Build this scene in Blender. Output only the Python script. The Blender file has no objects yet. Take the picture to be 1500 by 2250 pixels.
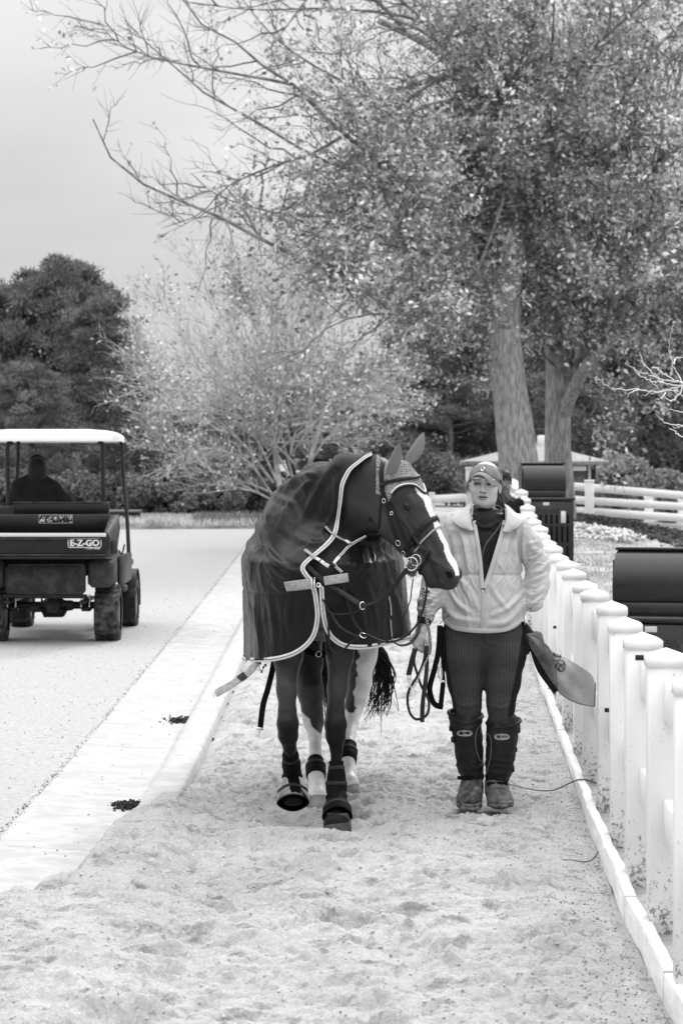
import bpy, math, random
import numpy as np
from mathutils import Vector, Matrix, noise as mnoise
from mathutils.bvhtree import BVHTree
import openvdb as vdb
random.seed(7); RNG = np.random.default_rng(7)
R = math.radians
C = bpy.context.scene.collection
scene = bpy.context.scene
# ------------------------------------------------------------------ camera
F = 5312.0; CX = 750.0; HY = 1024.0; CAMH = 1.67      # 85 mm lens on a 36 mm high frame, level, at eye height
cd = bpy.data.cameras.new('camera'); cam = bpy.data.objects.new('camera', cd); C.objects.link(cam)
cam.location = (0, 0, CAMH); cam.rotation_euler = (R(90), 0, 0)
cd.sensor_fit = 'VERTICAL'; cd.sensor_height = 36.0; cd.sensor_width = 24.0; cd.lens = 85.0
cd.shift_y = -(1125.0 - HY) / 2250.0
cd.clip_start = 0.1; cd.clip_end = 3000.0
cd.dof.use_dof = True; cd.dof.focus_distance = 11.4; cd.dof.aperture_fstop = 7.1
scene.camera = cam
# ------------------------------------------------------------------ world: overcast daylight, black and white photograph
SUN_EL, SUN_AZ = 38.0, 152.0          # azimuth measured from the camera's back towards the right
w = bpy.data.worlds.new('World'); scene.world = w; w.use_nodes = True
nt = w.node_tree; N = nt.nodes; L = nt.links; N.clear()
sky = N.new('ShaderNodeTexSky'); sky.sky_type = 'NISHITA'; sky.sun_disc = False
sky.sun_elevation = R(SUN_EL); sky.sun_rotation = R(180 - SUN_AZ)
bw = N.new('ShaderNodeRGBToBW'); L.new(sky.outputs[0], bw.inputs[0])
tc = N.new('ShaderNodeTexCoord'); sep = N.new('ShaderNodeSeparateXYZ'); L.new(tc.outputs['Generated'], sep.inputs[0])
el = N.new('ShaderNodeMapRange'); el.inputs[1].default_value = 0.0; el.inputs[2].default_value = 1.0
el.inputs[3].default_value = 5.9; el.inputs[4].default_value = 31.0
pw_ = N.new('ShaderNodeMath'); pw_.operation = 'POWER'; pw_.inputs[1].default_value = 2.2; mxz = N.new('ShaderNodeMath'); mxz.operation = 'MAXIMUM'; mxz.inputs[1].default_value = 0.0; L.new(sep.outputs[2], mxz.inputs[0]); L.new(mxz.outputs[0], pw_.inputs[0]); L.new(pw_.outputs[0], el.inputs[0])
mp = N.new('ShaderNodeMapping'); mp.inputs['Scale'].default_value = (1.5, 1.5, 5.0); L.new(tc.outputs['Generated'], mp.inputs[0])
nz = N.new('ShaderNodeTexNoise'); nz.inputs['Scale'].default_value = 2.2; nz.inputs['Detail'].default_value = 5.0; L.new(mp.outputs[0], nz.inputs[0])
cl = N.new('ShaderNodeMapRange'); cl.inputs[1].default_value = 0.35; cl.inputs[2].default_value = 0.68
cl.inputs[3].default_value = 0.84; cl.inputs[4].default_value = 1.10; L.new(nz.outputs[0], cl.inputs[0])
mul = N.new('ShaderNodeMath'); mul.operation = 'MULTIPLY'; L.new(el.outputs[0], mul.inputs[0]); L.new(cl.outputs[0], mul.inputs[1])
mx = N.new('ShaderNodeMix'); mx.data_type = 'FLOAT'; mx.inputs[0].default_value = 0.96
L.new(bw.outputs[0], mx.inputs[2]); L.new(mul.outputs[0], mx.inputs[3])
bg = N.new('ShaderNodeBackground'); bg.inputs[1].default_value = 0.1; L.new(mx.outputs[0], bg.inputs[0])
wo = N.new('ShaderNodeOutputWorld'); L.new(bg.outputs[0], wo.inputs[0])
sl = bpy.data.lights.new('sun', 'SUN'); sl.energy = 1.4; sl.angle = R(10); sl.color = (1, 1, 1)
so = bpy.data.objects.new('sun', sl); C.objects.link(so)
sd = Vector((math.sin(R(SUN_AZ)) * math.cos(R(SUN_EL)), -math.cos(R(SUN_AZ)) * math.cos(R(SUN_EL)), math.sin(R(SUN_EL))))
so.rotation_euler = sd.to_track_quat('Z', 'Y').to_euler(); so.location = (3, -5, 12)
scene.view_settings.view_transform = 'Standard'; scene.view_settings.look = 'None'
scene.view_settings.exposure = 0.3; scene.view_settings.gamma = 1.0; scene.view_settings.use_curve_mapping = False
scene.cycles.max_bounces = 6; scene.cycles.transparent_max_bounces = 6; scene.cycles.use_denoising = True
# ------------------------------------------------------------------ helpers
def P(px, py, Y): return Vector(((px - CX) * Y / F, Y, CAMH - (py - HY) * Y / F))
def terr(X, Y):
    X = np.asarray(X, float); Y = np.asarray(Y, float)
    d = np.clip(Y - 14, 0, 33); z = 0.0107 * d + 0.000165 * d * d
    side = np.clip((X - 0.9) / 1.2, 0, 1)
    e = np.minimum(0.0026 * np.clip(Y - 17, 0, 60) ** 2, 0.25) * np.clip((56 - Y) / 12, 0, 1)
    drop = np.clip((X - 3.6) / 5, 0, 1) * np.clip((Y - 30) / 15, 0, 1) * 0.35
    return z + side * e - drop
def fence_x(Y): return 1.149 + (Y - 8.62) * 0.0462
EDG = [(0.98, 4.0), (1.0, 6.4), (1.026, 7.71), (1.06, 9.06), (1.106, 10.2), (1.2, 12.35), (1.327, 14.84), (1.45, 17.6), (1.61, 21.0), (1.78, 24.5), (2.0, 29.0), (2.3, 36.0)]
def edge_x(Y): return np.interp(Y, [e[1] for e in EDG], [e[0] for e in EDG])
PERM = np.random.default_rng(3).permutation(256).astype(np.int64); PERM = np.concatenate([PERM, PERM, PERM])
GR = np.random.default_rng(5).normal(size=(256, 3)); GR /= np.linalg.norm(GR, axis=1)[:, None]
def noise3(p, sc=1.0, off=0.0):
    p = np.asarray(p, float) * sc + off
    i = np.floor(p).astype(np.int64); f = p - i; i &= 255
    u = f * f * f * (f * (f * 6 - 15) + 10); out = 0
    for dx in (0, 1):
        for dy in (0, 1):
            for dz in (0, 1):
                h = PERM[PERM[PERM[(i[..., 0] + dx) & 255] + ((i[..., 1] + dy) & 255)] + ((i[..., 2] + dz) & 255)]
                g = GR[h]
                d = g[..., 0] * (f[..., 0] - dx) + g[..., 1] * (f[..., 1] - dy) + g[..., 2] * (f[..., 2] - dz)
                out = out + d * (u[..., 0] if dx else 1 - u[..., 0]) * (u[..., 1] if dy else 1 - u[..., 1]) * (u[..., 2] if dz else 1 - u[..., 2])
    return out * 1.6
def fbm(p, sc, oct=4, off=0.0, gain=0.5):
    a = 1.0; s = 0; t = 0
    for k in range(oct):
        s = s + a * noise3(p, sc, off + 17.3 * k); t += a; a *= gain; sc *= 2.03
    return s / t
def mat(name, v, rough=0.6, spec=0.3, var=0.0, vscale=20.0, bump=0.0, bscale=60.0, metal=0.0, attr=None, coat=0.0, sheen=0.0, detail=4.0, v2=None, thr=(0.4, 0.6), bdist=0.01, aniso=None, trans=0.0):
    m = bpy.data.materials.new(name); m.use_nodes = True; n = m.node_tree.nodes; l = m.node_tree.links
    b = n['Principled BSDF']; b.inputs['Base Color'].default_value = (v, v, v, 1); b.inputs['Roughness'].default_value = rough
    b.inputs['Specular IOR Level'].default_value = spec; b.inputs['Metallic'].default_value = metal
    b.inputs['Coat Weight'].default_value = coat; b.inputs['Coat Roughness'].default_value = 0.08; b.inputs['Sheen Weight'].default_value = sheen
    t = n.new('ShaderNodeTexCoord'); src = None
    if attr:
        a = n.new('ShaderNodeAttribute'); a.attribute_name = attr; src = a.outputs['Fac']
    if var or v2 is not None:
        q = n.new('ShaderNodeTexNoise'); q.inputs['Scale'].default_value = vscale; q.inputs['Detail'].default_value = detail; q.inputs['Roughness'].default_value = 0.6
        if aniso:
            mm = n.new('ShaderNodeMapping'); mm.inputs['Scale'].default_value = aniso; l.new(t.outputs['Object'], mm.inputs[0]); l.new(mm.outputs[0], q.inputs[0])
        else: l.new(t.outputs['Object'], q.inputs[0])
        mr = n.new('ShaderNodeMapRange'); mr.inputs[1].default_value = thr[0]; mr.inputs[2].default_value = thr[1]
        if v2 is not None: mr.inputs[3].default_value = v; mr.inputs[4].default_value = v2
        else: mr.inputs[3].default_value = (1 - var) * (1 if src else v); mr.inputs[4].default_value = (1 + var) * (1 if src else v)
        l.new(q.outputs[0], mr.inputs[0])
        if src:
            k = n.new('ShaderNodeMath'); k.operation = 'MULTIPLY'; l.new(src, k.inputs[0]); l.new(mr.outputs[0], k.inputs[1]); src = k.outputs[0]
        else: src = mr.outputs[0]
    if src is not None: l.new(src, b.inputs['Base Color'])
    if bump:
        q = n.new('ShaderNodeTexNoise'); q.inputs['Scale'].default_value = bscale; q.inputs['Detail'].default_value = 5.0
        if aniso:
            mm = n.new('ShaderNodeMapping'); mm.inputs['Scale'].default_value = aniso; l.new(t.outputs['Object'], mm.inputs[0]); l.new(mm.outputs[0], q.inputs[0])
        else: l.new(t.outputs['Object'], q.inputs[0])
        bp = n.new('ShaderNodeBump'); bp.inputs['Strength'].default_value = bump; bp.inputs['Distance'].default_value = bdist
        l.new(q.outputs[0], bp.inputs['Height']); l.new(bp.outputs[0], b.inputs['Normal'])
    if trans:
        d = n.new('ShaderNodeBsdfTranslucent'); ms = n.new('ShaderNodeMixShader'); ms.inputs[0].default_value = trans
        l.new(b.outputs[0], ms.inputs[1]); l.new(d.outputs[0], ms.inputs[2]); l.new(ms.outputs[0], n['Material Output'].inputs[0])
        if src is not None: l.new(src, d.inputs[0])
        else: d.inputs[0].default_value = (v, v, v, 1)
    return m
class MB:
    """collects verts and faces (numpy) for one mesh"""
    def __init__(s): s.v = []; s.f = {3: [], 4: []}; s.n = 0
    def add(s, v, f):
        v = np.asarray(v, float).reshape(-1, 3); f = np.asarray(f, np.int64)
        s.v.append(v); s.f[f.shape[1]].append(f + s.n); s.n += len(v)
    def box(s, c, d, rot=None, bev=0.0):
        c = np.array(c, float); d = np.array(d, float) / 2
        if bev > 0:
            vs = []
            for z, k in ((-d[2], 1), (-d[2] + bev, 0), (d[2] - bev, 0), (d[2], 1)):
                ix = d[0] - (bev if k else 0); iy = d[1] - (bev if k else 0); b = 0 if k else bev
                if k: vs += [(-ix, -iy, z), (-ix, -iy, z), (ix, -iy, z), (ix, -iy, z), (ix, iy, z), (ix, iy, z), (-ix, iy, z), (-ix, iy, z)]
                else: vs += [(-ix, -iy + b, z), (-ix + b, -iy, z), (ix - b, -iy, z), (ix, -iy + b, z), (ix, iy - b, z), (ix - b, iy, z), (-ix + b, iy, z), (-ix, iy - b, z)]
            vs = np.array(vs); fs = []
            for r in range(3):
                for k in range(8): fs.append((r * 8 + k, r * 8 + (k + 1) % 8, r * 8 + 8 + (k + 1) % 8, r * 8 + 8 + k))
            fs.append((7, 5, 3, 1)); fs.append((25, 27, 29, 31))
        else:
            vs = np.array([(x * d[0], y * d[1], z * d[2]) for z in (-1, 1) for y in (-1, 1) for x in (-1, 1)])
            fs = [(0, 2, 3, 1), (4, 5, 7, 6), (0, 1, 5, 4), (2, 6, 7, 3), (0, 4, 6, 2), (1, 3, 7, 5)]
        if rot is not None: vs = vs @ np.array(rot).T
        s.add(vs + c, fs); return s
    def tube(s, pts, r, seg=8, cap=True):
        pts = np.array([tuple(p) for p in pts], float); n = len(pts)
        r = np.full(n, float(r)) if np.isscalar(r) else np.asarray(r, float)
        T = np.gradient(pts, axis=0); T /= np.linalg.norm(T, axis=1)[:, None] + 1e-12
        a = np.array([0, 0, 1.0]) if abs(T[0][2]) < 0.9 else np.array([1.0, 0, 0])
        Nn = np.zeros_like(pts); u = a - T[0] * (a @ T[0]); Nn[0] = u / np.linalg.norm(u)
        for i in range(1, n):
            u = Nn[i - 1] - T[i] * (Nn[i - 1] @ T[i]); Nn[i] = u / (np.linalg.norm(u) + 1e-12)
        B = np.cross(T, Nn); an = np.arange(seg) * 2 * math.pi / seg
        V = pts[:, None] + r[:, None, None] * (np.cos(an)[None, :, None] * Nn[:, None] + np.sin(an)[None, :, None] * B[:, None])
        i = np.arange(n - 1)[:, None] * seg; j = np.arange(seg)[None]; k = (j + 1) % seg
        f = np.stack([i + j, i + k, i + seg + k, i + seg + j], -1).reshape(-1, 4)
        s.add(V, f)
        if cap and seg >= 4:
            for base, sg in ((0, 1), ((n - 1) * seg, -1)):
                c = pts[0] if base == 0 else pts[-1]
                ring = V.reshape(-1, 3)[base:base + seg]
                fs = [((q + 1) % seg, q, seg) if sg > 0 else (q, (q + 1) % seg, seg) for q in range(seg)]
                s.add(np.vstack([ring, c]), fs)
        return s
    def sweep(s, pts, nrm, w_, t_):
        """flat strap: width w_ across, thickness t_ along nrm"""
        pts = np.array([tuple(p) for p in pts], float); n = len(pts)
        nrm = np.array(nrm, float) if np.isscalar(nrm[0]) else np.array([tuple(p) for p in nrm], float)
        if nrm.ndim == 1: nrm = np.tile(nrm, (n, 1))
        elif len(nrm) != n: nrm = nrm[np.linspace(0, len(nrm) - 1, n).astype(int)]
        w_ = np.full(n, float(w_)) if np.isscalar(w_) else np.asarray(w_, float)
        T = np.gradient(pts, axis=0); T /= np.linalg.norm(T, axis=1)[:, None] + 1e-12
        nrm = nrm - T * np.sum(nrm * T, 1)[:, None]; nrm /= np.linalg.norm(nrm, axis=1)[:, None] + 1e-9
        B = np.cross(T, nrm); h = t_ / 2; e = 0.8
        prof = [(-.5, 0), (-.5 * e, 1), (.5 * e, 1), (.5, 0), (.5 * e, -1), (-.5 * e, -1)]
        V = np.stack([pts + B * (a * w_)[:, None] + nrm * (b * h) for a, b in prof], 1); m = 6
        i = np.arange(n - 1)[:, None] * m; j = np.arange(m)[None]; k = (j + 1) % m
        s.add(V, np.stack([i + j, i + k, i + m + k, i + m + j], -1).reshape(-1, 4))
        s.add(V[0], [(0, 1, 2, 3), (0, 3, 4, 5)]); s.add(V[-1], [(3, 2, 1, 0), (5, 4, 3, 0)]); return s
    def grid(s, G, closed=False):
        G = np.asarray(G, float); a, b = G.shape[:2]
        i = np.arange(a - 1)[:, None] * b
        if closed: j = np.arange(b)[None]; k = (j + 1) % b
        else: j = np.arange(b - 1)[None]; k = j + 1
        s.add(G.reshape(-1, 3), np.stack([i + j, i + k, i + b + k, i + b + j], -1).reshape(-1, 4)); return s
    def ring(s, c, nrm, r, t, seg=24, sq=1.0, up=(0, 0, 1)):
        nrm = Vector(nrm).normalized(); u = Vector(up); u = (u - nrm * u.dot(nrm)).normalized(); v = nrm.cross(u)
        pts = [Vector(c) + u * (r * math.cos(a)) + v * (r * sq * math.sin(a)) for a in np.linspace(0, 2 * math.pi, seg + 1)]
        return s.tube(pts, t, 6, False)
    def build(s, name, m, parent=None, smooth=False, auto=None):
        me = bpy.data.meshes.new(name)
        V = np.concatenate(s.v) if s.v else np.zeros((0, 3))
        q = np.concatenate(s.f[4]) if s.f[4] else np.zeros((0, 4), int); t = np.concatenate(s.f[3]) if s.f[3] else np.zeros((0, 3), int)
        o = mk(name, V, q, t, m, parent, smooth); return o
def mk(name, V, q=None, t=None, m=None, parent=None, smooth=False):
    me = bpy.data.meshes.new(name); V = np.asarray(V, np.float32)
    me.vertices.add(len(V)); me.vertices.foreach_set('co', V.ravel())
    q = np.zeros((0, 4), np.int32) if q is None else np.asarray(q, np.int32).reshape(-1, 4); t = np.zeros((0, 3), np.int32) if t is None else np.asarray(t, np.int32).reshape(-1, 3)
    li = np.concatenate([q.ravel(), t.ravel()]); st = np.concatenate([np.arange(len(q)) * 4, len(q) * 4 + np.arange(len(t)) * 3])
    me.loops.add(len(li)); me.loops.foreach_set('vertex_index', li)
    me.polygons.add(len(q) + len(t)); me.polygons.foreach_set('loop_start', st.astype(np.int32))
    try: me.polygons.foreach_set('loop_total', np.concatenate([np.full(len(q), 4), np.full(len(t), 3)]).astype(np.int32))
    except Exception: pass
    if smooth: me.polygons.foreach_set('use_smooth', np.ones(len(q) + len(t), bool))
    me.update(calc_edges=True); me.validate()
    o = bpy.data.objects.new(name, me); C.objects.link(o)
    if m: me.materials.append(m)
    if parent: o.parent = parent
    return o
def fattr(o, name, vals):
    a = o.data.attributes.new(name, 'FLOAT', 'POINT'); a.data.foreach_set('value', np.asarray(vals, np.float32))
def recalc(o):
    import bmesh
    bm = bmesh.new(); bm.from_mesh(o.data); bmesh.ops.recalc_face_normals(bm, faces=bm.faces); bm.to_mesh(o.data); bm.free(); return o
def thing(name, label, cat, loc=(0, 0, 0), group=None):
    o = bpy.data.objects.new(name, None); C.objects.link(o); o.location = loc; o['label'] = label; o['category'] = cat
    o.empty_display_size = 0.2
    if group: o['group'] = group
    return o
def tag(o, label=None, cat=None, kind=None, group=None):
    if label: o['label'] = label
    if cat: o['category'] = cat
    if kind: o['kind'] = kind
    if group: o['group'] = group
    return o
def crom(pts, n, closed=False):
    """Catmull-Rom through pts, n samples per span"""
    p = np.array([tuple(q) for q in pts], float)
    if closed: e = np.vstack([p[-1], p, p[0], p[1]])
    else: e = np.vstack([2 * p[0] - p[1], p, 2 * p[-1] - p[-2]])
    out = []
    for i in range(1, len(e) - 2):
        t = np.arange(n)[:, None] / n
        out.append(0.5 * (2 * e[i] + (e[i + 1] - e[i - 1]) * t + (2 * e[i - 1] - 5 * e[i] + 4 * e[i + 1] - e[i + 2]) * t ** 2 + (3 * e[i] - e[i - 1] - 3 * e[i + 1] + e[i + 2]) * t ** 3))
    out = np.vstack(out)
    return out if closed else np.vstack([out, p[-1]])
# ------------------------------------------------------------------ signed-distance modeller
def _n(v): v = np.asarray(v, float); return v / (np.linalg.norm(v) + 1e-12)
class SDF:
    def __init__(s, lo, hi, h):
        s.lo = np.array(lo, float); s.h = h; s.n = np.ceil((np.array(hi) - s.lo) / h).astype(int) + 1
        s.a = np.full(tuple(s.n), 0.3, np.float32)
    def _sub(s, lo, hi):
        i0 = np.clip(np.floor((lo - s.lo) / s.h).astype(int), 0, s.n - 1); i1 = np.clip(np.ceil((hi - s.lo) / s.h).astype(int) + 1, 1, s.n)
        if np.any(i1 <= i0): return None
        sl_ = tuple(slice(a, b) for a, b in zip(i0, i1))
        ax = [(s.lo[k] + np.arange(i0[k], i1[k]) * s.h).astype(np.float32) for k in range(3)]
        return sl_, ax[0][:, None, None], ax[1][None, :, None], ax[2][None, None, :]
    def _mix(s, sl_, d, k, op):
        a = s.a[sl_]
        if op == 'add':
            h = np.clip(0.5 + 0.5 * (a - d) / k, 0, 1); s.a[sl_] = a * (1 - h) + d * h - k * h * (1 - h)
        else:
            h = np.clip(0.5 - 0.5 * (a + d) / k, 0, 1); s.a[sl_] = a * (1 - h) - d * h + k * h * (1 - h)
    def seg(s, p0, p1, r0, r1, up=(0, 0, 1), k=0.02, op='add'):
        """elliptic cone segment: r = (radius along 'side', radius along 'up'); caps rounded"""
        p0 = np.array(tuple(p0), float); p1 = np.array(tuple(p1), float)
        r0 = (r0, r0) if np.isscalar(r0) else r0; r1 = (r1, r1) if np.isscalar(r1) else r1
        R_ = max(*r0, *r1); m = R_ + k + 3 * s.h
        q = s._sub(np.minimum(p0, p1) - m, np.maximum(p0, p1) + m)
        if q is None: return
        sl_, x, y, z = q
        T = p1 - p0; Ln = np.linalg.norm(T) + 1e-9; T = T / Ln
        U = np.array(up, float); U = U - T * (U @ T)
        if np.linalg.norm(U) < 1e-3: U = np.cross(T, [1, 0, 0.3])
        U = _n(U); S = np.cross(T, U)
        dx, dy, dz = x - p0[0], y - p0[1], z - p0[2]
        w_ = dx * T[0] + dy * T[1] + dz * T[2]; t = np.clip(w_ / Ln, 0, 1); ex = w_ - t * Ln
        u = dx * U[0] + dy * U[1] + dz * U[2]; v = dx * S[0] + dy * S[1] + dz * S[2]
        ru = r0[1] + (r1[1] - r0[1]) * t; rv = r0[0] + (r1[0] - r0[0]) * t; rm = np.minimum(ru, rv)
        g = np.sqrt((u / ru) ** 2 + (v / rv) ** 2 + (ex / rm) ** 2)
        gd = np.sqrt((u / ru ** 2) ** 2 + (v / rv ** 2) ** 2 + (ex / rm ** 2) ** 2) + 1e-6
        d = np.where(g > 1e-3, g * (g - 1) / gd, -rm); d = np.maximum(d, (g - 1) * np.maximum(ru, rv) * (g < 1) - 1.0 * (g >= 1))
        s._mix(sl_, d.astype(np.float32), k, op)
    def chain(s, pts, rs, up=(0, 0, 1), k=0.02, op='add'):
        for i in range(len(pts) - 1): s.seg(pts[i], pts[i + 1], rs[i], rs[i + 1], up, k, op)
    def ell(s, c, r, ax=None, k=0.02, op='add'):
        c = np.array(tuple(c), float); r = np.array(r, float); A = np.eye(3) if ax is None else np.array([_n(a) for a in ax])
        m = max(r) + k + 3 * s.h; q = s._sub(c - m, c + m)
        if q is None: return
        sl_, x, y, z = q; dx, dy, dz = x - c[0], y - c[1], z - c[2]
        u, v, w_ = [dx * A[i][0] + dy * A[i][1] + dz * A[i][2] for i in range(3)]
        g = np.sqrt((u / r[0]) ** 2 + (v / r[1]) ** 2 + (w_ / r[2]) ** 2)
        gd = np.sqrt((u / r[0] ** 2) ** 2 + (v / r[1] ** 2) ** 2 + (w_ / r[2] ** 2) ** 2) + 1e-6
        d = np.where(g > 1e-3, g * (g - 1) / gd, -min(r)); s._mix(sl_, d.astype(np.float32), k, op)
    def func(s, fn, lo, hi, k=0.01, op='add'):
        sl_, x, y, z = s._sub(np.array(lo, float), np.array(hi, float)); d = fn(x, y, z) + np.zeros(s.a[sl_].shape, np.float32); s._mix(sl_, d.astype(np.float32), k, op)
    def mesh(s):
        b = 3 * s.h; g = vdb.FloatGrid(b); g.copyFromArray(np.clip(s.a, -b, b), tolerance=0.0)
        pts, quads = g.convertToQuads(0.0)
        pts = np.asarray(pts, float) * s.h + s.lo; quads = np.asarray(quads)[:, ::-1].astype(np.int64)
        v = pts[quads]; vol = np.sum(v[:, 0] * np.cross(v[:, 1], v[:, 2])) + np.sum(v[:, 0] * np.cross(v[:, 2], v[:, 3]))
        return pts, (quads if vol > 0 else quads[:, ::-1])
def vnormals(V, q):
    n = np.zeros_like(V); fn = np.cross(V[q[:, 2]] - V[q[:, 0]], V[q[:, 3]] - V[q[:, 1]])
    for k in range(4):
        for c in range(3): n[:, c] += np.bincount(q[:, k], fn[:, c], len(V))
    return n / (np.linalg.norm(n, axis=1)[:, None] + 1e-12)
def smooth_v(V, q, it=1, lam=0.5):
    e = np.concatenate([q[:, [0, 1]], q[:, [1, 2]], q[:, [2, 3]], q[:, [3, 0]]]); e = np.concatenate([e, e[:, ::-1]])
    cnt = np.bincount(e[:, 0], minlength=len(V))[:, None]
    for _ in range(it):
        s = np.stack([np.bincount(e[:, 0], V[e[:, 1], c], len(V)) for c in range(3)], 1); V = V * (1 - lam) + lam * s / np.maximum(cnt, 1)
    return V
def patch(V, q, mask, off, Nn):
    """sub-surface of a mesh, lifted along its normals by off (array or number) and given a rim"""
    fm = mask[q].all(1); qq = q[fm]; ids = np.unique(qq); mp_ = -np.ones(len(V), int); mp_[ids] = np.arange(len(ids))
    off = np.full(len(V), off) if np.isscalar(off) else off
    Vo = V[ids] + Nn[ids] * off[ids, None]; Vi = V[ids] - Nn[ids] * 0.002; qq = mp_[qq]; n = len(ids)
    e = np.concatenate([qq[:, [0, 1]], qq[:, [1, 2]], qq[:, [2, 3]], qq[:, [3, 0]]])
    key = np.sort(e, 1); kk = key[:, 0] * n + key[:, 1]; u, inv, c = np.unique(kk, return_inverse=True, return_counts=True)
    be = e[c[inv] == 1]
    rim = np.stack([be[:, 1], be[:, 0], be[:, 0] + n, be[:, 1] + n], 1)
    return np.vstack([Vo, Vi]), np.vstack([qq, rim]), ids, be
def text_mesh(s, size, depth=0.001, bold=0.0):
    cu = bpy.data.curves.new('lettering', 'FONT'); cu.body = s; cu.size = size; cu.extrude = depth; cu.align_x = 'CENTER'; cu.align_y = 'CENTER'; cu.offset = bold
    cu.resolution_u = 3
    o = bpy.data.objects.new('lettering', cu); C.objects.link(o); dg = bpy.context.evaluated_depsgraph_get(); me = bpy.data.meshes.new_from_object(o.evaluated_get(dg))
    bpy.data.objects.remove(o); return me
# ------------------------------------------------------------------ materials of the setting
def sand_mat(name, v, dark, sc=1.0):
    m = bpy.data.materials.new(name); m.use_nodes = True; n = m.node_tree.nodes; l = m.node_tree.links; b = n['Principled BSDF']
    b.inputs['Roughness'].default_value = 0.95; b.inputs['Specular IOR Level'].default_value = 0.1
    t = n.new('ShaderNodeTexCoord')
    def nz_(s_, d_, r_=0.6, mp=None):
        q = n.new('ShaderNodeTexNoise'); q.inputs['Scale'].default_value = s_; q.inputs['Detail'].default_value = d_; q.inputs['Roughness'].default_value = r_
        if mp:
            k = n.new('ShaderNodeMapping'); k.inputs['Scale'].default_value = mp; l.new(t.outputs['Object'], k.inputs[0]); l.new(k.outputs[0], q.inputs[0])
        else: l.new(t.outputs['Object'], q.inputs[0])
        return q.outputs[0]
    def mr(src, a, b_, c, d):
        k = n.new('ShaderNodeMapRange'); k.inputs[1].default_value = a; k.inputs[2].default_value = b_; k.inputs[3].default_value = c; k.inputs[4].default_value = d; l.new(src, k.inputs[0]); return k.outputs[0]
    def mu(a, b_):
        k = n.new('ShaderNodeMath'); k.operation = 'MULTIPLY'; l.new(a, k.inputs[0]); l.new(b_, k.inputs[1]); return k.outputs[0]
    big = mr(nz_(0.9 * sc, 4), 0.35, 0.65, v * 0.9, v * 1.08)
    grain = mr(nz_(95 * sc, 3, 0.75), 0.33, 0.62, 0.82, 1.1)
    speck = mr(nz_(9 * sc, 8, 0.85), 0.32, 0.44, dark, 1.0)
    damp_shade = mr(nz_(6.5, 7, 0.72, (0.8, 1.3, 1.0)), 0.53, 0.66, 1.03, 0.52)  # damp blotches, deepened to put the shade of pits into the sand colour
    l.new(mu(mu(mu(big, grain), speck), damp_shade), b.inputs['Base Color'])
    bp = n.new('ShaderNodeBump'); bp.inputs['Strength'].default_value = 0.9; bp.inputs['Distance'].default_value = 0.012
    l.new(nz_(60 * sc, 6, 0.7), bp.inputs['Height']); l.new(bp.outputs[0], b.inputs['Normal'])
    return m
M = {}
M['sand'] = sand_mat('pale_sand', 0.44, 0.7)
M['verge'] = sand_mat('gritty_verge', 0.36, 0.45, 1.4)
M['asphalt'] = mat('weathered_asphalt', 0.38, 0.9, 0.15, 0.11, 30, 0.5, 150, detail=8)
M['concrete'] = mat('pale_concrete', 0.43, 0.85, 0.2, 0.09, 7, 0.12, 120, detail=8)
M['drygrass'] = mat('dry_grass_ground', 0.34, 0.95, 0.05, 0.3, 1.6, 0.6, 30, detail=8)
M['vinyl'] = mat('white_vinyl', 0.80, 0.4, 0.35, 0.03, 3)
def dirty_vinyl():
    m = mat('mud_splashed_vinyl', 0.80, 0.4, 0.35); n = m.node_tree.nodes; l = m.node_tree.links; b = n['Principled BSDF']; t = n.new('ShaderNodeTexCoord'); s = n.new('ShaderNodeSeparateXYZ'); l.new(t.outputs['Object'], s.inputs[0])
    g_ = n.new('ShaderNodeNewGeometry'); q = n.new('ShaderNodeTexNoise'); q.inputs['Scale'].default_value = 55.0; q.inputs['Detail'].default_value = 6.0; q.inputs['Roughness'].default_value = .75; l.new(g_.outputs['Position'], q.inputs[0])
    z = n.new('ShaderNodeMapRange'); z.inputs[1].default_value = 0.0; z.inputs[2].default_value = 0.34; z.inputs[3].default_value = 0.17; z.inputs[4].default_value = 0.0; l.new(s.outputs[2], z.inputs[0])
    a = n.new('ShaderNodeMath'); l.new(q.outputs[0], a.inputs[0]); l.new(z.outputs[0], a.inputs[1]); r = n.new('ShaderNodeMapRange'); r.inputs[1].default_value = 0.635; r.inputs[2].default_value = 0.70; r.inputs[3].default_value = 0.80; r.inputs[4].default_value = 0.25; l.new(a.outputs[0], r.inputs[0])
    q2 = n.new('ShaderNodeTexNoise'); q2.inputs['Scale'].default_value = 2.3; q2.inputs['Detail'].default_value = 4; l.new(g_.outputs['Position'], q2.inputs[0]); r2 = n.new('ShaderNodeMapRange'); r2.inputs[1].default_value = .35; r2.inputs[2].default_value = .65; r2.inputs[3].default_value = .90; r2.inputs[4].default_value = 1.03; l.new(q2.outputs[0], r2.inputs[0])
    k = n.new('ShaderNodeMath'); k.operation = 'MULTIPLY'; l.new(r.outputs[0], k.inputs[0]); l.new(r2.outputs[0], k.inputs[1]); l.new(k.outputs[0], b.inputs['Base Color']); return m
M['post'] = dirty_vinyl()
M['board'] = mat('painted_board', 0.68, 0.7, 0.2, 0.1, 14, 0.4, 50, aniso=(1, 0.25, 1))
M['shadow'] = mat('dark_slot', 0.02)
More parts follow.
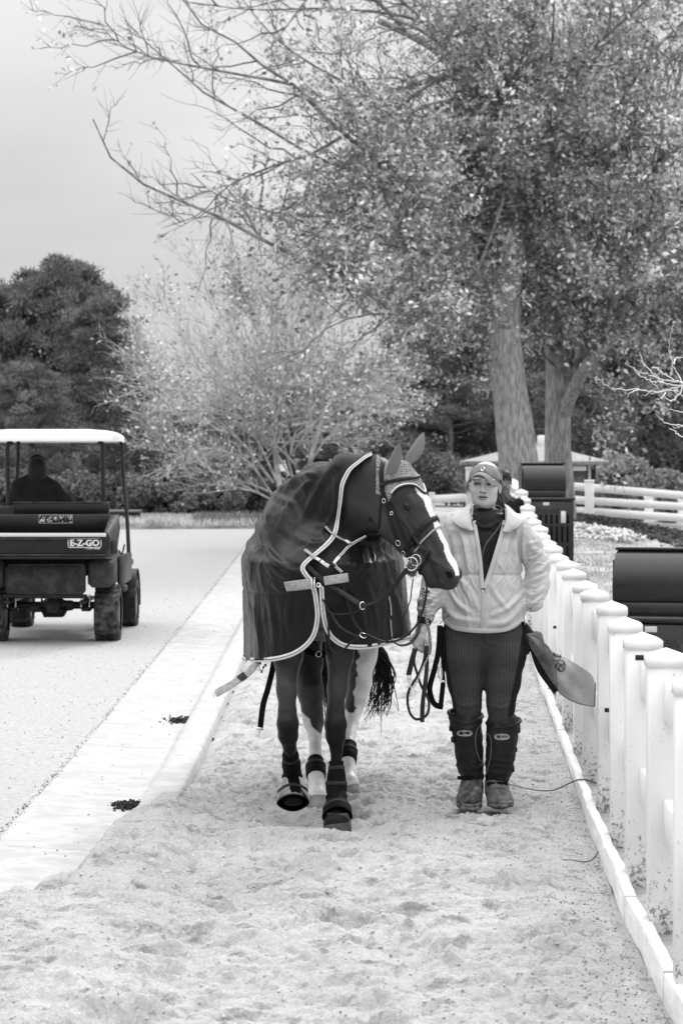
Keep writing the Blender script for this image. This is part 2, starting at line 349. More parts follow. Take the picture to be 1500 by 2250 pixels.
# ------------------------------------------------------------------ ground sheet to the horizon
def axis(vals): return np.unique(np.round(np.concatenate(vals), 3))
gx = axis([-np.geomspace(16, 900, 18), np.linspace(-16, 16, 65), np.geomspace(16.5, 900, 18)])
gy = axis([np.linspace(-40, 5, 8), np.linspace(5, 62, 115), np.geomspace(64, 1500, 26)])
GX, GY = np.meshgrid(gx, gy); GZ = terr(GX, GY)
GZ += 0.05 * fbm(np.stack([GX, GY, GX * 0], -1), 0.4, 3) * np.clip((GX - fence_x(GY) - 0.1) / 0.6, 0, 1)
low = (GX < edge_x(GY) + 0.25) & (GY < 52); GZ = GZ - np.where(low, 0.25, 0.0) - np.where((~low) & (GX < 2), 0, 0.02)
GZ += np.clip((GY - 60) / 900, 0, 1) * 0
mb = MB(); mb.grid(np.stack([GX, GY, GZ], -1)); g = mb.build('ground', M['drygrass'], smooth=True); tag(g, kind='structure')
# road, gutter and kerb
def strip(name, x0, x1, y0, y1, dz, m, nx=6, ny=90, curve=None):
    ys = np.linspace(0, 1, ny) ** 1.3 * (y1 - y0) + y0; xs = np.linspace(0, 1, nx)
    X = np.array([[(x0(y) if callable(x0) else x0) * (1 - t) + (x1(y) if callable(x1) else x1) * t for t in xs] for y in ys]); Y = np.repeat(ys[:, None], nx, 1)
    Z = terr(X, Y) + dz(X, Y); b = MB(); b.grid(np.stack([X, Y, Z], -1)); return b
JX, KX = -1.60, -1.02
b = strip('road', -16, JX + 0.008, -3, 46.5, lambda X, Y: -0.06 - 0.004 * np.abs(X - JX) + 0.004 * fbm(np.stack([X, Y, X * 0], -1), 0.7, 3), M['asphalt'], 60, 160)
tag(b.build('road', M['asphalt'], smooth=True), kind='structure')
gut = tag(thing('gutter', 'pale concrete gutter', 'gutter'), kind='structure'); del gut['category'], gut['label']
yy = -3.0
slabs = [-3.0, 1.5, 4.6, 7.7, 11.02, 14.9, 19.0, 23.2, 27.5, 32, 37, 43, 50]
for i in range(len(slabs) - 1):
    a, c = slabs[i] + 0.001, slabs[i + 1] - 0.003
    ys = np.linspace(a, c, 14); prof = [(JX + 0.003, -0.075), (JX + 0.004, -0.063), (JX + 0.014, -0.0585), (KX - 0.05, -0.085), (KX - 0.02, -0.078), (KX + 0.01, -0.02), (KX + 0.035, 0.022), (KX + 0.07, 0.035), (KX + 0.2, 0.036), (KX + 0.215, 0.02), (KX + 0.215, -0.2)]
    G = np.array([[(x, y, terr(x, y) + z - (.045 * min(1, max(0, (11.4 - y) / 1.2)) if x > KX else 0)) for x, z in prof] for y in ys])
    bb = MB(); bb.grid(G); bb.build('slab', M['concrete'], gut)
# ------------------------------------------------------------------ sand path, real relief
def sand_h(X, Y):
    p = np.stack([X, Y, X * 0], -1)
    z = 0.03 * fbm(p * [1, 0.8, 1], 1.6, 3) + 0.07 * fbm(p * [0.7, 1.25, 1], 5.5, 4, 3.1, 0.5) + 0.022 * (0.3 - np.abs(fbm(p * [0.7, 1.2, 1], 13, 4, 9.0, 0.7))) * 2 + 0.010 * fbm(p, 30, 3, 2.0, 0.6)
    z -= 0.010 * np.clip(noise3(p, 9.0, 31.0) - 0.22, 0, 1) * 3
    z -= 0.006 * np.clip(noise3(p, 30.0, 37.0) - 0.2, 0, 1) * 3
    r = np.random.default_rng(11)
    n = 1150; cx = r.uniform(-0.95, 1.15, n); cy = 6.5 + (r.random(n) ** 1.2) * 22; rr = np.where(np.arange(n) < 330, r.uniform(0.03, 0.085, n), r.uniform(0.014, 0.032, n)); cy = np.where(np.arange(n) < 330, cy, 6.5 + r.random(n) * 8.5); el_ = r.uniform(0.8, 1.4, n); an = r.normal(0, 0.5, n); dp = rr * r.uniform(0.35, 0.95, n)
    for i in range(n):
        m = (abs(X - cx[i]) < 0.3) & (abs(Y - cy[i]) < 0.3)
        if not m.any(): continue
        dx = X[m] - cx[i]; dy = Y[m] - cy[i]; u = dx * math.cos(an[i]) + dy * math.sin(an[i]); v = -dx * math.sin(an[i]) + dy * math.cos(an[i])
        d = np.sqrt((u / rr[i]) ** 2 + (v / (rr[i] * el_[i])) ** 2) + 0.5 * noise3(np.stack([X[m], Y[m], X[m] * 0], -1), 20.0) + 0.25 * noise3(np.stack([X[m], Y[m], X[m] * 0], -1), 55.0)
        z[m] += -dp[i] * np.exp(-np.clip(d, 0, 9) ** 3 * 0.8) + dp[i] * 0.4 * np.exp(-((d - 1.45) / 0.3) ** 2)
    for fx_, fy_, fr_, fz_ in ((-.02, 11.2, .16, -.012), (-.12, 11.9, .14, -.02), (.045, 12.32, .14, -.015), (.62, 11.72, .17, -.012), (.77, 11.68, .18, -.014), (-.22, 11.4, .16, -.03)):
        g_ = np.exp(-(((X - fx_) ** 2 + (Y - fy_) ** 2) / fr_ ** 2) ** 1.5); z = z * (1 - g_) + fz_ * g_
    fade = np.clip((edge_x(Y) - X) / 0.3, 0.25, 1)
    return z * fade * 0.9 - 0.004 - 0.045 * np.clip((X - edge_x(Y) + 0.25) / 0.25, 0, 1) * np.clip((12.5 - Y) / 3, 0, 1)
def left_x(Y):
    return np.interp(Y, [4, 7.2, 8.2, 9.2, 9.8, 10.8, 11.7, 12.6, 14.2, 60], [-2.9, -2.2, -1.75, -1.42, -1.2, -1.1, -0.98, -0.87, -0.81, -0.80])
ys = [5.0]
while ys[-1] < 50: ys.append(ys[-1] + (0.009 if ys[-1] < 14.5 and ys[-1] > 6.8 else 0.03 if ys[-1] < 25 else 0.15 if ys[-1] > 6.8 else 0.05))
ys = np.array(ys); xs = np.linspace(0, 1, 230)
lx = left_x(ys) + 0.03 * noise3(np.stack([ys * 0, ys, ys * 0], -1), 2.5) + 0.012 * noise3(np.stack([ys * 0, ys, ys * 0], -1), 11)
SX = lx[:, None] * (1 - xs) + (edge_x(ys) + 0.0)[:, None] * xs; SY = np.repeat(ys[:, None], len(xs), 1)
SZ = sand_h(SX, SY)
near = np.clip((12.6 - SY) / 1.6, 0, 1)                   # sand spilt over the kerb near the camera
SZ += near * 0.045 * np.clip((-0.62 - SX) / 0.2, 0, 1)
dist = SX - lx[:, None]; edge = np.clip(dist / 0.16, 0, 1); edge = edge * edge * (3 - 2 * edge)
floor = np.where(near > 0.3, np.where(SX < KX - 0.03, -0.095, 0.028), -0.04)
SZ = SZ * edge + (1 - edge) * floor
over = (near > 0.02) & (SX > KX - 0.04) & (SX < KX + 0.22); SZ = np.where(over & (dist > 0.03), np.maximum(SZ, 0.042 + 0.3 * (SZ - 0.04)), SZ)
inner = (SX < KX - 0.03); SZ = np.where(inner, np.maximum(SZ, -0.082 + 0.012 * noise3(np.stack([SX, SY, SX * 0], -1), 7.0)), SZ)
SZ += terr(SX, SY)
mb = MB(); mb.grid(np.stack([SX, SY, SZ], -1)); sand = mb.build('sand_path', M['sand'], smooth=True); tag(sand, kind='structure')
SANDGRID = (ys, lx, xs, SZ)
# verge between edging and beyond the fence
ys2 = np.concatenate([np.arange(5, 20, 0.03), np.arange(20, 48, 0.2)]); xv = np.linspace(0, 1, 40)
VX = edge_x(ys2)[:, None] + 0.045 + xv * (0.3 + fence_x(ys2) - edge_x(ys2))[:, None]; VY = np.repeat(ys2[:, None], 40, 1)
VZ = terr(VX, VY) + 0.012 + 0.02 * fbm(np.stack([VX, VY, VX * 0], -1), 9, 4)
mb = MB(); mb.grid(np.stack([VX, VY, VZ], -1)); tag(mb.build('verge', M['verge'], smooth=True), kind='structure')
# ------------------------------------------------------------------ timber edging, board by board
ed = thing('timber_edging', 'low line of pale boards on edge between the sand and the white fence', 'edging')
bp_ = [(0.985, 4.2), (1.0, 6.1), (1.026, 7.71), (1.06, 9.06), (1.106, 10.2), (1.15, 11.35), (1.2, 12.35), (1.265, 13.6), (1.327, 14.84), (1.39, 16.2), (1.45, 17.6), (1.53, 19.3), (1.61, 21), (1.69, 22.7), (1.78, 24.5), (1.88, 26.7), (2.0, 29), (2.14, 32.4), (2.3, 36)]
rr = random.Random(5)
for i in range(len(bp_) - 1):
    (x0, y0), (x1, y1) = bp_[i], bp_[i + 1]; dz = rr.uniform(-0.008, 0.012); z0 = float(terr(x0, y0)) + 0.052 + dz; z1 = float(terr(x1, y1)) + 0.052 + dz + rr.uniform(-0.01, 0.01)
    n = 8; wd = 0.044; bb = MB(); G = []
    for k in range(n + 1):
        t = k / n; x = x0 + (x1 - x0) * t + 0.012 * math.sin(t * math.pi) * rr.uniform(0.2, 1); y = y0 + 0.006 + (y1 - y0 - 0.012) * t; z = z0 + (z1 - z0) * t + rr.uniform(-0.0015, 0.0015)
        G.append([(x - .002, y, z - 0.16), (x, y, z - 0.004), (x + 0.004, y, z), (x + wd - 0.004, y, z), (x + wd, y, z - 0.004), (x + wd, y, z - 0.16)])
    G = np.array(G); bb.grid(G); bb.add(G[0], [(0, 1, 2, 5), (2, 3, 4, 5)]); bb.add(G[-1], [(5, 2, 1, 0), (5, 4, 3, 2)]); bb.build('board', M['board'], ed)
# ------------------------------------------------------------------ white post and rail fence beside the path
fe = thing('post_and_rail_fence', 'white vinyl fence with closely set capped posts running along the sand path', 'fence')
pw = 0.136; posts = []
posts = [5.5, 6.55, 7.6, 8.62, 9.58, 10.57, 11.66, 12.65, 13.9, 15.1]; Y = 16.15
while Y < 33: posts.append(Y); Y += 1.055 + (0.02 * math.sin(Y * 3))
pm = MB(); pm.box((0, 0, 0.46), (pw, pw, 1.06), bev=0.006); post_o = None; cap_o = None; rail_o = None
hw = 0.073
cv = [(-hw, -hw, 0.955), (hw, -hw, 0.955), (hw, hw, 0.955), (-hw, hw, 0.955), (-hw, -hw, 0.99), (hw, -hw, 0.99), (hw, hw, 0.99), (-hw, hw, 0.99), (-hw + .008, -hw + .008, 0.996), (hw - .008, -hw + .008, 0.996), (hw - .008, hw - .008, 0.996), (-hw + .008, hw - .008, 0.996), (0, 0, 1.022)]
cm = MB(); cm.add(cv, [(3, 2, 1, 0), (0, 1, 5, 4), (1, 2, 6, 5), (2, 3, 7, 6), (3, 0, 4, 7), (4, 5, 9, 8), (5, 6, 10, 9), (6, 7, 11, 10), (7, 4, 8, 11)]); cm.add(cv, [(8, 9, 12), (9, 10, 12), (10, 11, 12), (11, 8, 12)])
rm_ = MB(); rm_.box((0, 0.5, 0), (0.038, 0.98, 0.14), bev=0.005)
po = pm.build('post', M['post'], fe); co = cm.build('cap', M['vinyl'], po); ro = rm_.build('rail', M['vinyl'], fe)
sm = MB(); sm.box((-0.0, -pw / 2 - 0.0012, 0), (0.052, 0.002, 0.02)); slot_o = sm.build('slot', M['shadow'], po)
for k, Y in enumerate(posts):
    x = fence_x(Y) + rr.uniform(-0.012, 0.012); z = float(terr(x, Y)) + rr.uniform(-0.012, 0.012)
    if k == 0: p, c_ = po, co
    else:
        p = po.copy(); C.objects.link(p); p.parent = fe; c_ = co.copy(); C.objects.link(c_); c_.parent = p
    p.location = (x, Y, z); p.rotation_euler = (rr.uniform(-.006, .006), rr.uniform(-.006, .006), -0.04 + rr.uniform(-.03, .03))
    for zz, pr in ((0.925, 0.22), (0.5, 0.16)):
        if rr.random() < pr:
            q = slot_o.copy(); C.objects.link(q); q.parent = p; q.location = (-0.01, 0, zz)
    posts[k] = (x, Y, z)
bpy.data.objects.remove(slot_o)
first = True
for k in range(len(posts) - 1):
    a, b_ = Vector(posts[k]), Vector(posts[k + 1])
    for zz in (0.84, 0.42):
        o = ro if first else ro.copy()
        if not first: C.objects.link(o); o.parent = fe
        first = False; d = b_ - a; Ln = d.length - pw + 0.01; o.location = a + d.normalized() * (pw / 2 - 0.005) + Vector((0, 0, zz)); o.scale = (1, Ln / 0.98, 1)
        o.location -= d.normalized() * (0.01 * Ln / 0.98)
        o.rotation_euler = (math.atan2(d.z, math.hypot(d.x, d.y)), 0, -math.atan2(d.x, d.y))
# ------------------------------------------------------------------ far ranch fence
def ranch(name, label, postpx, railpx, Yf):
    f_ = thing(name, label, 'fence')
    for (px, top, bot, wpx, Y_) in postpx:
        t = P(px, top, Y_); b0 = P(px, bot, Y_); w_ = wpx * Y_ / F; m_ = MB(); hz = t.z - b0.z
        m_.box((t.x, Y_, (t.z + b0.z) / 2), (w_, w_, hz), bev=0.01); pp = m_.build('post', M['vinyl'], f_)
        m2 = MB(); m2.box((t.x, Y_, t.z + 0.01), (w_ * 1.16, w_ * 1.16, 0.05), bev=0.015); m2.build('cap', M['vinyl'], pp)
    for (xa, ya, Ya, xb, yb, Yb, th) in railpx:
        a = P(xa, ya, Ya); b_ = P(xb, yb, Yb); h = th * (Ya + Yb) / 2 / F; m_ = MB(); d = (b_ - a)
        up = Vector((0, 0, h / 2)); nn = Vector((-d.y, d.x, 0)).normalized() * 0.02
        vs = [a - up - nn, b_ - up - nn, b_ + up - nn, a + up - nn, a - up + nn, b_ - up + nn, b_ + up + nn, a + up + nn]
        m_.add([tuple(v) for v in vs], [(0, 1, 2, 3), (5, 4, 7, 6), (3, 2, 6, 7), (4, 5, 1, 0), (1, 5, 6, 2), (4, 0, 3, 7)]); m_.build('rail', M['vinyl'], f_)
    return f_
ranch('ranch_fence', 'white ranch rail fence sloping down at the right behind the pale tree trunk', [(1294, 1058, 1150, 19, 49.8), (1424, 1094, 1165, 18, 50.6), (1498, 1100, 1165, 18, 50.6), (1640, 1080, 1180, 18, 49.2), (1160, 1058, 1150, 19, 51.8)],
      [(1165, 1062, 52, 1290, 1071, 50, 17), (1290, 1071, 50, 1640, 1101, 50, 18), (1165, 1092, 52, 1290, 1100, 50, 17), (1290, 1100, 50, 1640, 1122, 50, 17), (1165, 1120, 52, 1290, 1124, 50, 18), (1290, 1124, 50, 1640, 1148, 50, 18), (1290, 1148, 50, 1640, 1172, 50, 18)], 50)
ranch('ranch_fence', 'white rail fence seen between the horse head and the woman', [(1034, 1030, 1180, 22, 46), (948, 1086, 1190, 12, 47), (860, 1094, 1190, 14, 47)],
      [(860, 1101, 47, 948, 1097, 47, 17), (948, 1097, 47, 1034, 1093, 46, 18), (860, 1140, 47, 948, 1137, 47, 15), (948, 1137, 47, 1034, 1131, 46, 16), (1034, 1093, 46, 1165, 1088, 48, 17), (1034, 1131, 46, 1165, 1128, 48, 17)], 46)
# ------------------------------------------------------------------ small shed
sh = thing('ticket_shed', 'small dark shed with a shallow pale roof behind the two big trunks', 'shed')
Ys = 56.0; a = P(1062, 1010, Ys); c = P(1308, 1010, Ys); zt = P(0, 1022, Ys).z
M['darkwall'] = mat('dark_siding', 0.035, 0.7, 0.2, 0.3, 8); M['roofing'] = mat('pale_shingle', 0.28, 0.8, 0.2, 0.2, 12, 0.4, 30); M['trim'] = mat('white_trim', 0.75, 0.5)
M['glass'] = mat('window_glass', 0.12, 0.15, 0.6)
zb = 0.6; m_ = MB(); m_.box(((a.x + c.x) / 2, Ys + 1.2, (zb + zt) / 2), (c.x - a.x, 2.4, zt - zb)); m_.build('wall', M['darkwall'], sh)
le, ri, ap = P(1022, 1013, Ys).x, P(1334, 1009, Ys).x, P(1185, 985, Ys)
m_ = MB(); ye0, ye1 = Ys - 0.5, Ys + 2.9
vs = [(le, ye0, zt), (ri, ye0, zt), (ap.x, Ys + 1.2, ap.z + .05), (le, ye1, zt), (ri, ye1, zt)]; vs += [(x, y, z + 0.09) for x, y, z in vs]
m_.add(vs, [(0, 1, 6, 5), (1, 4, 9, 6), (4, 3, 8, 9), (3, 0, 5, 8), (0, 3, 4, 1)]); m_.add(vs, [(5, 6, 7), (6, 9, 7), (9, 8, 7), (8, 5, 7)]); m_.build('roof', M['roofing'], sh)
m_ = MB(); cc = P(1185, 1029, Ys); m_.box((cc.x, Ys - 0.03, cc.z), (2.15, 0.05, 0.11), bev=0.01); m_.build('fascia_board', M['trim'], sh)
for wx in (1100, 1268):
    cc = P(wx, 1058, Ys); w2, h2 = 0.27, 0.42; fm_ = MB()
    for dx, dz, sx, sz in ((0, h2, 2 * w2 + .1, .06), (0, -h2, 2 * w2 + .1, .06), (-w2, 0, .06, 2 * h2 - .06), (w2, 0, .06, 2 * h2 - .06)): fm_.box((cc.x + dx, Ys - 0.02, cc.z + dz), (sx, 0.05, sz))
    wo_ = fm_.build('window', M['trim'], sh); g_ = MB(); g_.box((cc.x, Ys - 0.006, cc.z), (2 * w2 - .05, 0.02, 2 * h2 - .05)); g_.build('pane', M['glass'], wo_)
m_ = MB(); cc = P(1189, 975, Ys + 1.2); m_.box((cc.x, Ys + 1.2, cc.z), (0.2, 0.2, 0.4), bev=0.03); m_.build('cupola', M['trim'], sh)
tr = MB(); cc = P(245, 1136, 49.5); tr.box((cc.x, 49.5, cc.z - 0.02), (1.15, 0.6, 0.24), bev=0.03); tb = thing('low_trough', 'dark low trough on the grass just behind the utility cart', 'trough')
M['blackplastic'] = mat('black_plastic', 0.02, 0.45, 0.4); M['greyplastic'] = mat('grey_plastic', 0.16, 0.5, 0.4)
tr.build('tub', M['blackplastic'], tb); t2 = MB(); t2.box((cc.x, 49.5, cc.z + 0.12), (1.22, 0.68, 0.05), bev=0.015); t2.build('rim', M['greyplastic'], tb)
# ------------------------------------------------------------------ refuse bins with roll-top hoods
M['binshell'] = mat('bin_black_shell', 0.014, 0.27, 0.4, 0.1, 30); M['slotdark'] = mat('bin_slot', 0.006, 0.8, 0.05); M['label'] = mat('bin_label', 0.6, 0.5)
M['embossed'] = mat('embossed_lettering', 0.035, 0.4, 0.4)
def bin_(label, loc, rz, speck=False):
    b_ = thing('refuse_bin', label, 'bin', loc, group='roll-top refuse bins beyond the fence'); b_.rotation_euler = (0, 0, rz)
    H, W, D = 0.87, 0.62, 0.62
    m_ = MB(); m_.box((0, 0, H / 2), (W, D, H), bev=0.015); m_.build('cabinet', M['binshell'], b_)
    m_ = MB(); m_.box((0, 0, H + 0.018), (W + 0.03, D + 0.03, 0.035), bev=0.012); m_.build('lid_frame', M['binshell'], b_)
    # barrel hood
    hw_ = 0.235; an = np.linspace(-1.25, math.pi * 0.95, 34); r0 = 0.215; G = np.array([[(x, -r0 * math.cos(t) * 1.05, H + 0.19 + r0 * math.sin(t) * 1.0) for t in an] for x in (-hw_, hw_)])
    m_ = MB(); m_.grid(G.transpose(1, 0, 2)); 
    for x in (-hw_, hw_):
        ring = [(x, -r0 * math.cos(t) * 1.05, H + 0.19 + r0 * math.sin(t)) for t in an]; m_.add(ring + [(x, 0, H + 0.1)], [(i, i + 1, len(ring)) for i in range(len(ring) - 1)])
    h_ = m_.build('hood', M['binshell'], b_, smooth=True); recalc(h_); md = h_.modifiers.new('edges', 'EDGE_SPLIT'); md.split_angle = R(40)
    m_ = MB(); m_.box((0, -r0 * 0.92, H + 0.06), (hw_ * 2, 0.04, 0.1), bev=0.008); m_.build('front_sill', M['binshell'], b_)
    m_ = MB(); m_.box((0, -0.02, H + 0.19 + r0 + 0.006), (hw_ * 2 + 0.02, 0.09, 0.016), bev=0.004); m_.box((-hw_ - 0.006, 0, H + .2), (.012, .3, .3), bev=0.005); m_.build('hood_lip', M['binshell'], b_)
    s_ = MB(); s_.box((0, 0, 0), (0.022, 0.006, 0.1)); s_.box((0, 0, -0.17), (0.022, 0.006, 0.18)); s_.box((0, 0, -0.4), (0.022, 0.006, 0.2)); so_ = None
    for i in range(9):
        x = -0.24 + i * 0.06
        if so_ is None: so_ = s_.build('slot', M['slotdark'], b_); o = so_
        else: o = so_.copy(); C.objects.link(o); o.parent = b_
        o.location = (x, -D / 2 - 0.001, 0.67)
    m_ = MB(); m_.box((0.0, -D / 2 - 0.003, H - 0.035), (0.07, 0.004, 0.034), bev=0.001); m_.build('label', M['label'], b_)
    m_ = MB(); m_.box((0.19, -D / 2 - 0.006, H - 0.18), (0.055, 0.004, 0.13), bev=0.001); m_.build('notice', M['label'] if not speck else M['embossed'], b_)
    me = text_mesh('Petersen', 0.09, 0.002, 0.0008); me.materials.append(M['embossed']); o = bpy.data.objects.new('lettering', me); C.objects.link(o); o.parent = b_; o.location = (0, -D / 2 - 0.004, H - 0.1); o.rotation_euler = (R(90), 0, 0)
    return b_
t = P(1190, 1100, 27.0); bin_('black roll-top bin standing in front of the right-hand tree trunk', (t.x, 27.0, float(terr(t.x, 27)) + 0.0), 0.06)
t = P(1452, 1300, 13.9); bin_('black roll-top bin cut by the right edge of the photo close behind the white fence', (t.x, 14.0, -0.09), -0.28, True)
# ------------------------------------------------------------------ trees
def unit(a): return a / (np.linalg.norm(a, axis=-1, keepdims=True) + 1e-12)
def resample(pts, K):
    p = crom(pts, 6); d = np.concatenate([[0], np.cumsum(np.linalg.norm(np.diff(p, axis=0), axis=1))]); t = np.linspace(0, d[-1], K)
    return np.stack([np.interp(t, d, p[:, c]) for c in range(3)], 1)
def kids(par, cnt, t0, t1, L0, L1, ang, up, bend, g, K=6, wob=0.06, leng=None):
    Mn, Kp = par.shape[:2]; idx = np.repeat(np.arange(Mn), cnt); n = len(idx); t = t0 + (t1 - t0) * g.random(n); s = t * (Kp - 1); i = np.minimum(s.astype(int), Kp - 2); f = (s - i)[:, None]
    a, b = par[idx, i], par[idx, i + 1]; p = a * (1 - f) + b * f; T = unit(b - a)
    r = unit(np.cross(T, unit(g.normal(size=(n, 3))))); th = ang * (0.7 + 0.6 * g.random(n))[:, None]
    d = unit(T * np.cos(th) + r * np.sin(th) + np.array([0, 0, up])); Ln = (L0 + (L1 - L0) * t) * (0.6 + 0.8 * g.random(n))
    if leng is not None: Ln = Ln * leng[idx]
    u = np.linspace(0, 1, K)[None, :, None]; B = unit(g.normal(size=(n, 3)) + np.array([0, 0, bend * 3]))
    q = p[:, None] + d[:, None] * u * Ln[:, None, None] + B[:, None] * (u ** 2) * (Ln * abs(bend))[:, None, None]
    q[:, 1:] += g.normal(size=(n, K - 1, 3)) * (Ln * wob / 3)[:, None, None]
    return q, Ln, t, idx
def tubes(b, A, r0, r1, seg=3):
    Mn, K = A.shape[:2]; T = unit(np.gradient(A, axis=1)); ref = np.where(np.abs(T[..., 2:3]) < 0.9, np.array([0, 0, 1.0]), np.array([1.0, 0, 0])); U = unit(np.cross(T, ref)); W = np.cross(T, U)
    u = np.linspace(0, 1, K)[None, :, None, None]; r = (np.asarray(r0).reshape(-1, 1, 1, 1) * (1 - u) + np.asarray(r1).reshape(-1, 1, 1, 1) * u)
    an = np.arange(seg) * 2 * math.pi / seg; V = A[:, :, None] + r * (np.cos(an)[None, None, :, None] * U[:, :, None] + np.sin(an)[None, None, :, None] * W[:, :, None])
    m = np.arange(Mn)[:, None, None] * K * seg; i = np.arange(K - 1)[None, :, None] * seg; j = np.arange(seg)[None, None]; k = (j + 1) % seg
    b.add(V, np.stack([m + i + j, m + i + k, m + i + seg + k, m + i + seg + j], -1).reshape(-1, 4))
def leaves(A, per, size, g, spread=0.06, t0=0.25, asp=0.55, lift=0.35):
    Mn, K = A.shape[:2]; idx = np.repeat(np.arange(Mn), per); n = len(idx); s = (t0 + (1 - t0) * g.random(n)) * (K - 1); i = np.minimum(s.astype(int), K - 2); f = (s - i)[:, None]
    p = A[idx, i] * (1 - f) + A[idx, i + 1] * f + g.normal(size=(n, 3)) * spread; nn = unit(g.normal(size=(n, 3)) + [0, 0, lift]); u = unit(np.cross(nn, g.normal(size=(n, 3)))); v = np.cross(nn, u)
    z = (size * (0.55 + 0.9 * g.random(n)))[:, None]; h = nn * z * 0.15
    V = np.stack([p - u * z, p + v * z * asp + h, p + u * z, p - v * z * asp + h], 1); return V.reshape(-1, 3), np.arange(n * 4).reshape(-1, 4)
M['bark'] = mat('furrowed_bark', 0.42, 0.95, 0.1, 0.32, 9.0, 1.0, 8, aniso=(3, 3, 0.55), bdist=0.12, thr=(0.4, 0.6), detail=8)
M['barkdark'] = mat('dark_bark', 0.2, 0.95, 0.1, 0.4, 5, 0.8, 10, bdist=0.05)
M['barklight'] = mat('pale_bark', 0.5, 0.9, 0.1, 0.25, 5)
def leafmat(name, v, var, sc=0.55, tr=0.3, at=False):
    m = mat(name, v, 0.7, 0.15, var, sc, trans=tr, detail=5, thr=(0.36, 0.62))
    if at:
        n = m.node_tree.nodes; l = m.node_tree.links; a = n.new('ShaderNodeAttribute'); a.attribute_name = 'leaf_tone'; k = n.new('ShaderNodeMath'); k.operation = 'MULTIPLY'; b = n['Principled BSDF']; src = b.inputs['Base Color'].links[0].from_socket; l.new(a.outputs['Fac'], k.inputs[0]); l.new(src, k.inputs[1]); l.new(k.outputs[0], b.inputs['Base Color'])
        for q in n:
            if q.type == 'BSDF_TRANSLUCENT': l.new(k.outputs[0], q.inputs[0])
    return m
M['leaf'] = leafmat('spring_leaves', 0.50, 0.25, tr=.4, at=True); M['leafb'] = leafmat('broad_leaves', 0.45, 0.3, tr=.4, at=True); M['leafpale'] = leafmat('pale_new_leaves', 0.50, 0.15, at=True); M['needle'] = leafmat('pine_needles', 0.17, 0.45, 0.9, 0.12); M['shrubleaf'] = leafmat('shrub_leaves', 0.34, 0.35, 1.2, 0.2)
def big_tree(name, label, trunk, limbs, auto, seed, leafm, Y0, per, lsize, box, bark='bark', n2=13, n3=9, L2=(1.7, 0.9), L3=(0.75, 0.4), up=0.06, sparse=None, ang=0.85):
    g = np.random.default_rng(seed); root = thing(name, label, 'tree', (0, 0, 0))
    tb = MB()
    main = []
    for pts, rs in trunk:
        w3 = np.array([tuple(P(x, y, Y0 + d)) for x, y, d in pts]); q = crom(w3, 8); rr_ = np.interp(np.linspace(0, len(pts) - 1, len(q)), np.arange(len(pts)), np.array(rs) * Y0 / F)
        rr_ = rr_ * (1 + 0.05 * noise3(q, 1.7)); an = 22; bb = MB(); bb.tube(q, rr_, an)
        V = np.concatenate(bb.v); Ff = bb.f; 
        cidx = np.repeat(np.arange(len(q)), an); k = len(q) * an; dirn = unit(V[:k] - q[cidx]); ph = np.tile(np.arange(an) * 2 * math.pi / an, len(q))
        rg = np.abs(np.sin(ph * 6 + 2.5 * noise3(np.stack([ph, V[:k, 2] * 0.8, ph * 0], -1), 1.0))) ; V[:k] += dirn * (rr_[cidx] * 0.10 * (rg - 0.5))[:, None]
        tb.v.append(V)
        for s_ in (3, 4):
            for ff in Ff[s_]: tb.f[s_].append(ff + tb.n)
        tb.n += len(V); main.append(q)
    o = tb.build('trunk', M[bark], root, smooth=True)
    Lm = []; Lr = []
    for pts, r0 in limbs:
        w3 = np.array([tuple(P(x, y, Y0 + d)) for x, y, d in pts]); Lm.append(resample(w3, 14)); Lr.append(r0 * 0.72 * Y0 / F)
    tr_all = main[0] if len(main) == 1 else np.vstack(main)
    for k in range(auto[0]):
        s = tr_all[g.integers(int(len(tr_all) * auto[1]), len(tr_all))]; x, y = g.uniform(box[0], box[1]), g.uniform(box[2], box[3]); e = np.array(tuple(P(x, y, Y0 + g.uniform(-1, 1) * box[4])))
        mid = s * 0.5 + e * 0.5 + np.array([0, 0, g.uniform(-0.2, 0.6)]) + g.normal(size=3) * 0.35; Lm.append(resample(np.array([s, s * .75 + mid * .25 + [0, 0, .12], mid, e]), 14)); Lr.append(g.uniform(5, 9) * Y0 / F)
    Lm = np.array(Lm); Lr = np.array(Lr); lb = MB(); tubes(lb, Lm, Lr, Lr * 0.18, 8)
    a2, l2, t2, i2 = kids(Lm, n2, 0.12, 1.0, L2[0], L2[1], ang, up, 0.12, g, 8); tubes(lb, a2, 0.005 + 0.008 * l2, np.full(len(a2), 0.003), 4)
    a3, l3, t3, i3 = kids(a2, n3, 0.15, 1.0, L3[0], L3[1], 0.8, up + 0.05, 0.15, g, 5, leng=np.clip(l2 / L2[0], 0.5, 1.3)); tubes(lb, a3, np.full(len(a3), 0.005), np.full(len(a3), 0.002), 3)
    lb.build('branches', M['barkdark'] if bark == 'bark' else M['barklight'], root, smooth=True)
    c = a3[:, 2]; px = c[:, 0] * F / c[:, 1] + CX; py = HY - (c[:, 2] - CAMH) * F / c[:, 1]
    lbm = MB()
    if sparse is None: groups = [(np.ones(len(c), bool), 1.0)]
    else:
        dn = sparse(px, py) * np.clip(1.0 + 2.6 * noise3(c, 0.55, 4.0), 0.08, 1.9); groups = [((dn > a_) & (dn <= b_), (a_ + b_) / 2) for a_, b_ in ((0, .1), (.1, .25), (.25, .5), (.5, .8), (.8, 1.2), (1.2, 9))]; groups[-1] = (groups[-1][0], 1.5)
    tot = 0
    for msk, f_ in groups:
        if msk.sum() and int(per * f_) > 0:
            v, q = leaves(a3[msk], int(per * f_), lsize, g, 0.09, 0.1); lbm.add(v, q); tot += len(q)
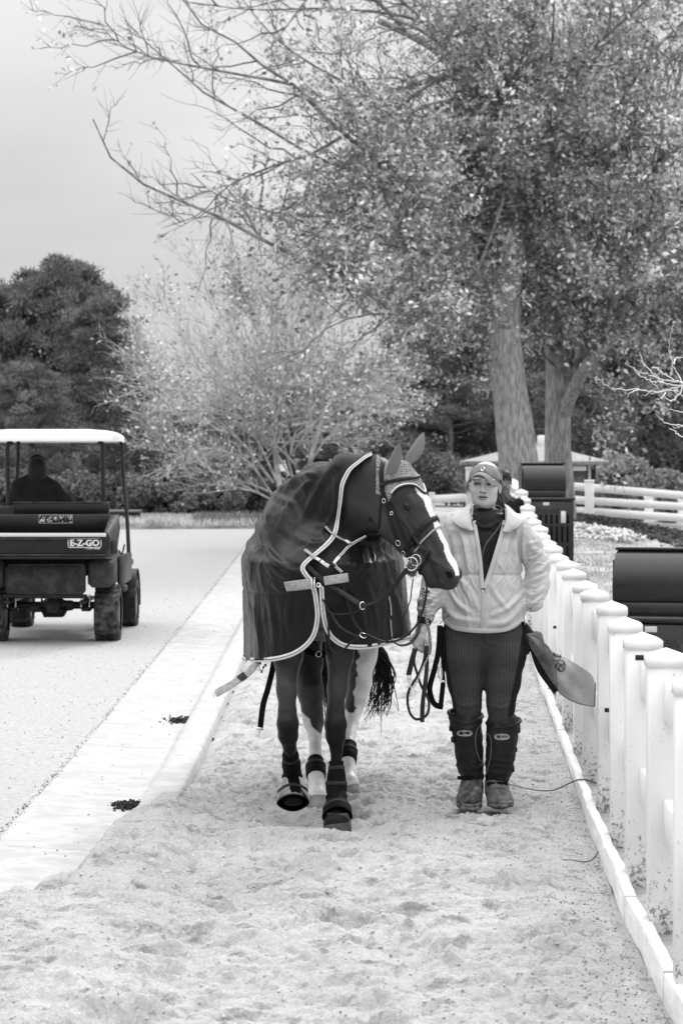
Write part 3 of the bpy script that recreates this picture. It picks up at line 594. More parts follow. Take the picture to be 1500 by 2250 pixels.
    lf = lbm.build('crown', leafm, root, smooth=False); nv = len(lf.data.vertices); fattr(lf, 'leaf_tone', np.repeat(np.clip(g.lognormal(-.15, .55, nv // 4 + 1), .2, 2.1), 4)[:nv]); print(name, 'leaves', tot, 'twigs', len(a3)); return root
def spA(px, py): return np.clip((px - 420) / 560, 0.09, 1.0) * np.clip(1.25 - 0.0 * py, 0.2, 1) * np.where(px < 620, 0.8, 1) * np.where(py < 420, 0.8, 1)
limA = [([(1125, 690, 0), (980, 640, -1), (820, 600, -2), (700, 580, -2.5), (600, 540, -3), (500, 485, -3), (370, 430, -3.2), (300, 395, -3.2), (230, 330, -3.2), (205, 262, -3.2)], 11),
        ([(1125, 600, 0), (960, 450, -1), (850, 370, -1.5), (790, 320, -2), (720, 265, -2.2), (650, 190, -2.5), (600, 165, -2.6), (530, 100, -2.7), (450, 60, -2.8), (395, -10, -2.8)], 11),
        ([(740, 285, -2.1), (650, 192, -2.4), (570, 172, -2.2), (450, 150, -2), (350, 130, -1.8), (290, 110, -1.7), (235, 75, -1.6), (215, 45, -1.6)], 6),
        ([(1110, 560, 0), (900, 430, 0), (780, 375, -.4), (700, 350, -.6), (640, 315, -.8), (560, 265, -1), (450, 205, -1), (400, 160, -1), (350, 120, -1), (275, 45, -1)], 8),
        ([(1100, 420, 0), (900, 270, 0), (750, 178, 0), (690, 145, 0), (600, 80, 0), (530, -5, 0)], 8),
        ([(750, 300, -2), (690, 335, -2), (600, 365, -2.2), (500, 410, -2.4), (440, 470, -2.5), (360, 500, -2.6)], 5),
        ([(1020, 640, 0), (900, 520, 0), (780, 480, .5), (620, 470, .5), (480, 430, 0), (420, 380, 0)], 7),
        ([(1130, 200, 0), (960, 60, 0), (760, 20, 0), (560, 22, 0), (420, 5, 0)], 7),
        ([(1120, 720, -1), (960, 700, -2), (820, 690, -3), (720, 720, -3), (650, 790, -3)], 6),
        ([(1100, 640, -1), (950, 560, -2.4), (860, 540, -3), (760, 530, -3.4), (680, 600, -3.5)], 6),
        ([(1130, 400, -1), (1000, 400, -2.4), (900, 395, -3), (800, 385, -3), (700, 430, -3.5)], 6)]
big_tree('deciduous_tree', 'large spreading tree with long bare-tipped limbs reaching left over the path', 
         [([(1152, 1190, 0), (1146, 1110, 0), (1138, 1000, 0), (1118, 850, 0), (1108, 740, 0), (1116, 600, 0), (1128, 480, 0), (1130, 400, 0)], [52, 46, 43, 38, 36, 30, 27, 25]),
          ([(1130, 410, 0), (1100, 330, 0), (1080, 270, 0), (1040, 190, 0), (950, 105, 0), (830, 45, 0)], [20, 17, 15, 12, 9, 6]),
          ([(1132, 410, 0), (1150, 350, 0), (1130, 260, 0), (1125, 160, 0), (1140, 20, 0), (1150, -120, 0)], [17, 15, 12, 10, 9, 6])],
         limA, (30, 0.35, ), 21, M['leaf'], 41.0, 13, 0.046, (560, 1250, -160, 760, 4.5), n2=16, n3=9, sparse=spA)
def spB(px, py): return np.where((py > 640) & (px > 1200), 0.4, np.clip(1.0 + px * 0, 0.25, 1.2))
big_tree('deciduous_tree', 'forked tree with rough pale trunk rising behind the far black bin',
         [([(1238, 1200, 0), (1232, 1100, 0), (1226, 1000, 0), (1224, 900, 0), (1222, 800, 0), (1215, 700, 0), (1225, 560, 0), (1240, 400, 0)], [34, 30, 29, 27, 24, 20, 15, 11]),
          ([(1232, 920, 0), (1262, 850, -.5), (1290, 800, -1), (1335, 755, -1.4), (1390, 700, -2), (1470, 640, -2.4)], [15, 14, 12, 10, 8, 5]),
          ([(1440, 400, -1), (1400, 345, -1), (1330, 295, -1), (1270, 262, -1)], [8, 9, 9, 6])],
         [([(1260, 850, -.5), (1330, 880, -1), (1400, 860, -2), (1450, 800, -2)], 5), ([(1222, 780, 0), (1180, 740, -1), (1100, 720, -2), (1040, 760, -2.5)], 6)],
         (44, 0.4), 23, M['leafb'], 43.5, 13, 0.05, (1010, 1720, -160, 760, 4.5), n2=15, n3=8, sparse=spB)
def spC(px, py): return 0.95 * np.clip((px - 180) / 260, 0.4, 1.0) * np.clip((py - 380) / 260, 0.3, 1)
rl = random.Random(4); limC = []
for (ex, ey) in [(285, 700), (300, 780), (330, 640), (400, 560), (470, 500), (560, 470), (640, 480), (720, 500), (800, 560), (860, 640), (900, 740), (905, 860), (310, 860), (350, 930), (400, 1000), (840, 960), (760, 600), (520, 620), (600, 640), (690, 640), (440, 700), (380, 760), (480, 850), (760, 800), (820, 860), (540, 560), (640, 560), (290, 820), (880, 900), (860, 800)]:
    sx, sy = 610 + rl.uniform(-40, 40), rl.uniform(900, 1080); mx_, my_ = (sx + ex) / 2 + rl.uniform(-20, 20), (sy + ey) / 2 + (ey < 800) * rl.uniform(-10, 50)
    limC.append(([(sx, sy, rl.uniform(-.5, .5)), (sx * .7 + mx_ * .3, sy * .65 + my_ * .35, 0), (mx_, my_, rl.uniform(-1.5, 1.5)), (ex, ey, rl.uniform(-2.5, 2.5))], rl.uniform(2.2, 4.2)))
for pl_, r_ in (([(600, 1090, 0), (540, 1010, -1), (450, 985, -2), (380, 1000, -2.5), (320, 970, -3)], 4), ([(600, 1060, 0), (520, 960, -1), (430, 890, -2), (350, 850, -2.5), (285, 860, -3)], 4.5), ([(610, 1060, 0), (540, 930, -1), (440, 868, -1.5), (380, 865, -2), (300, 780, -2)], 4), ([(650, 1070, 0), (720, 960, -1), (800, 900, -2), (880, 880, -2.5)], 4), ([(600, 1100, 0), (500, 1050, -1), (420, 1030, -2), (350, 1040, -2)], 3)): limC.append((pl_, r_))
big_tree('pale_tree', 'broad pale tree with fine upswept twigs in light new leaf beyond the road end', [([(628, 1170, 0), (622, 1110, 0), (610, 1040, 0), (600, 940, 0), (596, 820, 0)], [8, 7, 6, 4, 3]), ([(640, 1170, 0.3), (668, 1080, 0), (690, 980, 0), (730, 850, 0)], [7, 6, 5, 3])],
         limC, (0, 0.3), 27, M['leafpale'], 53.0, 3, 0.045, (300, 900, 500, 900, 3), bark='barklight', n2=16, n3=12, L2=(1.5, 0.9), L3=(0.7, 0.45), up=0.28, sparse=spC, ang=0.6)
# conifers: whorled limbs that carry flattened needle clumps
def pine_mesh(seed, H, W, nb, ncl, per):
    g = np.random.default_rng(seed); tk = MB(); q = np.array([[0, 0, z] for z in np.linspace(0, H * 0.96, 12)]) + g.normal(size=(12, 3)) * [0.06, 0.06, 0]
    tk.tube(q, np.linspace(H * 0.022, 0.03, 12), 8)
    hz = H * (0.06 + 0.92 * g.random(nb) ** 0.9); az = g.random(nb) * 6.283; prof = np.interp(hz / H, [0, 0.12, 0.35, 0.6, 0.8, 0.93, 1], [0.75, 0.95, 1, 0.85, 0.62, 0.38, 0.1]) * W / 2 * g.uniform(0.72, 1.12, nb)
    s = np.stack([hz * 0, hz * 0, hz - prof * 0.12], 1); e = np.stack([np.cos(az) * prof, np.sin(az) * prof, hz + prof * 0.22], 1); u = np.linspace(0, 1, 5)[None, :, None]
    A = s[:, None] * (1 - u) + e[:, None] * u; A[:, 1:4, 2] -= 0.12; tubes(tk, A, np.full(nb, 0.05), np.full(nb, 0.015), 4)
    idx = np.repeat(np.arange(nb), ncl); t = 0.35 + 0.65 * g.random(len(idx)) ** 0.7; cc = s[idx] * (1 - t[:, None]) + e[idx] * t[:, None] + g.normal(size=(len(idx), 3)) * [0.22, 0.22, 0.14]
    rad = g.uniform(0.32, 0.75, len(idx)); j = np.repeat(np.arange(len(idx)), per); d = unit(g.normal(size=(len(j), 3))); pos = cc[j] + d * rad[j, None] * [1, 1, 0.5] * (0.55 + 0.45 * g.random(len(j)))[:, None]
    dd = unit(d + [0, 0, 0.5] + g.normal(size=(len(j), 3)) * 0.5); v = unit(np.cross(dd, g.normal(size=(len(j), 3)))); ln = g.uniform(0.07, 0.16, len(j))[:, None]
    V = np.stack([pos - v * 0.035, pos + v * 0.035, pos + dd * ln * 1.6], 1).reshape(-1, 3); return tk, V, np.arange(len(j) * 3).reshape(-1, 3)
variants = []
for sd_, H, W in ((1, 10, 6.2), (2, 9, 5.2), (5, 11, 5.8)):
    tk, V, T_ = pine_mesh(sd_, H, W, 80, 6, 85); variants.append((tk, V, T_, H))
pm_ = {}
def pine(k, px, top, width, Y, label, rot):
    tk, V, T_, H = variants[k]; x = (px - CX) * Y / F; z0 = float(terr(x, Y)) - 0.1; h = CAMH - (top - HY) * Y / F - z0
    r = thing('pine_tree', label, 'tree', (x, Y, z0)); wid = {0: 6.2, 1: 5.2, 2: 5.8}[k]; sx = width * Y / F / wid; r.scale = (sx, sx, h / H); r.rotation_euler = (0, 0, rot)
    if k not in pm_:
        a_ = tk.build('trunk', M['barkdark'], r, smooth=True); b_ = mk('crown', V, None, T_, M['needle'], r); pm_[k] = (a_.data, b_.data)
    else:
        for nm, d in zip(('trunk', 'crown'), pm_[k]): o = bpy.data.objects.new(nm, d); C.objects.link(o); o.parent = r
for k, px, top, wd, Y, lb, ro_ in [
    (0, 108, 570, 300, 78, 'tallest dark pine with a rounded top above the utility cart', 0.3), (1, 172, 582, 290, 80, 'dark pine crowding the right side of the tallest pine', 1.3),
    (2, 5, 632, 240, 79, 'dark pine cut by the left edge of the photo', 2.0), (1, 232, 655, 250, 76, 'shorter dark pine stepping down toward the pale tree', 3.0), (0, 60, 800, 260, 71, 'low dark pine behind the cart roof', 4.0),
    (2, 285, 770, 230, 74, 'low dark pine at the left fringe of the pale tree', 0.9), (0, 390, 905, 240, 80, 'dark pine glimpsed through the left half of the pale tree', 2.2), (1, 500, 880, 260, 84, 'dark pine behind the middle of the pale tree', 5.1),
    (2, 640, 850, 280, 86, 'dark pine behind the stems of the pale tree', 1.1), (0, 770, 820, 270, 84, 'dark pine behind the right half of the pale tree', 3.4), (1, 890, 740, 260, 82, 'dark pine at the right fringe of the pale tree', 0.2),
    (2, 985, 690, 270, 80, 'dark pine left of the large leaning trunk', 4.4), (0, 1085, 640, 280, 85, 'dark pine just behind the large leaning trunk', 2.7), (1, 1190, 620, 280, 82, 'dark pine seen between the two big trunks', 1.9),
    (1, 1262, 800, 260, 72, 'low dark pine filling the gap right of the forked trunk', 2.4), (2, 1300, 560, 300, 84, 'tall dark pine right of the forked trunk', 3.9), (0, 1395, 600, 290, 80, 'dark pine above the round grey shrub', 5.6), (1, 1500, 520, 320, 83, 'tall dark pine at the right edge behind the ranch fence', 0.6), (2, 1620, 540, 320, 80, 'dark pine standing just beyond the right edge', 1.6)]:
    pine(k, px, top, wd, Y, lb, ro_)
def shrub(px, top, width, Y, label, m, n=9000, seed=1, sz=0.06, name='shrub'):
    g = np.random.default_rng(seed); x = (px - CX) * Y / F; z0 = float(terr(x, Y)) - 0.05; h = CAMH - (top - HY) * Y / F - z0; w_ = width * Y / F / 2
    r = thing(name, label, 'shrub', (x, Y, z0)); st = MB(); nb = 26; az = g.random(nb) * 6.283; el_ = g.uniform(0.5, 1.5, nb); d = np.stack([np.cos(az) * np.cos(el_) * w_, np.sin(az) * np.cos(el_) * w_, np.sin(el_) * h], 1) * 0.85
    u = np.linspace(0, 1, 5)[None, :, None]; A = d[:, None] * u; A[..., 2] += 0.06 * np.sin(np.linspace(0, 3.14, 5)); tubes(st, A, np.full(nb, 0.03), np.full(nb, 0.008), 4); st.build('stems', M['barkdark'], r)
    nc = 60; cd_ = unit(g.normal(size=(nc, 3)) + [0, 0, 0.4]) * g.uniform(0.5, 0.92, nc)[:, None]; cc = cd_ * [w_, w_, h * 0.5] + [0, 0, h * 0.5]; j = g.integers(0, nc, n); p = cc[j] + unit(g.normal(size=(n, 3))) * min(w_, h) * 0.24 * g.random(n)[:, None] ** 0.4; p[:, 2] = np.abs(p[:, 2])
    nn = unit(g.normal(size=(n, 3)) + [0, 0, .4]); u_ = unit(np.cross(nn, g.normal(size=(n, 3)))); v_ = np.cross(nn, u_); s_ = (sz * g.uniform(.6, 1.4, n))[:, None]
    mk('foliage', np.stack([p - u_ * s_, p + v_ * s_ * .5, p + u_ * s_, p - v_ * s_ * .5], 1).reshape(-1, 3), np.arange(n * 4).reshape(-1, 4), None, m, r)
shrub(1372, 988, 170, 62, 'round mid-grey shrub beside the small shed', M['shrubleaf'], 12000, 1, 0.07)
shrub(1478, 1035, 150, 64, 'low shrub behind the ranch fence at the right edge', M['shrubleaf'], 8000, 2, 0.07)
shrub(470, 1062, 210, 55, 'dark bush at the far end of the road nearest the rug-covered horse', M['needle'], 11000, 3)
shrub(365, 1072, 190, 54.5, 'low dark bush right of the cart strut', M['needle'], 9000, 4)
shrub(590, 1062, 200, 55.5, 'dark bush under the pale tree stems', M['needle'], 9000, 5)
shrub(255, 1045, 210, 54, 'dark bush seen through the cart cab', M['needle'], 9000, 6)
shrub(90, 1035, 300, 55, 'dark bush behind the cart driver', M['needle'], 11000, 7)
shrub(930, 1000, 220, 70, 'dark bush above the rail fence left of the woman', M['needle'], 10000, 8)
shrub(820, 1020, 200, 68, 'dark bush hidden behind the horse head', M['needle'], 8000, 9)
shrub(1060, 1010, 200, 69, 'dark bush behind the shed eave above the cap', M['needle'], 9000, 10)
# bare twiggy tree just outside the right edge, its twigs reach into view
M['twig'] = mat('pale_dry_twig', 0.62, 0.8, 0.2, 0.1, 30)
bt = thing('bare_tree', 'small leafless tree whose pale curling twigs enter from the right edge', 'tree'); Yb = 12.6
tm = MB(); tm.tube([P(1690, 1700, Yb), P(1680, 1400, Yb), P(1665, 1150, Yb), P(1640, 980, Yb), P(1600, 900, Yb)], [0.035, 0.032, 0.028, 0.022, 0.014], 8); tm.build('trunk', M['twig'], bt, True)
tw = [[(1600, 900), (1560, 862), (1500, 850), (1450, 862), (1400, 857), (1352, 855), (1328, 845), (1306, 829)], [(1560, 862), (1500, 842), (1462, 836), (1420, 822), (1395, 812), (1371, 796)], [(1500, 850), (1455, 842), (1430, 838), (1402, 824), (1392, 806)], [(1560, 860), (1520, 842), (1500, 838), (1482, 810), (1470, 775), (1470, 745), (1478, 707)],
      [(1600, 900), (1560, 880), (1500, 870), (1468, 856), (1440, 862), (1412, 868)], [(1452, 842), (1430, 815), (1415, 800), (1405, 775)], [(1600, 905), (1540, 905), (1500, 908), (1480, 902), (1465, 898), (1446, 884)], [(1600, 920), (1540, 930), (1500, 935), (1475, 933), (1455, 924), (1438, 908)], [(1600, 930), (1540, 955), (1500, 958), (1480, 948), (1468, 940)],
      [(1500, 935), (1490, 940), (1476, 938)], [(1462, 862), (1452, 874), (1448, 868)], [(1402, 857), (1385, 862), (1376, 872)], [(1478, 800), (1485, 786), (1500, 785)], [(1500, 850), (1478, 880), (1462, 875), (1440, 850), (1425, 830)], [(1500, 842), (1470, 830), (1445, 812), (1432, 808), (1455, 808)]]
bm_ = MB()
for k, t_ in enumerate(tw):
    q = crom([P(x, y, Yb + 0.25 * math.sin(k * 2.1 + i * 0.5)) for i, (x, y) in enumerate(t_)], 6); q += 0.0035 * np.random.default_rng(k).normal(size=q.shape); bm_.tube(q, np.linspace(0.0055 if k in (0, 3, 7, 8) else 0.004, 0.0013, len(q)), 5)
bm_.build('twigs', M['twig'], bt, True)
# ------------------------------------------------------------------ grass, chips, rubble, droppings
def blades(name, label, n, xr, yr, h, m, seed, dens=None, wd=0.006, lean=0.3, cat='grass'):
    g = np.random.default_rng(seed); X = g.uniform(*xr, n); Y = yr[0] + (yr[1] - yr[0]) * g.random(n) ** 1.3
    if dens is not None: k = dens(X, Y) > g.random(n); X, Y = X[k], Y[k]
    n = len(X); Z = terr(X, Y) - 0.01; hh = h * g.uniform(0.4, 1.3, n); a = g.random(n) * 6.283; b0 = np.stack([X, Y, Z], 1); dv = np.stack([np.cos(a), np.sin(a), a * 0], 1) * wd * (Y / 18)[:, None]; tip = b0 + np.stack([g.normal(size=n) * lean * hh, g.normal(size=n) * lean * hh, hh], 1)
    o = mk(name, np.stack([b0 - dv, b0 + dv, tip], 1).reshape(-1, 3), None, np.arange(n * 3).reshape(-1, 3), m); tag(o, label, cat, 'stuff'); return o
M['blade'] = mat('dry_grass_blades', 0.5, 0.8, 0.1, 0.3, 1.5); M['blade2'] = mat('bleached_grass_blades', 0.6, 0.8, 0.1, 0.2, 1.5); M['reed'] = mat('dull_reeds', 0.22, 0.8, 0.1, 0.4, 3)
blades('dry_grass', 'pale dry grass on the slope beyond the white fence', 60000, (1.2, 9), (14, 50), 0.045, M['blade'], 1, lambda X, Y: (X > fence_x(Y) + 0.35) * np.clip(1.3 * noise3(np.stack([X, Y, X * 0], -1), 0.8) + 0.7, 0.15, 1))
blades('pale_grass', 'strip of pale tall grass where the road ends', 30000, (-8, 1.5), (46.6, 52.5), 0.13, M['blade2'], 2, lambda X, Y: np.where(X < -2.5, 1, 0.6), 0.008)
blades('reeds', 'thin dull reeds at the end of the road beside the pale grass', 3500, (-2.9, 1), (46.8, 50), 0.22, M['reed'], 3, None, 0.006)
def chips(name, label, n, fn, size, m, seed, cat, flat=0.4, pile=0.0):
    g = np.random.default_rng(seed); X, Y, Z = fn(g, n); n = len(X); s_ = size * g.uniform(0.4, 1.5, n); V0 = np.array([[1, 0, 0], [-1, 0, 0], [0, 1, 0], [0, -1, 0], [0, 0, 1], [0, 0, -1]], float); T0 = np.array([[0, 2, 4], [2, 1, 4], [1, 3, 4], [3, 0, 4], [2, 0, 5], [1, 2, 5], [3, 1, 5], [0, 3, 5]])
    A = V0[None] * g.uniform(0.5, 1.3, (n, 6, 1)) * np.stack([np.ones(n), g.uniform(.4, 1, n), np.full(n, flat)], 1)[:, None]; a = g.random(n) * 6.283; c_, s2 = np.cos(a), np.sin(a)
    x = A[..., 0] * c_[:, None] - A[..., 1] * s2[:, None]; y = A[..., 0] * s2[:, None] + A[..., 1] * c_[:, None]; W_ = np.stack([x, y, A[..., 2] + 0.3 * A[..., 0] * g.normal(size=(n, 1))], -1) * s_[:, None, None] + np.stack([X, Y, Z], 1)[:, None]
    o = mk(name, W_.reshape(-1, 3), None, (T0[None] + np.arange(n)[:, None, None] * 6).reshape(-1, 3), m); tag(o, label, cat, 'stuff'); return o
M['mulch'] = mat('dark_mulch', 0.07, 0.95, 0.1, 0.6, 6); M['rubble'] = mat('pale_rubble', 0.62, 0.9, 0.1, 0.25, 7); M['dung'] = mat('dark_droppings', 0.045, 0.9, 0.1, 0.5, 60); M['grit'] = mat('dark_grit', 0.17, 0.95, 0.1, 0.5, 80); M['clod'] = mat('sand_clods', 0.48, 0.95, 0.1, 0.3, 40)
def bankf(g, n):
    t = g.random(n); px = 1235 + 330 * t; Yc = 47 - 12 * t; Y = Yc + g.normal(size=n) * 1.3; X = (px - CX) * Y / F; return X, Y, terr(X, Y) + 0.02 + 0.10 * np.exp(-((Y - Yc) / 1.2) ** 2) * g.random(n)
chips('mulch', 'dark bark mulch along the foot of the ranch fence', 5200, bankf, 0.05, M['mulch'], 4, 'mulch')
def rubf(g, n):
    t = g.random(n); px = 1215 + 165 * t + g.normal(size=n) * 14; Yc = 39.5 - 3.5 * t; Y = Yc + g.normal(size=n) * (0.8 - 0.5 * t); X = (px - CX) * Y / F; return X, Y, terr(X, Y) + 0.02 + 0.13 * np.exp(-((Y - Yc) / 0.8) ** 2) * g.random(n)
chips('rubble', 'low heap of pale broken stone in front of the forked tree', 900, rubf, 0.055, M['rubble'], 5, 'rubble', 0.6)
def pile(cx, cy, rx, ry, z): return lambda g, n: (cx + g.normal(size=n) * rx * 0.5, cy + g.normal(size=n) * ry * 0.5, z + np.abs(g.normal(size=n)) * 0.012)
def heap(px, py, zz, rx, ry, label, seed, n=260):
    Y = (CAMH - zz) * F / (py - HY); X = (px - CX) * Y / F; chips('dung_pile', label, n, pile(X, Y, rx, ry, zz + float(terr(X, Y)) + 0.004), 0.013, M['dung'], seed, 'droppings', 0.6)
heap(402, 1594, -0.085, 0.115, 0.16, 'small dark heap of droppings in the gutter, farther from the camera', 6)
heap(284, 1774, -0.085, 0.085, 0.12, 'small dark heap of droppings in the gutter, nearer to the camera', 7)
heap(215, 1988, -0.07, 0.05, 0.03, 'scattered dark crumbs where sand spills over the gutter', 8, 60)
def sandz(X, Y):
    ys_, lx_, xs_, SZ_ = SANDGRID; i = np.clip(np.searchsorted(ys_, Y), 0, len(ys_) - 1); t = (X - lx_[i]) / (edge_x(ys_[i]) - lx_[i]); j = np.clip((t * (len(xs_) - 1)).astype(int), 0, len(xs_) - 1); return SZ_[i, j]
def clodf(g, n):
    Y = 6.7 + 14 * g.random(n) ** 1.5; X = left_x(Y) + 0.04 + g.random(n) * (edge_x(Y) - left_x(Y) - 0.05); return X, Y, sandz(X, Y) + 0.001
chips('sand_clods', 'small loose clods of pale sand kicked over the riding path', 8000, clodf, 0.006, M['clod'], 9, 'sand clods', 0.7)
def gritf(g, n):
    Y = 6.7 + 16 * g.random(n) ** 1.4; X = edge_x(Y) - np.abs(g.normal(size=n)) * 0.22 - 0.01; return X, Y, sandz(X, Y) + 0.0005
chips('grit', 'dark grit gathered along the sand side of the edging boards', 3500, gritf, 0.004, M['grit'], 10, 'grit', 0.6)
def jointf(g, n):
    Y = 9 + 32 * g.random(n) ** 1.6; X = JX + g.normal(size=n) * 0.014; return X, Y, terr(X, Y) - 0.058
chips('joint_debris', 'dark crumbs caught in the joint between the road and the gutter', 1300, jointf, 0.0055, M['grit'], 12, 'debris', 0.5)
def crumbf(g, n):
    Y = 8 + 22 * g.random(n) ** 1.5; X = g.uniform(-3.2, KX - 0.05, n); return X, Y, terr(X, Y) - np.where(X < JX, 0.058 + 0.004 * np.abs(X - JX), np.interp(X, [JX, KX], [0.06, 0.083]))
chips('crumbs', 'tiny dark crumbs strewn over the gutter and the road edge', 900, crumbf, 0.006, M['grit'], 13, 'debris', 0.5)
M['root'] = mat('dark_root', 0.1, 0.9)
rt = MB(); q = crom([(1.30, 12.25, .06), (1.235, 12.3, .075), (1.19, 12.42, .05), (1.08, 12.38, .01), (0.97, 12.45, .006), (0.86, 12.7, .004)], 6); rt.tube(q, np.linspace(.005, .002, len(q)), 6); tag(rt.build('root', M['root'], None, True), 'thin dark root crossing the edging boards beside the woman', 'root')
rt = MB(); q = crom([(1.09, 10.28, .03), (1.06, 10.2, .012), (1.02, 10.15, .008), (0.97, 10.2, .008), (0.93, 10.22, .006)], 6); rt.tube(q, np.linspace(.004, .0015, len(q)), 6); tag(rt.build('twig', M['root'], None, True), 'short curved twig on the sand touching the nearer edging board', 'twig')
# ------------------------------------------------------------------ horse
HO = P(850, 1040, 11.22); ph = R(25); hd = Vector((math.cos(ph), -math.sin(ph), 0)); zz_ = Vector((0, 0, 1))
ha = hd * 0.43 - zz_ * 0.903; hf = hd * 0.903 + zz_ * 0.43; hl = Vector((-math.sin(ph), -math.cos(ph), 0))
def HP(s, t, l=0.0): return HO + ha * s + hf * t + hl * l
S = SDF((-0.50, 10.80, -0.06), (0.60, 13.45, 1.74), 0.0058)
bx = -0.078
# trunk of the body
tor = [((bx, 11.36, 1.16), (.17, .20)), ((bx, 11.55, 1.20), (.235, .33)), ((bx - .005, 11.9, 1.19), (.29, .37)), ((bx - .01, 12.35, 1.17), (.315, .365)), ((bx - .01, 12.75, 1.24), (.29, .33)), ((bx - .01, 12.98, 1.30), (.26, .30)), ((bx - .01, 13.14, 1.27), (.17, .22))]
S.chain([t[0] for t in tor], [t[1] for t in tor], k=0.06)
S.chain([(bx, 11.55, 1.53), (bx - .01, 11.9, 1.56), (bx - .01, 12.4, 1.47), (bx - .01, 12.8, 1.53)], [(.06, .07), (.07, .075), (.09, .08), (.1, .09)], k=0.08)
for sd_ in (-1, 1):
    S.ell((bx + sd_ * .12, 11.33, 1.12), (.10, .09, .15), k=0.06); S.ell((bx + sd_ * .19, 12.95, 1.15), (.13, .2, .25), k=0.08); S.ell((bx + sd_ * .2, 11.6, 1.15), (.08, .16, .27), k=0.06)
# neck: wide in the plane of the bend
nup = (-.55, .08, .83)
nk = [(P(712, 1165, 11.62), (.13, .27)), (P(748, 1125, 11.42), (.11, .205)), (P(790, 1090, 11.30), (.092, .178)), (P(828, 1078, 11.24), (.08, .163)), (P(858, 1078, 11.22), (.07, .13))]
S.chain([n[0] for n in nk], [n[1] for n in nk], up=nup, k=0.05)
# head
A3 = (ha, hf, hl)
hs = [(0.03, .035, .085, .062), (.10, .048, .08, .085), (.2, .058, .072, .083), (.30, .066, .062, .062), (.42, .072, .055, .05), (.52, .078, .052, .05), (.57, .07, .05, .05)]
S.chain([HP(a, b) for a, b, c, d in hs], [(d, c) for a, b, c, d in hs], up=hf, k=0.02)
for sd_ in (-1, 1):
    S.ell(HP(.205, -.035, sd_ * .032), (.125, .108, .045), A3, k=0.03)                    # round cheek
    S.ell(HP(.12, .03, sd_ * .06), (.06, .05, .035), A3, k=0.02)
    S.chain([HP(.235, .018, sd_ * .075), HP(.40, .03, sd_ * .05)], [.0145, .007], k=0.009)        # facial crest
    S.chain([HP(.06, -.075, sd_ * .05), HP(.13, -.135, sd_ * .045), HP(.21, -.155, sd_ * .035)], [.008, .009, .007], k=0.018, op='sub'); S.chain([HP(.27, .085, sd_ * .055), HP(.40, .10, sd_ * .04)], [.006, .004], k=.01)
    S.ell(HP(.185, .088, sd_ * .078), (.034, .016, .016), (ha * .9 + hf * .3, hf, hl), k=0.012)      # brow
    S.ell(HP(.203, .058, sd_ * .092), (.026, .017, .016), A3, k=0.008, op='sub'); S.ell(HP(.203, .057, sd_ * .083), (.026, .022, .02), A3, k=0.006)
    S.ell(HP(.222, .038, sd_ * .086), (.03, .008, .008), A3, k=0.01)
    S.ell(HP(.555, .098, sd_ * .042), (.036, .03, .022), A3, k=0.012)                   # nostril wing
    S.ell(HP(.563, .100, sd_ * .062), (.022, .012, .02), (ha * .85 + hf * .5, hf * .85 - ha * .5, hl), k=0.006, op='sub')
    S.chain([HP(.46, .055, sd_ * .052), HP(.53, .10, sd_ * .048)], [.006, .008], k=0.012)
    S.chain([HP(.12, .065, sd_ * .055), HP(.09, .085, sd_ * .05)], [.03, .025], k=0.02)
S.chain([HP(.24, -.095), HP(.34, -.055), HP(.45, -.018), HP(.53, .0)], [(.045, .05), (.036, .042), (.03, .036), (.03, .034)], up=hf, k=0.03)   # jaw
S.ell(HP(.545, -.012), (.034, .03, .03), A3, k=0.015)
S.ell(HP(.572, .050), (.030, .045, .043), A3, k=0.02); S.ell(HP(.558, .012), (.03, .026, .036), A3, k=0.01)                          # lips
S.chain([HP(.50, .022, .05), HP(.55, .026, .05), HP(.60, .032, .036)], [.0045, .005, .0045], k=0.006, op='sub')                        # mouth line
S.ell(HP(.40, .085, .05), (.06, .014, .01), A3, k=0.015, op='sub')
# veins and hollow below the eye
S.chain([HP(.26, .04, .075), HP(.31, .055, .068), HP(.37, .05, .06)], [.004, .004, .003], k=0.008)
# legs; radius pairs are (across, fore-aft)
fw = (0, -1, 0)
def leg(pts, rs, k=0.02): S.chain(pts, [(a, b) for a, b in rs], up=fw, k=k)
# planted fore (image right)
leg([P(745, 1330, 11.42), P(747, 1440, 11.34), P(741, 1512, 11.32), P(737, 1560, 11.31)], [(.085, .11), (.060, .075), (.042, .055), (.040, .048)], .03)
leg([P(737, 1566, 11.31), P(737, 1592, 11.29), P(737, 1618, 11.30), P(738, 1640, 11.31)], [(.043, .05), (.05, .054), (.045, .05), (.031, .038)], .015)
leg([P(738, 1640, 11.31), P(739, 1700, 11.31), P(739, 1735, 11.30)], [(.028, .036), (.027, .035), (.038, .045)], .015)
leg([P(739, 1735, 11.30), P(740, 1762, 11.25)], [(.037, .043), (.034, .038)], .01)
leg([P(740, 1760, 11.25), (P(740, 1795, 11.20)[0], 11.20, .03), (P(740, 1812, 11.17)[0], 11.17, .012)], [(.045, .05), (.058, .066), (.064, .07)], .01)
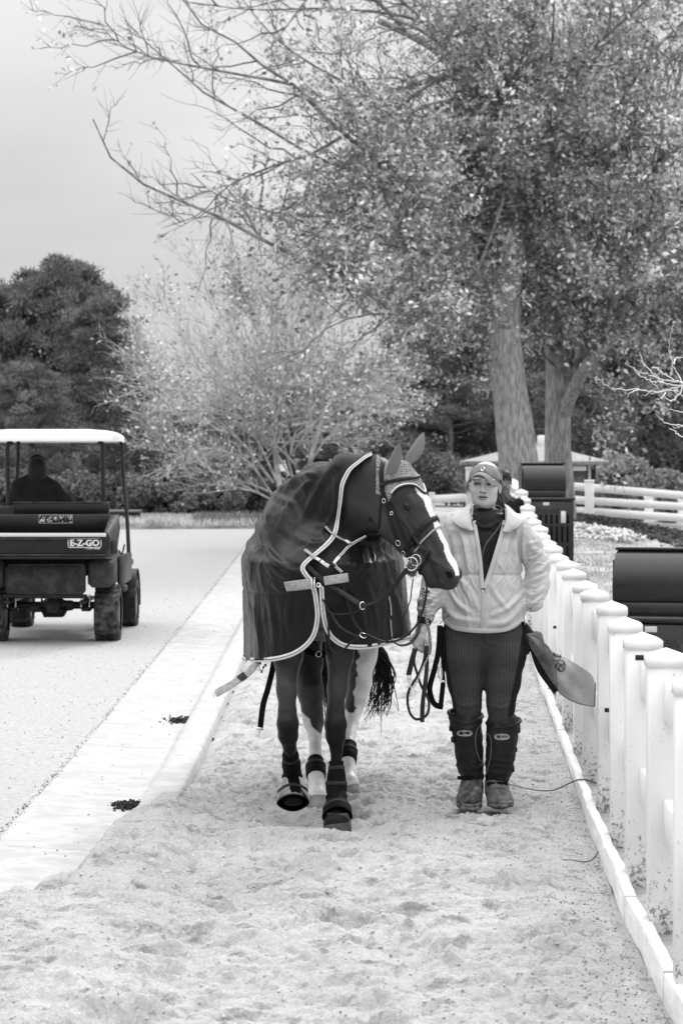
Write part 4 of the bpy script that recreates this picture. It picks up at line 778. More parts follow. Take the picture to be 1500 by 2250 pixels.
# lifted fore (image left): shank swings back, hoof tips down
leg([P(640, 1330, 11.45), P(632, 1440, 11.32), P(630, 1515, 11.25), P(631, 1560, 11.22)], [(.085, .11), (.066, .075), (.043, .055), (.041, .048)], .03)
leg([P(631, 1566, 11.22), P(632, 1590, 11.20), P(633, 1616, 11.22), P(636, 1640, 11.25)], [(.043, .05), (.05, .054), (.045, .05), (.031, .038)], .015)
leg([P(636, 1640, 11.25), P(640, 1680, 11.38), P(642, 1700, 11.43)], [(.029, .035), (.028, .034), (.038, .043)], .015)
leg([P(642, 1700, 11.43), P(643, 1722, 11.42)], [(.036, .04), (.036, .038)], .01)
leg([P(643, 1722, 11.42), P(644, 1740, 11.40), P(644, 1757, 11.36)], [(.045, .04), (.058, .042), (.052, .03)], .01)
# right hind (image left) 
leg([P(655, 1380, 12.75), P(668, 1450, 12.55), P(682, 1520, 12.4), P(686, 1560, 12.38)], [(.13, .18), (.088, .12), (.060, .075), (.052, .065)], .04)
leg([P(686, 1560, 12.38), P(689, 1585, 12.38), P(692, 1618, 12.30)], [(.053, .07), (.05, .062), (.032, .042)], .02)
leg([P(692, 1618, 12.30), P(693, 1665, 12.14), P(694, 1700, 12.05)], [(.031, .038), (.030, .036), (.042, .046)], .015)
leg([P(694, 1700, 12.05), P(696, 1735, 11.98), P(697, 1752, 11.93), P(697, 1775, 11.90)], [(.04, .042), (.041, .046), (.05, .056), (.058, .066)], .012)
# left hind (image right), all white
leg([P(790, 1370, 12.75), P(790, 1440, 12.75), P(790, 1500, 12.78), P(783, 1530, 12.8)], [(.13, .18), (.085, .11), (.055, .07), (.05, .065)], .04)
leg([P(783, 1530, 12.8), P(778, 1550, 12.8), P(772, 1590, 12.72)], [(.053, .07), (.046, .055), (.036, .042)], .02)
leg([P(772, 1590, 12.72), P(765, 1635, 12.56), P(763, 1665, 12.48)], [(.034, .038), (.034, .036), (.042, .046)], .015)
leg([P(763, 1665, 12.48), P(766, 1700, 12.42), P(768, 1722, 12.36), P(769, 1745, 12.32)], [(.038, .042), (.038, .045), (.045, .056), (.052, .062)], .012)
HV, HQ = S.mesh(); del S
HV = smooth_v(HV, HQ, 1, 0.5)
HN = vnormals(HV, HQ)
hp_px = CX + HV[:, 0] * F / HV[:, 1]; hp_py = HY - (HV[:, 2] - CAMH) * F / HV[:, 1]
dv = HV - np.array(tuple(HO)); hS = dv @ np.array(tuple(ha)); hT = dv @ np.array(tuple(hf)); hL = dv @ np.array(tuple(hl))
inhead = (hS > -0.1) & (hS < 0.75) & (hT > -0.2) & (hT < 0.25) & (np.abs(hL) < 0.16) & (HV[:, 0] > 0.1)
muscle = fbm(HV, 9, 3) * 0.0022; HV = HV + HN * muscle[:, None]
col = np.full(len(HV), 0.042)
nz_h = noise3(HV, 22.0)
# darker points: knees and cannons of the forelegs
leg_ = (HV[:, 2] < 0.75); fore = leg_ & (HV[:, 1] < 11.75)
col = np.where(fore, 0.042 + (0.008 - 0.042) * np.clip((0.62 - HV[:, 2]) / 0.16, 0, 1), col)
# white stockings on the hind legs, ragged upper edge
hind = leg_ & (HV[:, 1] >= 11.75); lx_m = HV[:, 0] > -0.03
topR = 0.31 + 0.02 * nz_h - 0.06 * (HV[:, 0] + 0.10) / 0.06
col = np.where(hind & ~lx_m & (HV[:, 2] < topR - 0.0), 0.55, col)
wl = (HV[:, 0] > 0.078 + 0.02 * nz_h + 0.03 * noise3(HV, 9.0)) | (HV[:, 2] < 0.385 + 0.03 * nz_h)
col = np.where(hind & lx_m & wl & (HV[:, 2] < 0.98), 0.6, col)
col = np.where(hind & (HV[:, 2] < 0.055 + 0.012 * nz_h), 0.22 + 0.1 * nz_h, col)
# blaze: along the front of the face
bl = inhead & (hT > 0.075) & (hS > 0.02) & (hS < 0.575) & (np.abs(hL + 0.004 - 0.010 * np.sin(hS * 14)) < (0.043 - 0.014 * np.clip((hS - 0.3) / 0.25, 0, 1)) * (1 + 0.22 * nz_h))
col = np.where(bl, 0.78, col)
muz = inhead & (hS > 0.50); col = np.where(muz & ~bl, 0.042 + (0.03 - 0.042) * np.clip((hS - 0.5) / 0.08, 0, 1), col)
nost = inhead & (np.linalg.norm(np.stack([(hS - .563) / .021, (hT - .10) / .013, (np.abs(hL) - .055) / .02], 1), axis=1) < 1.0)
col = np.where(nost, 0.006, col)
horse = mk('horse', HV, HQ, None, None, None, True)
def coat_mat():
    m = mat('dark_bay_coat', 0.05, 0.4, 0.13, 0.16, 9, 0.25, 220, attr='coat_tone', bdist=0.002, sheen=0.0); return m
M['coat'] = coat_mat(); horse.data.materials.append(M['coat']); fattr(horse, 'coat_tone', np.maximum(col, 0.004))
tag(horse, 'dark horse with a white blaze in a long navy-black rain rug, walking toward the camera', 'horse')
hbvh = BVHTree.FromPolygons([tuple(v) for v in HV], [tuple(int(i) for i in f) for f in HQ])
CAMP = Vector((0, 0, CAMH))
def snap(px, py, off=0.004, Yd=11.3):
    """point on the horse seen at a photograph position, lifted off by off"""
    d = (P(px, py, 10) - CAMP).normalized(); h = hbvh.ray_cast(CAMP, d)
    if h[0] is None or h[0].y > Yd + 0.8:
        q = hbvh.find_nearest(P(px, py, Yd)); return q[0] + q[1] * off, q[1]
    n = h[1]; n = n if n.dot(d) < 0 else -n; return h[0] + n * off, n
def wrap(c, u, v, a0, a1, n, off=0.006, rmax=0.35, bv=None):
    """hug the body: rays from a circle in the plane (u, v) towards c"""
    bv = bv or hbvh; pts, ns = [], []
    for a in np.linspace(a0, a1, n):
        d = (u * math.cos(a) + v * math.sin(a)).normalized(); h = bv.ray_cast(c + d * rmax, -d, rmax)
        if h[0] is None: q = c + d * 0.03; nn = d
        else: q, nn = h[0], h[1]
        if nn.dot(d) < 0: nn = -nn
        pts.append(q + nn * off); ns.append(nn)
    return pts, ns
def sm(pts, it=2, closed=False):
    p = np.array([tuple(q) for q in pts])
    for _ in range(it):
        if closed: p = (np.roll(p, 1, 0) + p * 2 + np.roll(p, -1, 0)) / 4
        else: p[1:-1] = (p[:-2] + p[1:-1] * 2 + p[2:]) / 4
    return p
# eyes
M['eye'] = mat('dark_glossy_eye', 0.004, 0.12, 0.3); M['hoof'] = mat('horn', 0.05, 0.5, 0.3, 0.3, 30)
def ball(name, c, r, m, parent, ax=None, seg=20):
    u = np.linspace(0, math.pi, seg // 2 + 1); v = np.linspace(0, 2 * math.pi, seg, endpoint=False); r = np.array([r] * 3 if np.isscalar(r) else r, float)
    G = np.stack([np.sin(u)[:, None] * np.cos(v)[None], np.sin(u)[:, None] * np.sin(v)[None], np.cos(u)[:, None] + 0 * v[None]], -1) * r
    A = np.eye(3) if ax is None else np.array([_n(tuple(a)) for a in ax]); b_ = MB(); b_.grid(G @ A + np.array(tuple(c)), closed=True); o = b_.build(name, m, parent, True); return recalc(o)
ec, en = snap(893, 1113, 0.0); ebase = ec - HO; es_, et_, el2 = ebase.dot(ha), ebase.dot(hf), ebase.dot(hl)
for sd_ in (-1, 1): ball('eye', HP(es_, et_, sd_ * (el2 - .0005)), (.023, .0150, .0125), M['eye'], horse, (ha * .95 + hf * .3, hf * .95 - ha * .3, hl))
# ear bonnet: ears, crochet cap, trim
M['bonnetear'] = mat('smooth_grey_bonnet_ear', 0.13, 0.45, 0.4, 0.12, 12, 0.2, 90, sheen=0.3)
def crochet():
    m = bpy.data.materials.new('grey_crochet'); m.use_nodes = True; n = m.node_tree.nodes; l = m.node_tree.links; b = n['Principled BSDF']; b.inputs['Roughness'].default_value = 0.9
    t = n.new('ShaderNodeTexCoord'); q = n.new('ShaderNodeTexVoronoi'); q.inputs['Scale'].default_value = 95.0; q.inputs['Randomness'].default_value = 0.55; l.new(t.outputs['Object'], q.inputs[0])
    r = n.new('ShaderNodeMapRange'); r.inputs[1].default_value = 0.18; r.inputs[2].default_value = 0.5; r.inputs[3].default_value = 0.03; r.inputs[4].default_value = 0.26; l.new(q.outputs['Distance'], r.inputs[0]); l.new(r.outputs[0], b.inputs['Base Color'])
    bp = n.new('ShaderNodeBump'); bp.inputs['Strength'].default_value = 0.8; bp.inputs['Distance'].default_value = 0.004; l.new(q.outputs['Distance'], bp.inputs['Height']); l.new(bp.outputs[0], b.inputs['Normal']); return m
M['crochet'] = crochet()
def ear(base, tip, side, wd, name='bonnet_ear', twist=0.0):
    base, tip = Vector(base), Vector(tip); ax_ = (tip - base); Ln = ax_.length; ax_.normalize(); sv = Vector(side); sv = (sv - ax_ * sv.dot(ax_)).normalized(); fv = ax_.cross(sv)
    prof = [(0, .55), (.1, .78), (.25, .98), (.4, 1.0), (.55, .92), (.7, .74), (.83, .5), (.92, .28), (.98, .1), (1, .02)]; G = []
    for t, w_ in prof:
        c = base + ax_ * (t * Ln) + sv * (0.06 * Ln * math.sin(t * 3.1)); row = []
        for a in np.linspace(0, 2 * math.pi, 16, endpoint=False):
            row.append(tuple(c + sv * (math.cos(a) * w_ * wd) + fv * (math.sin(a) * w_ * wd * 0.55 - (0.28 * wd * w_ if math.sin(a) < -.2 else 0) * (1 - abs(math.cos(a))) * -1.0)))
        G.append(row)
    b_ = MB(); b_.grid(G, closed=True); return recalc(b_.build(name, M['bonnetear'], horse, True))
ear(P(853, 1043, 11.10), P(877, 973, 11.08), (1, -.1, .1), .0285); ear(P(896, 1017, 11.22), P(930, 949, 11.26), (1, .15, .4), .0295)
# crochet cap as a lifted patch of the head
slim = 0.104 + 0.066 * np.exp(-(hL / 0.042) ** 2) + 0.035 * np.clip((0.05 - hT) / 0.06, 0, 1)
capm = inhead & (hS < slim) & (hT > -0.045) & (hp_px > 826 + 2 * noise3(HV, 30.0)) & (hS > -0.07)
capm |= inhead & (hp_px > 825) & (hp_px < 839) & (hp_py < 1087) & (hL > -0.02)
off = 0.0045 + 0.0015 * noise3(HV, 60.0); V_, q_, ids_, be_ = patch(HV, HQ, capm, off, HN); bon = mk('ear_bonnet', V_, q_, None, M['crochet'], horse, True)
# trim: walk the front border of the cap
M['whitecord'] = mat('white_cord', 0.78, 0.5); M['navycord'] = mat('dark_cord', 0.012, 0.5)
bp3 = HV[ids_[be_.ravel()[::2]]]; bn3 = HN[ids_[be_.ravel()[::2]]]; bS = (bp3 - np.array(tuple(HO))) @ np.array(tuple(ha)); bT = (bp3 - np.array(tuple(HO))) @ np.array(tuple(hf)); bL = (bp3 - np.array(tuple(HO))) @ np.array(tuple(hl))
k_ = (bS > 0.08) & (bT > 0.015); ang2 = np.arctan2(bL[k_], bT[k_] - 0.0); o_ = np.argsort(ang2); tp = sm((bp3[k_] + bn3[k_] * 0.006)[o_], 12); 
tp = tp[::3]; b_ = MB(); b_.tube(tp + np.array(tuple(-ha)) * 0.004, 0.0042, 6); b_.build('white_piping', M['whitecord'], bon, True); b_ = MB(); b_.tube(tp + np.array(tuple(ha)) * 0.0045, 0.0052, 6); b_.build('dark_piping', M['navycord'], bon, True)
# forelock tuft and mane peeping at the poll
M['mane'] = mat('black_hair', 0.01, 0.45, 0.15)
b_ = MB(); g = np.random.default_rng(3)
for k in range(60):
    s = P(815 + g.uniform(-16, 18), 1005 + g.uniform(-2, 8), 11.25 + g.uniform(-.03, .03)); b_.tube([s, s + Vector((g.uniform(-.01, .01), -.01, .012)), s + Vector((g.uniform(-.03, .03), -.03, .0))], [0.003, 0.0025, 0.001], 4, False)
b_.build('mane', M['mane'], horse, True)
# tail: long strands swinging to the image right, some hanging between the hind legs
b_ = MB()
for k in range(150):
    a = g.random(); s = P(770 + 40 * g.random(), 1330 + 40 * g.random(), 13.12 + g.uniform(0, .06))
    if k < 95:
        e = [(812 + 24 * a + g.normal() * 5, 1425), (822 + 36 * a + g.normal() * 6, 1475 + g.normal() * 6), (812 + 48 * a + g.normal() * 8, 1525 + g.normal() * 16), (798 + 52 * a + g.normal() * 10, 1545 + g.normal() * 26)]
    else: s = P(715 + 12 * g.random(), 1360, 13.12); e = [(705 + 16 * a, 1430), (706 + 14 * a + g.normal() * 2, 1475), (708 + 12 * a + g.normal() * 3, 1510 + g.normal() * 6), (714 + 6 * a + g.normal() * 3, 1535 + g.normal() * 18)]
    q = crom([s] + [P(x, y, 13.2 + g.uniform(-.05, .05)) for x, y in e], 4); b_.tube(q, np.linspace(0.0042, 0.0012, len(q)), 4, False)
b_.build('tail', M['mane'], horse, True)
# ------------------------------------------------------------------ leg boots: lifted patches and patent bell boots
M['neoprene'] = mat('black_neoprene', 0.007, 0.7, 0.06, 0.2, 40, 0.3, 160); M['patent'] = mat('patent_leather', 0.006, 0.06, 0.6, coat=1.0); M['strapgrey'] = mat('dark_woven_strap', 0.03, 0.6, 0.12, 0.2, 90, 0.3, 200)
bvh = hbvh
def legboot(name, c0, c1, r, label=None, offs=0.008, bulge=0.012, straps=(0.25, 0.7), n=22, mm='neoprene'):
    """shell wound round the leg from c0 (top) to c1 (bottom)"""
    c0, c1 = Vector(c0), Vector(c1); ax_ = (c0 - c1).normalized(); u = Vector((1, 0, 0)); u = (u - ax_ * u.dot(ax_)).normalized(); v = ax_.cross(u); rows, nrow = [], []
    for t in np.linspace(0, 1, 12):
        c = c0.lerp(c1, t); p_, n_ = wrap(c, u, v, 0, 2 * math.pi * (1 - 1 / n), n, offs + bulge * math.sin(t * math.pi) ** 2 * (0.4 + 0.6 * t), r); rows.append(sm(p_, 2, True))
    o = MB(); o.grid(rows, closed=True); c = np.array(rows); inner = c.mean(1, keepdims=True) + (c - c.mean(1, keepdims=True)) * 0.86; o.grid(inner[:2], closed=True)
    for i_ in (0, -1): o.grid([rows[i_], inner[i_]], closed=True)
    ob = recalc(o.build(name, M[mm], horse, True))
    for st in straps:
        i = int(st * 11); cc = np.array(rows[i]); ce = cc.mean(0); q = ce + (cc - ce) * 1.05; q = np.vstack([q, q[:1]]); nn = unit(q - ce); sb = MB(); sb.sweep(q, nn, 0.017, 0.003); sb.build('strap', M['strapgrey'], ob)
    return ob
legboot('tendon_boot', P(738, 1672, 11.31), P(739, 1752, 11.28), .12, straps=(.22, .72)); legboot('tendon_boot', P(637, 1655, 11.29), P(642, 1706, 11.42), .12, straps=(.2,))
legboot('fetlock_boot', P(693, 1670, 12.13), P(694, 1708, 12.04), .13, straps=(.5,), bulge=0.008); legboot('fetlock_boot', P(764, 1638, 12.56), P(764, 1676, 12.47), .13, straps=(.5,), bulge=0.006)
def bell(c0, c1, r0, r1, tilt, m, name='bell_boot', flat=1.0):
    c0, c1 = Vector(c0), Vector(c1); ax_ = (c1 - c0).normalized(); u = Vector((1, 0, 0)); u = (u - ax_ * u.dot(ax_)).normalized(); v = ax_.cross(u); rows = []
    for t, k in ((0, 0), (.02, .05), (.2, .22), (.4, .5), (.6, .74), (.8, .92), (.93, 1.0), (1.0, .99), (1.0, .93)):
        c = c0.lerp(c1, t); r = r0 + (r1 - r0) * k; rows.append([tuple(c + u * (r * math.cos(a)) + v * (r * 1.08 * flat * math.sin(a)) + ax_ * (0.004 * math.sin(3 * a))) for a in np.linspace(0, 2 * math.pi, 28, endpoint=False)])
    b_ = MB(); b_.grid(rows, closed=True); o = recalc(b_.build(name, m, horse, True)); b2 = MB(); cr = np.array(rows[0]); ce = cr.mean(0)
    q = ce + (cr - ce) * 1.02; b2.tube(np.vstack([q, q[:1]]), 0.007, 6, False); b2.build('collar', M['neoprene'], o, True)
    cr = np.array(rows[4]); ce = cr.mean(0); q = ce + (cr - ce) * 1.03; q = np.vstack([q, q[:1]]); s_ = MB(); s_.sweep(q, unit(q - ce), 0.016, 0.003); s_.build('strap', M['strapgrey'], o); return o
bell(P(739, 1752, 11.27), (P(741, 1795, 11.19)[0], 11.19, .045), .044, .071, 0, M['neoprene'])
bell(P(642, 1706, 11.43), P(644, 1764, 11.33), .043, .078, 0, M['patent'], flat=0.8)
hb = MB(); c = P(741, 1800, 11.17)
rows = [[(c.x + r * math.cos(a), 11.185 + r * 1.1 * math.sin(a) - dy, z) for a in np.linspace(0, 6.283, 24, endpoint=False)] for r, z, dy in ((.05, .07, .0), (.058, .04, .01), (.066, .005, .02), (.066, -.02, .02))]
hb.grid(rows, closed=True); recalc(hb.build('hoof', M['hoof'], horse, True))
# ------------------------------------------------------------------ rain rug
def inpoly(x, y, poly):
    poly = np.array(poly, float); x = np.asarray(x); c = np.zeros(x.shape, bool); j = len(poly) - 1
    for i in range(len(poly)):
        xi, yi = poly[i]; xj, yj = poly[j]
        with np.errstate(divide='ignore', invalid='ignore'): k = ((yi > y) != (yj > y)) & (x < (xj - xi) * (y - yi) / (yj - yi + 1e-12) + xi)
        c ^= k; j = i
    return c
S = SDF((-0.62, 10.95, 0.62), (0.56, 13.5, 1.80), 0.0078)
S.chain([t[0] for t in tor], [(t[1][0] + .055, t[1][1] + .05) for t in tor], k=0.06)
S.chain([(bx, 11.55, 1.53), (bx - .01, 11.9, 1.575), (bx - .01, 12.4, 1.49), (bx - .01, 12.8, 1.55), (bx - .01, 13.1, 1.46)], [(.10, .09), (.12, .095), (.14, .10), (.15, .11), (.14, .12)], k=0.08)
S.chain([n[0] for n in nk], [(n[1][0] + .03, n[1][1] + (.012 if i > 2 else .03)) for i, n in enumerate(nk)], up=nup, k=0.06)
S.seg(P(705, 1120, 11.75), P(705, 1120, 12.3), (.14, .16), (.14, .14), k=0.08)
for sd_ in (-1, 1): S.ell((bx + sd_ * .18, 11.6, 1.2), (.15, .26, .30), k=0.08); S.ell((bx + sd_ * .14, 12.95, 1.2), (.18, .24, .28), k=0.08)
def skirt(x, y, z):
    wl_ = 0.385 + 0 * z; wr_ = np.interp(z, [.6, .885, 1.07, 1.22, 1.3], [.45, .435, .40, .345, .30]).astype(np.float32); cx = -0.09
    dx = (x - cx); w_ = np.where(dx < 0, wl_, wr_); D = 1.06 + 0.0 * z; dy = (y - 12.2)
    g_ = (np.abs(dx / w_) ** 3.0 + np.abs(dy / D) ** 3.0) ** (1 / 3.0); d = (g_ - 1) * 0.42; top = z - 1.22; return np.maximum(d, 0) + np.maximum(top, 0) + np.minimum(np.maximum(d, top), 0)
S.func(skirt, (-0.62, 10.96, 0.62), (0.55, 13.49, 1.5), k=0.13)
RV, RQ = S.mesh(); del S; RV = smooth_v(RV, RQ, 3, 0.5); RN = vnormals(RV, RQ)
rpx = CX + RV[:, 0] * F / RV[:, 1]; rpy = HY - (RV[:, 2] - CAMH) * F / RV[:, 1]
def ridge(poly, amp, wid, ysel=None):
    """a fold that runs along a drawn line on the near side of the cloth"""
    p_ = crom([(a, b, 0) for a, b in poly], 28)[:, :2]; d2 = np.full(len(RV), 1e9); n_ = len(p_)
    box_ = (rpx > p_[:, 0].min() - 4 * wid) & (rpx < p_[:, 0].max() + 4 * wid) & (rpy > p_[:, 1].min() - 4 * wid) & (rpy < p_[:, 1].max() + 4 * wid) & (RN[:, 1] < 0.25)
    ii = np.where(box_)[0]; tpar = np.zeros(len(ii)); best = np.full(len(ii), 1e9)
    for k in range(n_):
        d = (rpx[ii] - p_[k, 0]) ** 2 + (rpy[ii] - p_[k, 1]) ** 2; m = d < best; best[m] = d[m]; tpar[m] = k / (n_ - 1)
    tp_ = np.sin(np.clip(tpar, 0.03, 0.97) * math.pi) ** 0.5; dd = np.sqrt(best) / (wid * .8); out = np.zeros(len(RV)); out[ii] = amp * .75 * tp_ * (np.exp(-dd ** 2) - 0.45 * np.exp(-((dd - 1.9) / 0.9) ** 2)); return out
disp = np.zeros(len(RV)); zv = RV[:, 2]; low_ = np.clip((1.15 - zv) / 0.25, 0, 1)
arc = np.arctan2(RV[:, 0] + .09, -(RV[:, 1] - 12.2) * .45)
pl = np.stack([arc * 2.1, zv * 0.2, arc * 0], -1)
disp += low_ * (0.020 * noise3(pl, 2.4) + 0.006 * noise3(pl, 5.5, 3.3)) * (0.5 + 0.8 * (1.15 - zv).clip(0, .5))
big = (1 - low_); nd = np.stack([RV[:, 0] * 0.6 + RV[:, 2] * 0.8, RV[:, 1] * 0.5, (RV[:, 0] * 0.8 - RV[:, 2] * 0.6) * 0.25], -1)
rid = lambda n_: 1 - np.abs(n_) * 2.2
disp += big * (0.006 * noise3(nd, 3.2))
pin = lambda n_, k: np.clip(1 - k * np.abs(n_), 0, 1) ** 1.6
disp += big * 0.004 * pin(noise3(RV * [1, .6, 1], 5.5, 11.0), 6) + 0.003 * pin(noise3(np.stack([arc * 1.5, zv * .6, arc * 0], -1), 7.0, 2.0), 8)
disp += 0.0 * rid(noise3(np.stack([RV[:, 0] * 1.0, RV[:, 1], RV[:, 2] * 0.5], -1), 34.0)) + 0.0012 * noise3(RV, 10.0, 8.0)
for pts_, a_, w_ in [([(556, 1120), (572, 1165), (590, 1215), (625, 1248), (672, 1262)], .020, 9), ([(655, 1050), (618, 1075), (592, 1115), (585, 1150)], .018, 9), ([(750, 1010), (715, 1045), (685, 1100), (660, 1150), (650, 1190)], .014, 10),
    ([(640, 1062), (665, 1045), (690, 1040)], .018, 7), ([(700, 1035), (660, 1075), (630, 1120), (615, 1160)], .012, 8), ([(625, 1165), (660, 1185), (700, 1195), (735, 1170)], .008, 9), ([(600, 1090), (640, 1105), (650, 1130)], .010, 8),
    ([(560, 1310), (566, 1360), (574, 1410), (572, 1450)], .012, 6), ([(590, 1305), (600, 1370), (604, 1440)], .010, 7), ([(640, 1305), (632, 1360), (650, 1420)], .008, 8), ([(545, 1180), (552, 1230), (549, 1290)], .010, 7), ([(590, 1255), (610, 1290), (640, 1300)], .007, 7),
    ([(560, 1180), (600, 1260), (640, 1285)], .009, 6), ([(770, 1290), (790, 1340), (800, 1400)], .009, 8), ([(830, 1200), (845, 1240), (850, 1262)], .008, 5), ([(815, 1195), (822, 1230), (828, 1262)], .008, 5), ([(850, 1265), (870, 1320), (885, 1385)], .012, 7), ([(800, 1275), (820, 1330), (835, 1400)], .008, 7), ([(735, 1040), (738, 1080), (730, 1130), (700, 1175)], .010, 7)]: disp += ridge(pts_, a_, w_)
seam = np.exp(-((zv - 1.075) / 0.006) ** 2); disp -= 0.004 * seam
RV = RV + RN * disp[:, None]; RN = vnormals(RV, RQ)
rpx = CX + RV[:, 0] * F / RV[:, 1]; rpy = HY - (RV[:, 2] - CAMH) * F / RV[:, 1]
LE = [(818, 1000), (804, 1006), (790, 1018), (773, 1030), (764, 1044), (756, 1060), (753, 1077), (750, 1113), (744, 1150), (735, 1179), (716, 1201), (691, 1223), (665, 1245), (672, 1260), (687, 1278), (694, 1300), (698, 1330), (700, 1360)]
RE = [(706, 1360), (705, 1330), (703, 1300), (703, 1285), (715, 1268), (749, 1256), (738, 1245), (735, 1234), (753, 1216), (768, 1198), (804, 1174)]
opening = LE + [(703, 1480)] + RE + [(1100, 1174), (1100, 850), (818, 850)]
rem = (RV[:, 1] < 11.72) & inpoly(rpx, rpy, opening)
HEMF = [(500, 1453), (600, 1451), (640, 1442), (668, 1426), (685, 1408), (694, 1385), (699, 1350), (703, 1300), (707, 1345), (712, 1372), (722, 1396), (740, 1414), (762, 1424), (800, 1425), (840, 1418), (880, 1408), (930, 1398)]
hx = [h[0] for h in HEMF]; hy = [h[1] for h in HEMF]
remh = np.where(RV[:, 1] < 11.9, rpy > np.interp(rpx, hx, hy), RV[:, 2] < np.interp(RV[:, 0], [-.3, .3], [.735, .795]) + 0.012 * np.sin(RV[:, 1] * 9))
keep = ~(rem | remh)
kf = keep[RQ].all(1); qq = RQ[kf]
# keep the largest sheet only
V_, q_, ids_, be_ = patch(RV, RQ, keep, 0.0, RN); 
M['rug'] = mat('dark_nylon', 0.006, 0.33, 0.2, 0.12, 6, 0.1, 14, bdist=0.012)
rug = mk('rug', V_, q_, None, M['rug'], horse, True); rug['label'] = 'dark nylon rug with pale striped binding and full neck cover'
rbvh = BVHTree.FromPolygons([tuple(v) for v in RV], [tuple(int(i) for i in f) for f in qq])
allrb = BVHTree.FromPolygons([tuple(v) for v in RV], [tuple(int(i) for i in f) for f in RQ])
def rsnap(px, py, off=0.004, bv=None, near=True):
    d = (P(px, py, 10) - CAMP).normalized(); h = (bv or rbvh).ray_cast(CAMP, d)
    if h[0] is None or h[0].y > 12.0:
        q = allrb.find_nearest(P(px, py, 11.25)); return q[0] + Vector(q[1]) * off, Vector(q[1])
    n = h[1] if h[1].dot(d) < 0 else -h[1]; return h[0] + n * off, n
M['binding'] = mat('pale_binding', 0.62, 0.7, 0.2, 0.08, 60); M['bindline'] = mat('dark_binding_stripe', 0.03, 0.6); M['webgrey'] = mat('grey_webbing', 0.33, 0.75, 0.2, 0.15, 50, 0.3, 220); M['metal'] = mat('bright_steel', 0.75, 0.22, 0.5, metal=1.0)
def smoothn(ns, it=6):
    a = np.array([tuple(n) for n in ns]); 
    for _ in range(it): a[1:-1] = (a[:-2] + a[1:-1] * 2 + a[2:]) / 4
    return unit(a)
def bind(pts2, parent, wd=0.022, shift=(0, 0), fn=rsnap, n=4, name='binding', bv=None, it=5):
    q2 = crom([(a + shift[0], b + shift[1], 0) for a, b in pts2], n); pr = [fn(a, b, 0.006) if bv is None else fn(a, b, 0.006, bv) for a, b, _ in q2]
    p_ = sm([a for a, _ in pr], it); ns = smoothn([b for _, b in pr], 8); b_ = MB(); b_.sweep(p_, ns, wd, 0.004); o = b_.build(name, M['binding'], parent)
    b_ = MB(); b_.sweep(p_ + ns * 0.0022, ns, 0.0032, 0.002); b_.build('stripe', M['bindline'], o); return o
bind(LE[:-1] + [(700, 1350), (696, 1382), (686, 1406), (668, 1424), (640, 1440), (600, 1449), (555, 1450)], rug, shift=(-2, 0), bv=allrb)
bind([(804, 1176), (768, 1199), (752, 1217), (735, 1234), (738, 1246), (751, 1257)], rug, wd=0.012, bv=allrb, it=2)
bind([(703, 1290), (706, 1340), (711, 1372), (721, 1396), (740, 1413), (762, 1422), (800, 1423), (838, 1416), (858, 1411), (880, 1406), (900, 1401)], rug, shift=(3, -1), bv=allrb)
def zpath(a0, a1, n, z0, z1):
    out = []
    for a, z in zip(np.linspace(a0, a1, n), np.linspace(z0, z1, n)):
        d = Vector((math.sin(a) * .45, -math.cos(a), 0)).normalized(); c = Vector((-.09, 12.2, z)) + Vector((math.sin(a) * .3, -math.cos(a) * 0.9, 0)) * 0.0
        h = allrb.ray_cast(c + d * 1.6, -d, 1.6)
        if h[0] is not None: n_ = h[1] if h[1].dot(d) > 0 else -h[1]; out.append((h[0] + n_ * .006, n_))
    return out
for a0, a1, z0, z1 in ((1.22, 2.9, .80, .79), (-0.95, -2.9, .735, .745)):
    pr = zpath(a0, a1, 60, z0, z1); p_ = sm([a for a, _ in pr], 4); ns = smoothn([b for _, b in pr]); b_ = MB(); b_.sweep(p_, ns, .022, .004); o = b_.build('binding', M['binding'], rug); b_ = MB(); b_.sweep(p_ + ns * .0022, ns, .0032, .002); b_.build('stripe', M['bindline'], o)
bind([(852, 1312), (856, 1330), (857, 1352)], rug, 0.010, it=1); bind([(856, 1362), (858, 1390), (860, 1408)], rug, 0.008, it=1)
def rstrap(pts2, wd, m, parent=None, name='strap', off=0.012, n=4, th=0.003, bv=None):
    q2 = crom([(a, b, 0) for a, b in pts2], n); pr = [rsnap(a, b, off, bv or allrb) for a, b, _ in q2]; b_ = MB(); b_.sweep(sm([a for a, _ in pr], 4), smoothn([b for _, b in pr], 10), wd, th); return b_.build(name, m, parent or rug)
rstrap([(630, 1287), (660, 1285), (690, 1281)], 0.048, M['webgrey'], name='chest_strap'); rstrap([(712, 1276), (738, 1273), (763, 1269)], 0.042, M['webgrey'], name='chest_strap')
rstrap([(714, 1160), (726, 1174), (745, 1187), (768, 1196)], 0.013, M['webgrey'], name='neck_strap'); rstrap([(672, 1211), (684, 1222), (696, 1232)], 0.015, M['webgrey'], name='neck_strap')
for a, b in ((699, 1234), (709, 1239), (718, 1243)): rstrap([(a - 4, b - 2), (a, b), (a + 4, b + 2)], 0.017, M['binding'], name='keeper', off=0.018)
rstrap([(697, 1234), (710, 1240), (722, 1246), (735, 1243)], 0.008, M['neoprene'], name='strap', off=0.013)
rstrap([(757, 1193), (760, 1195), (763, 1196)], 0.018, M['binding'], name='keeper', off=0.018)
rstrap([(731, 1240), (737, 1236), (744, 1228)], 0.014, M['binding'], name='keeper', off=0.012)
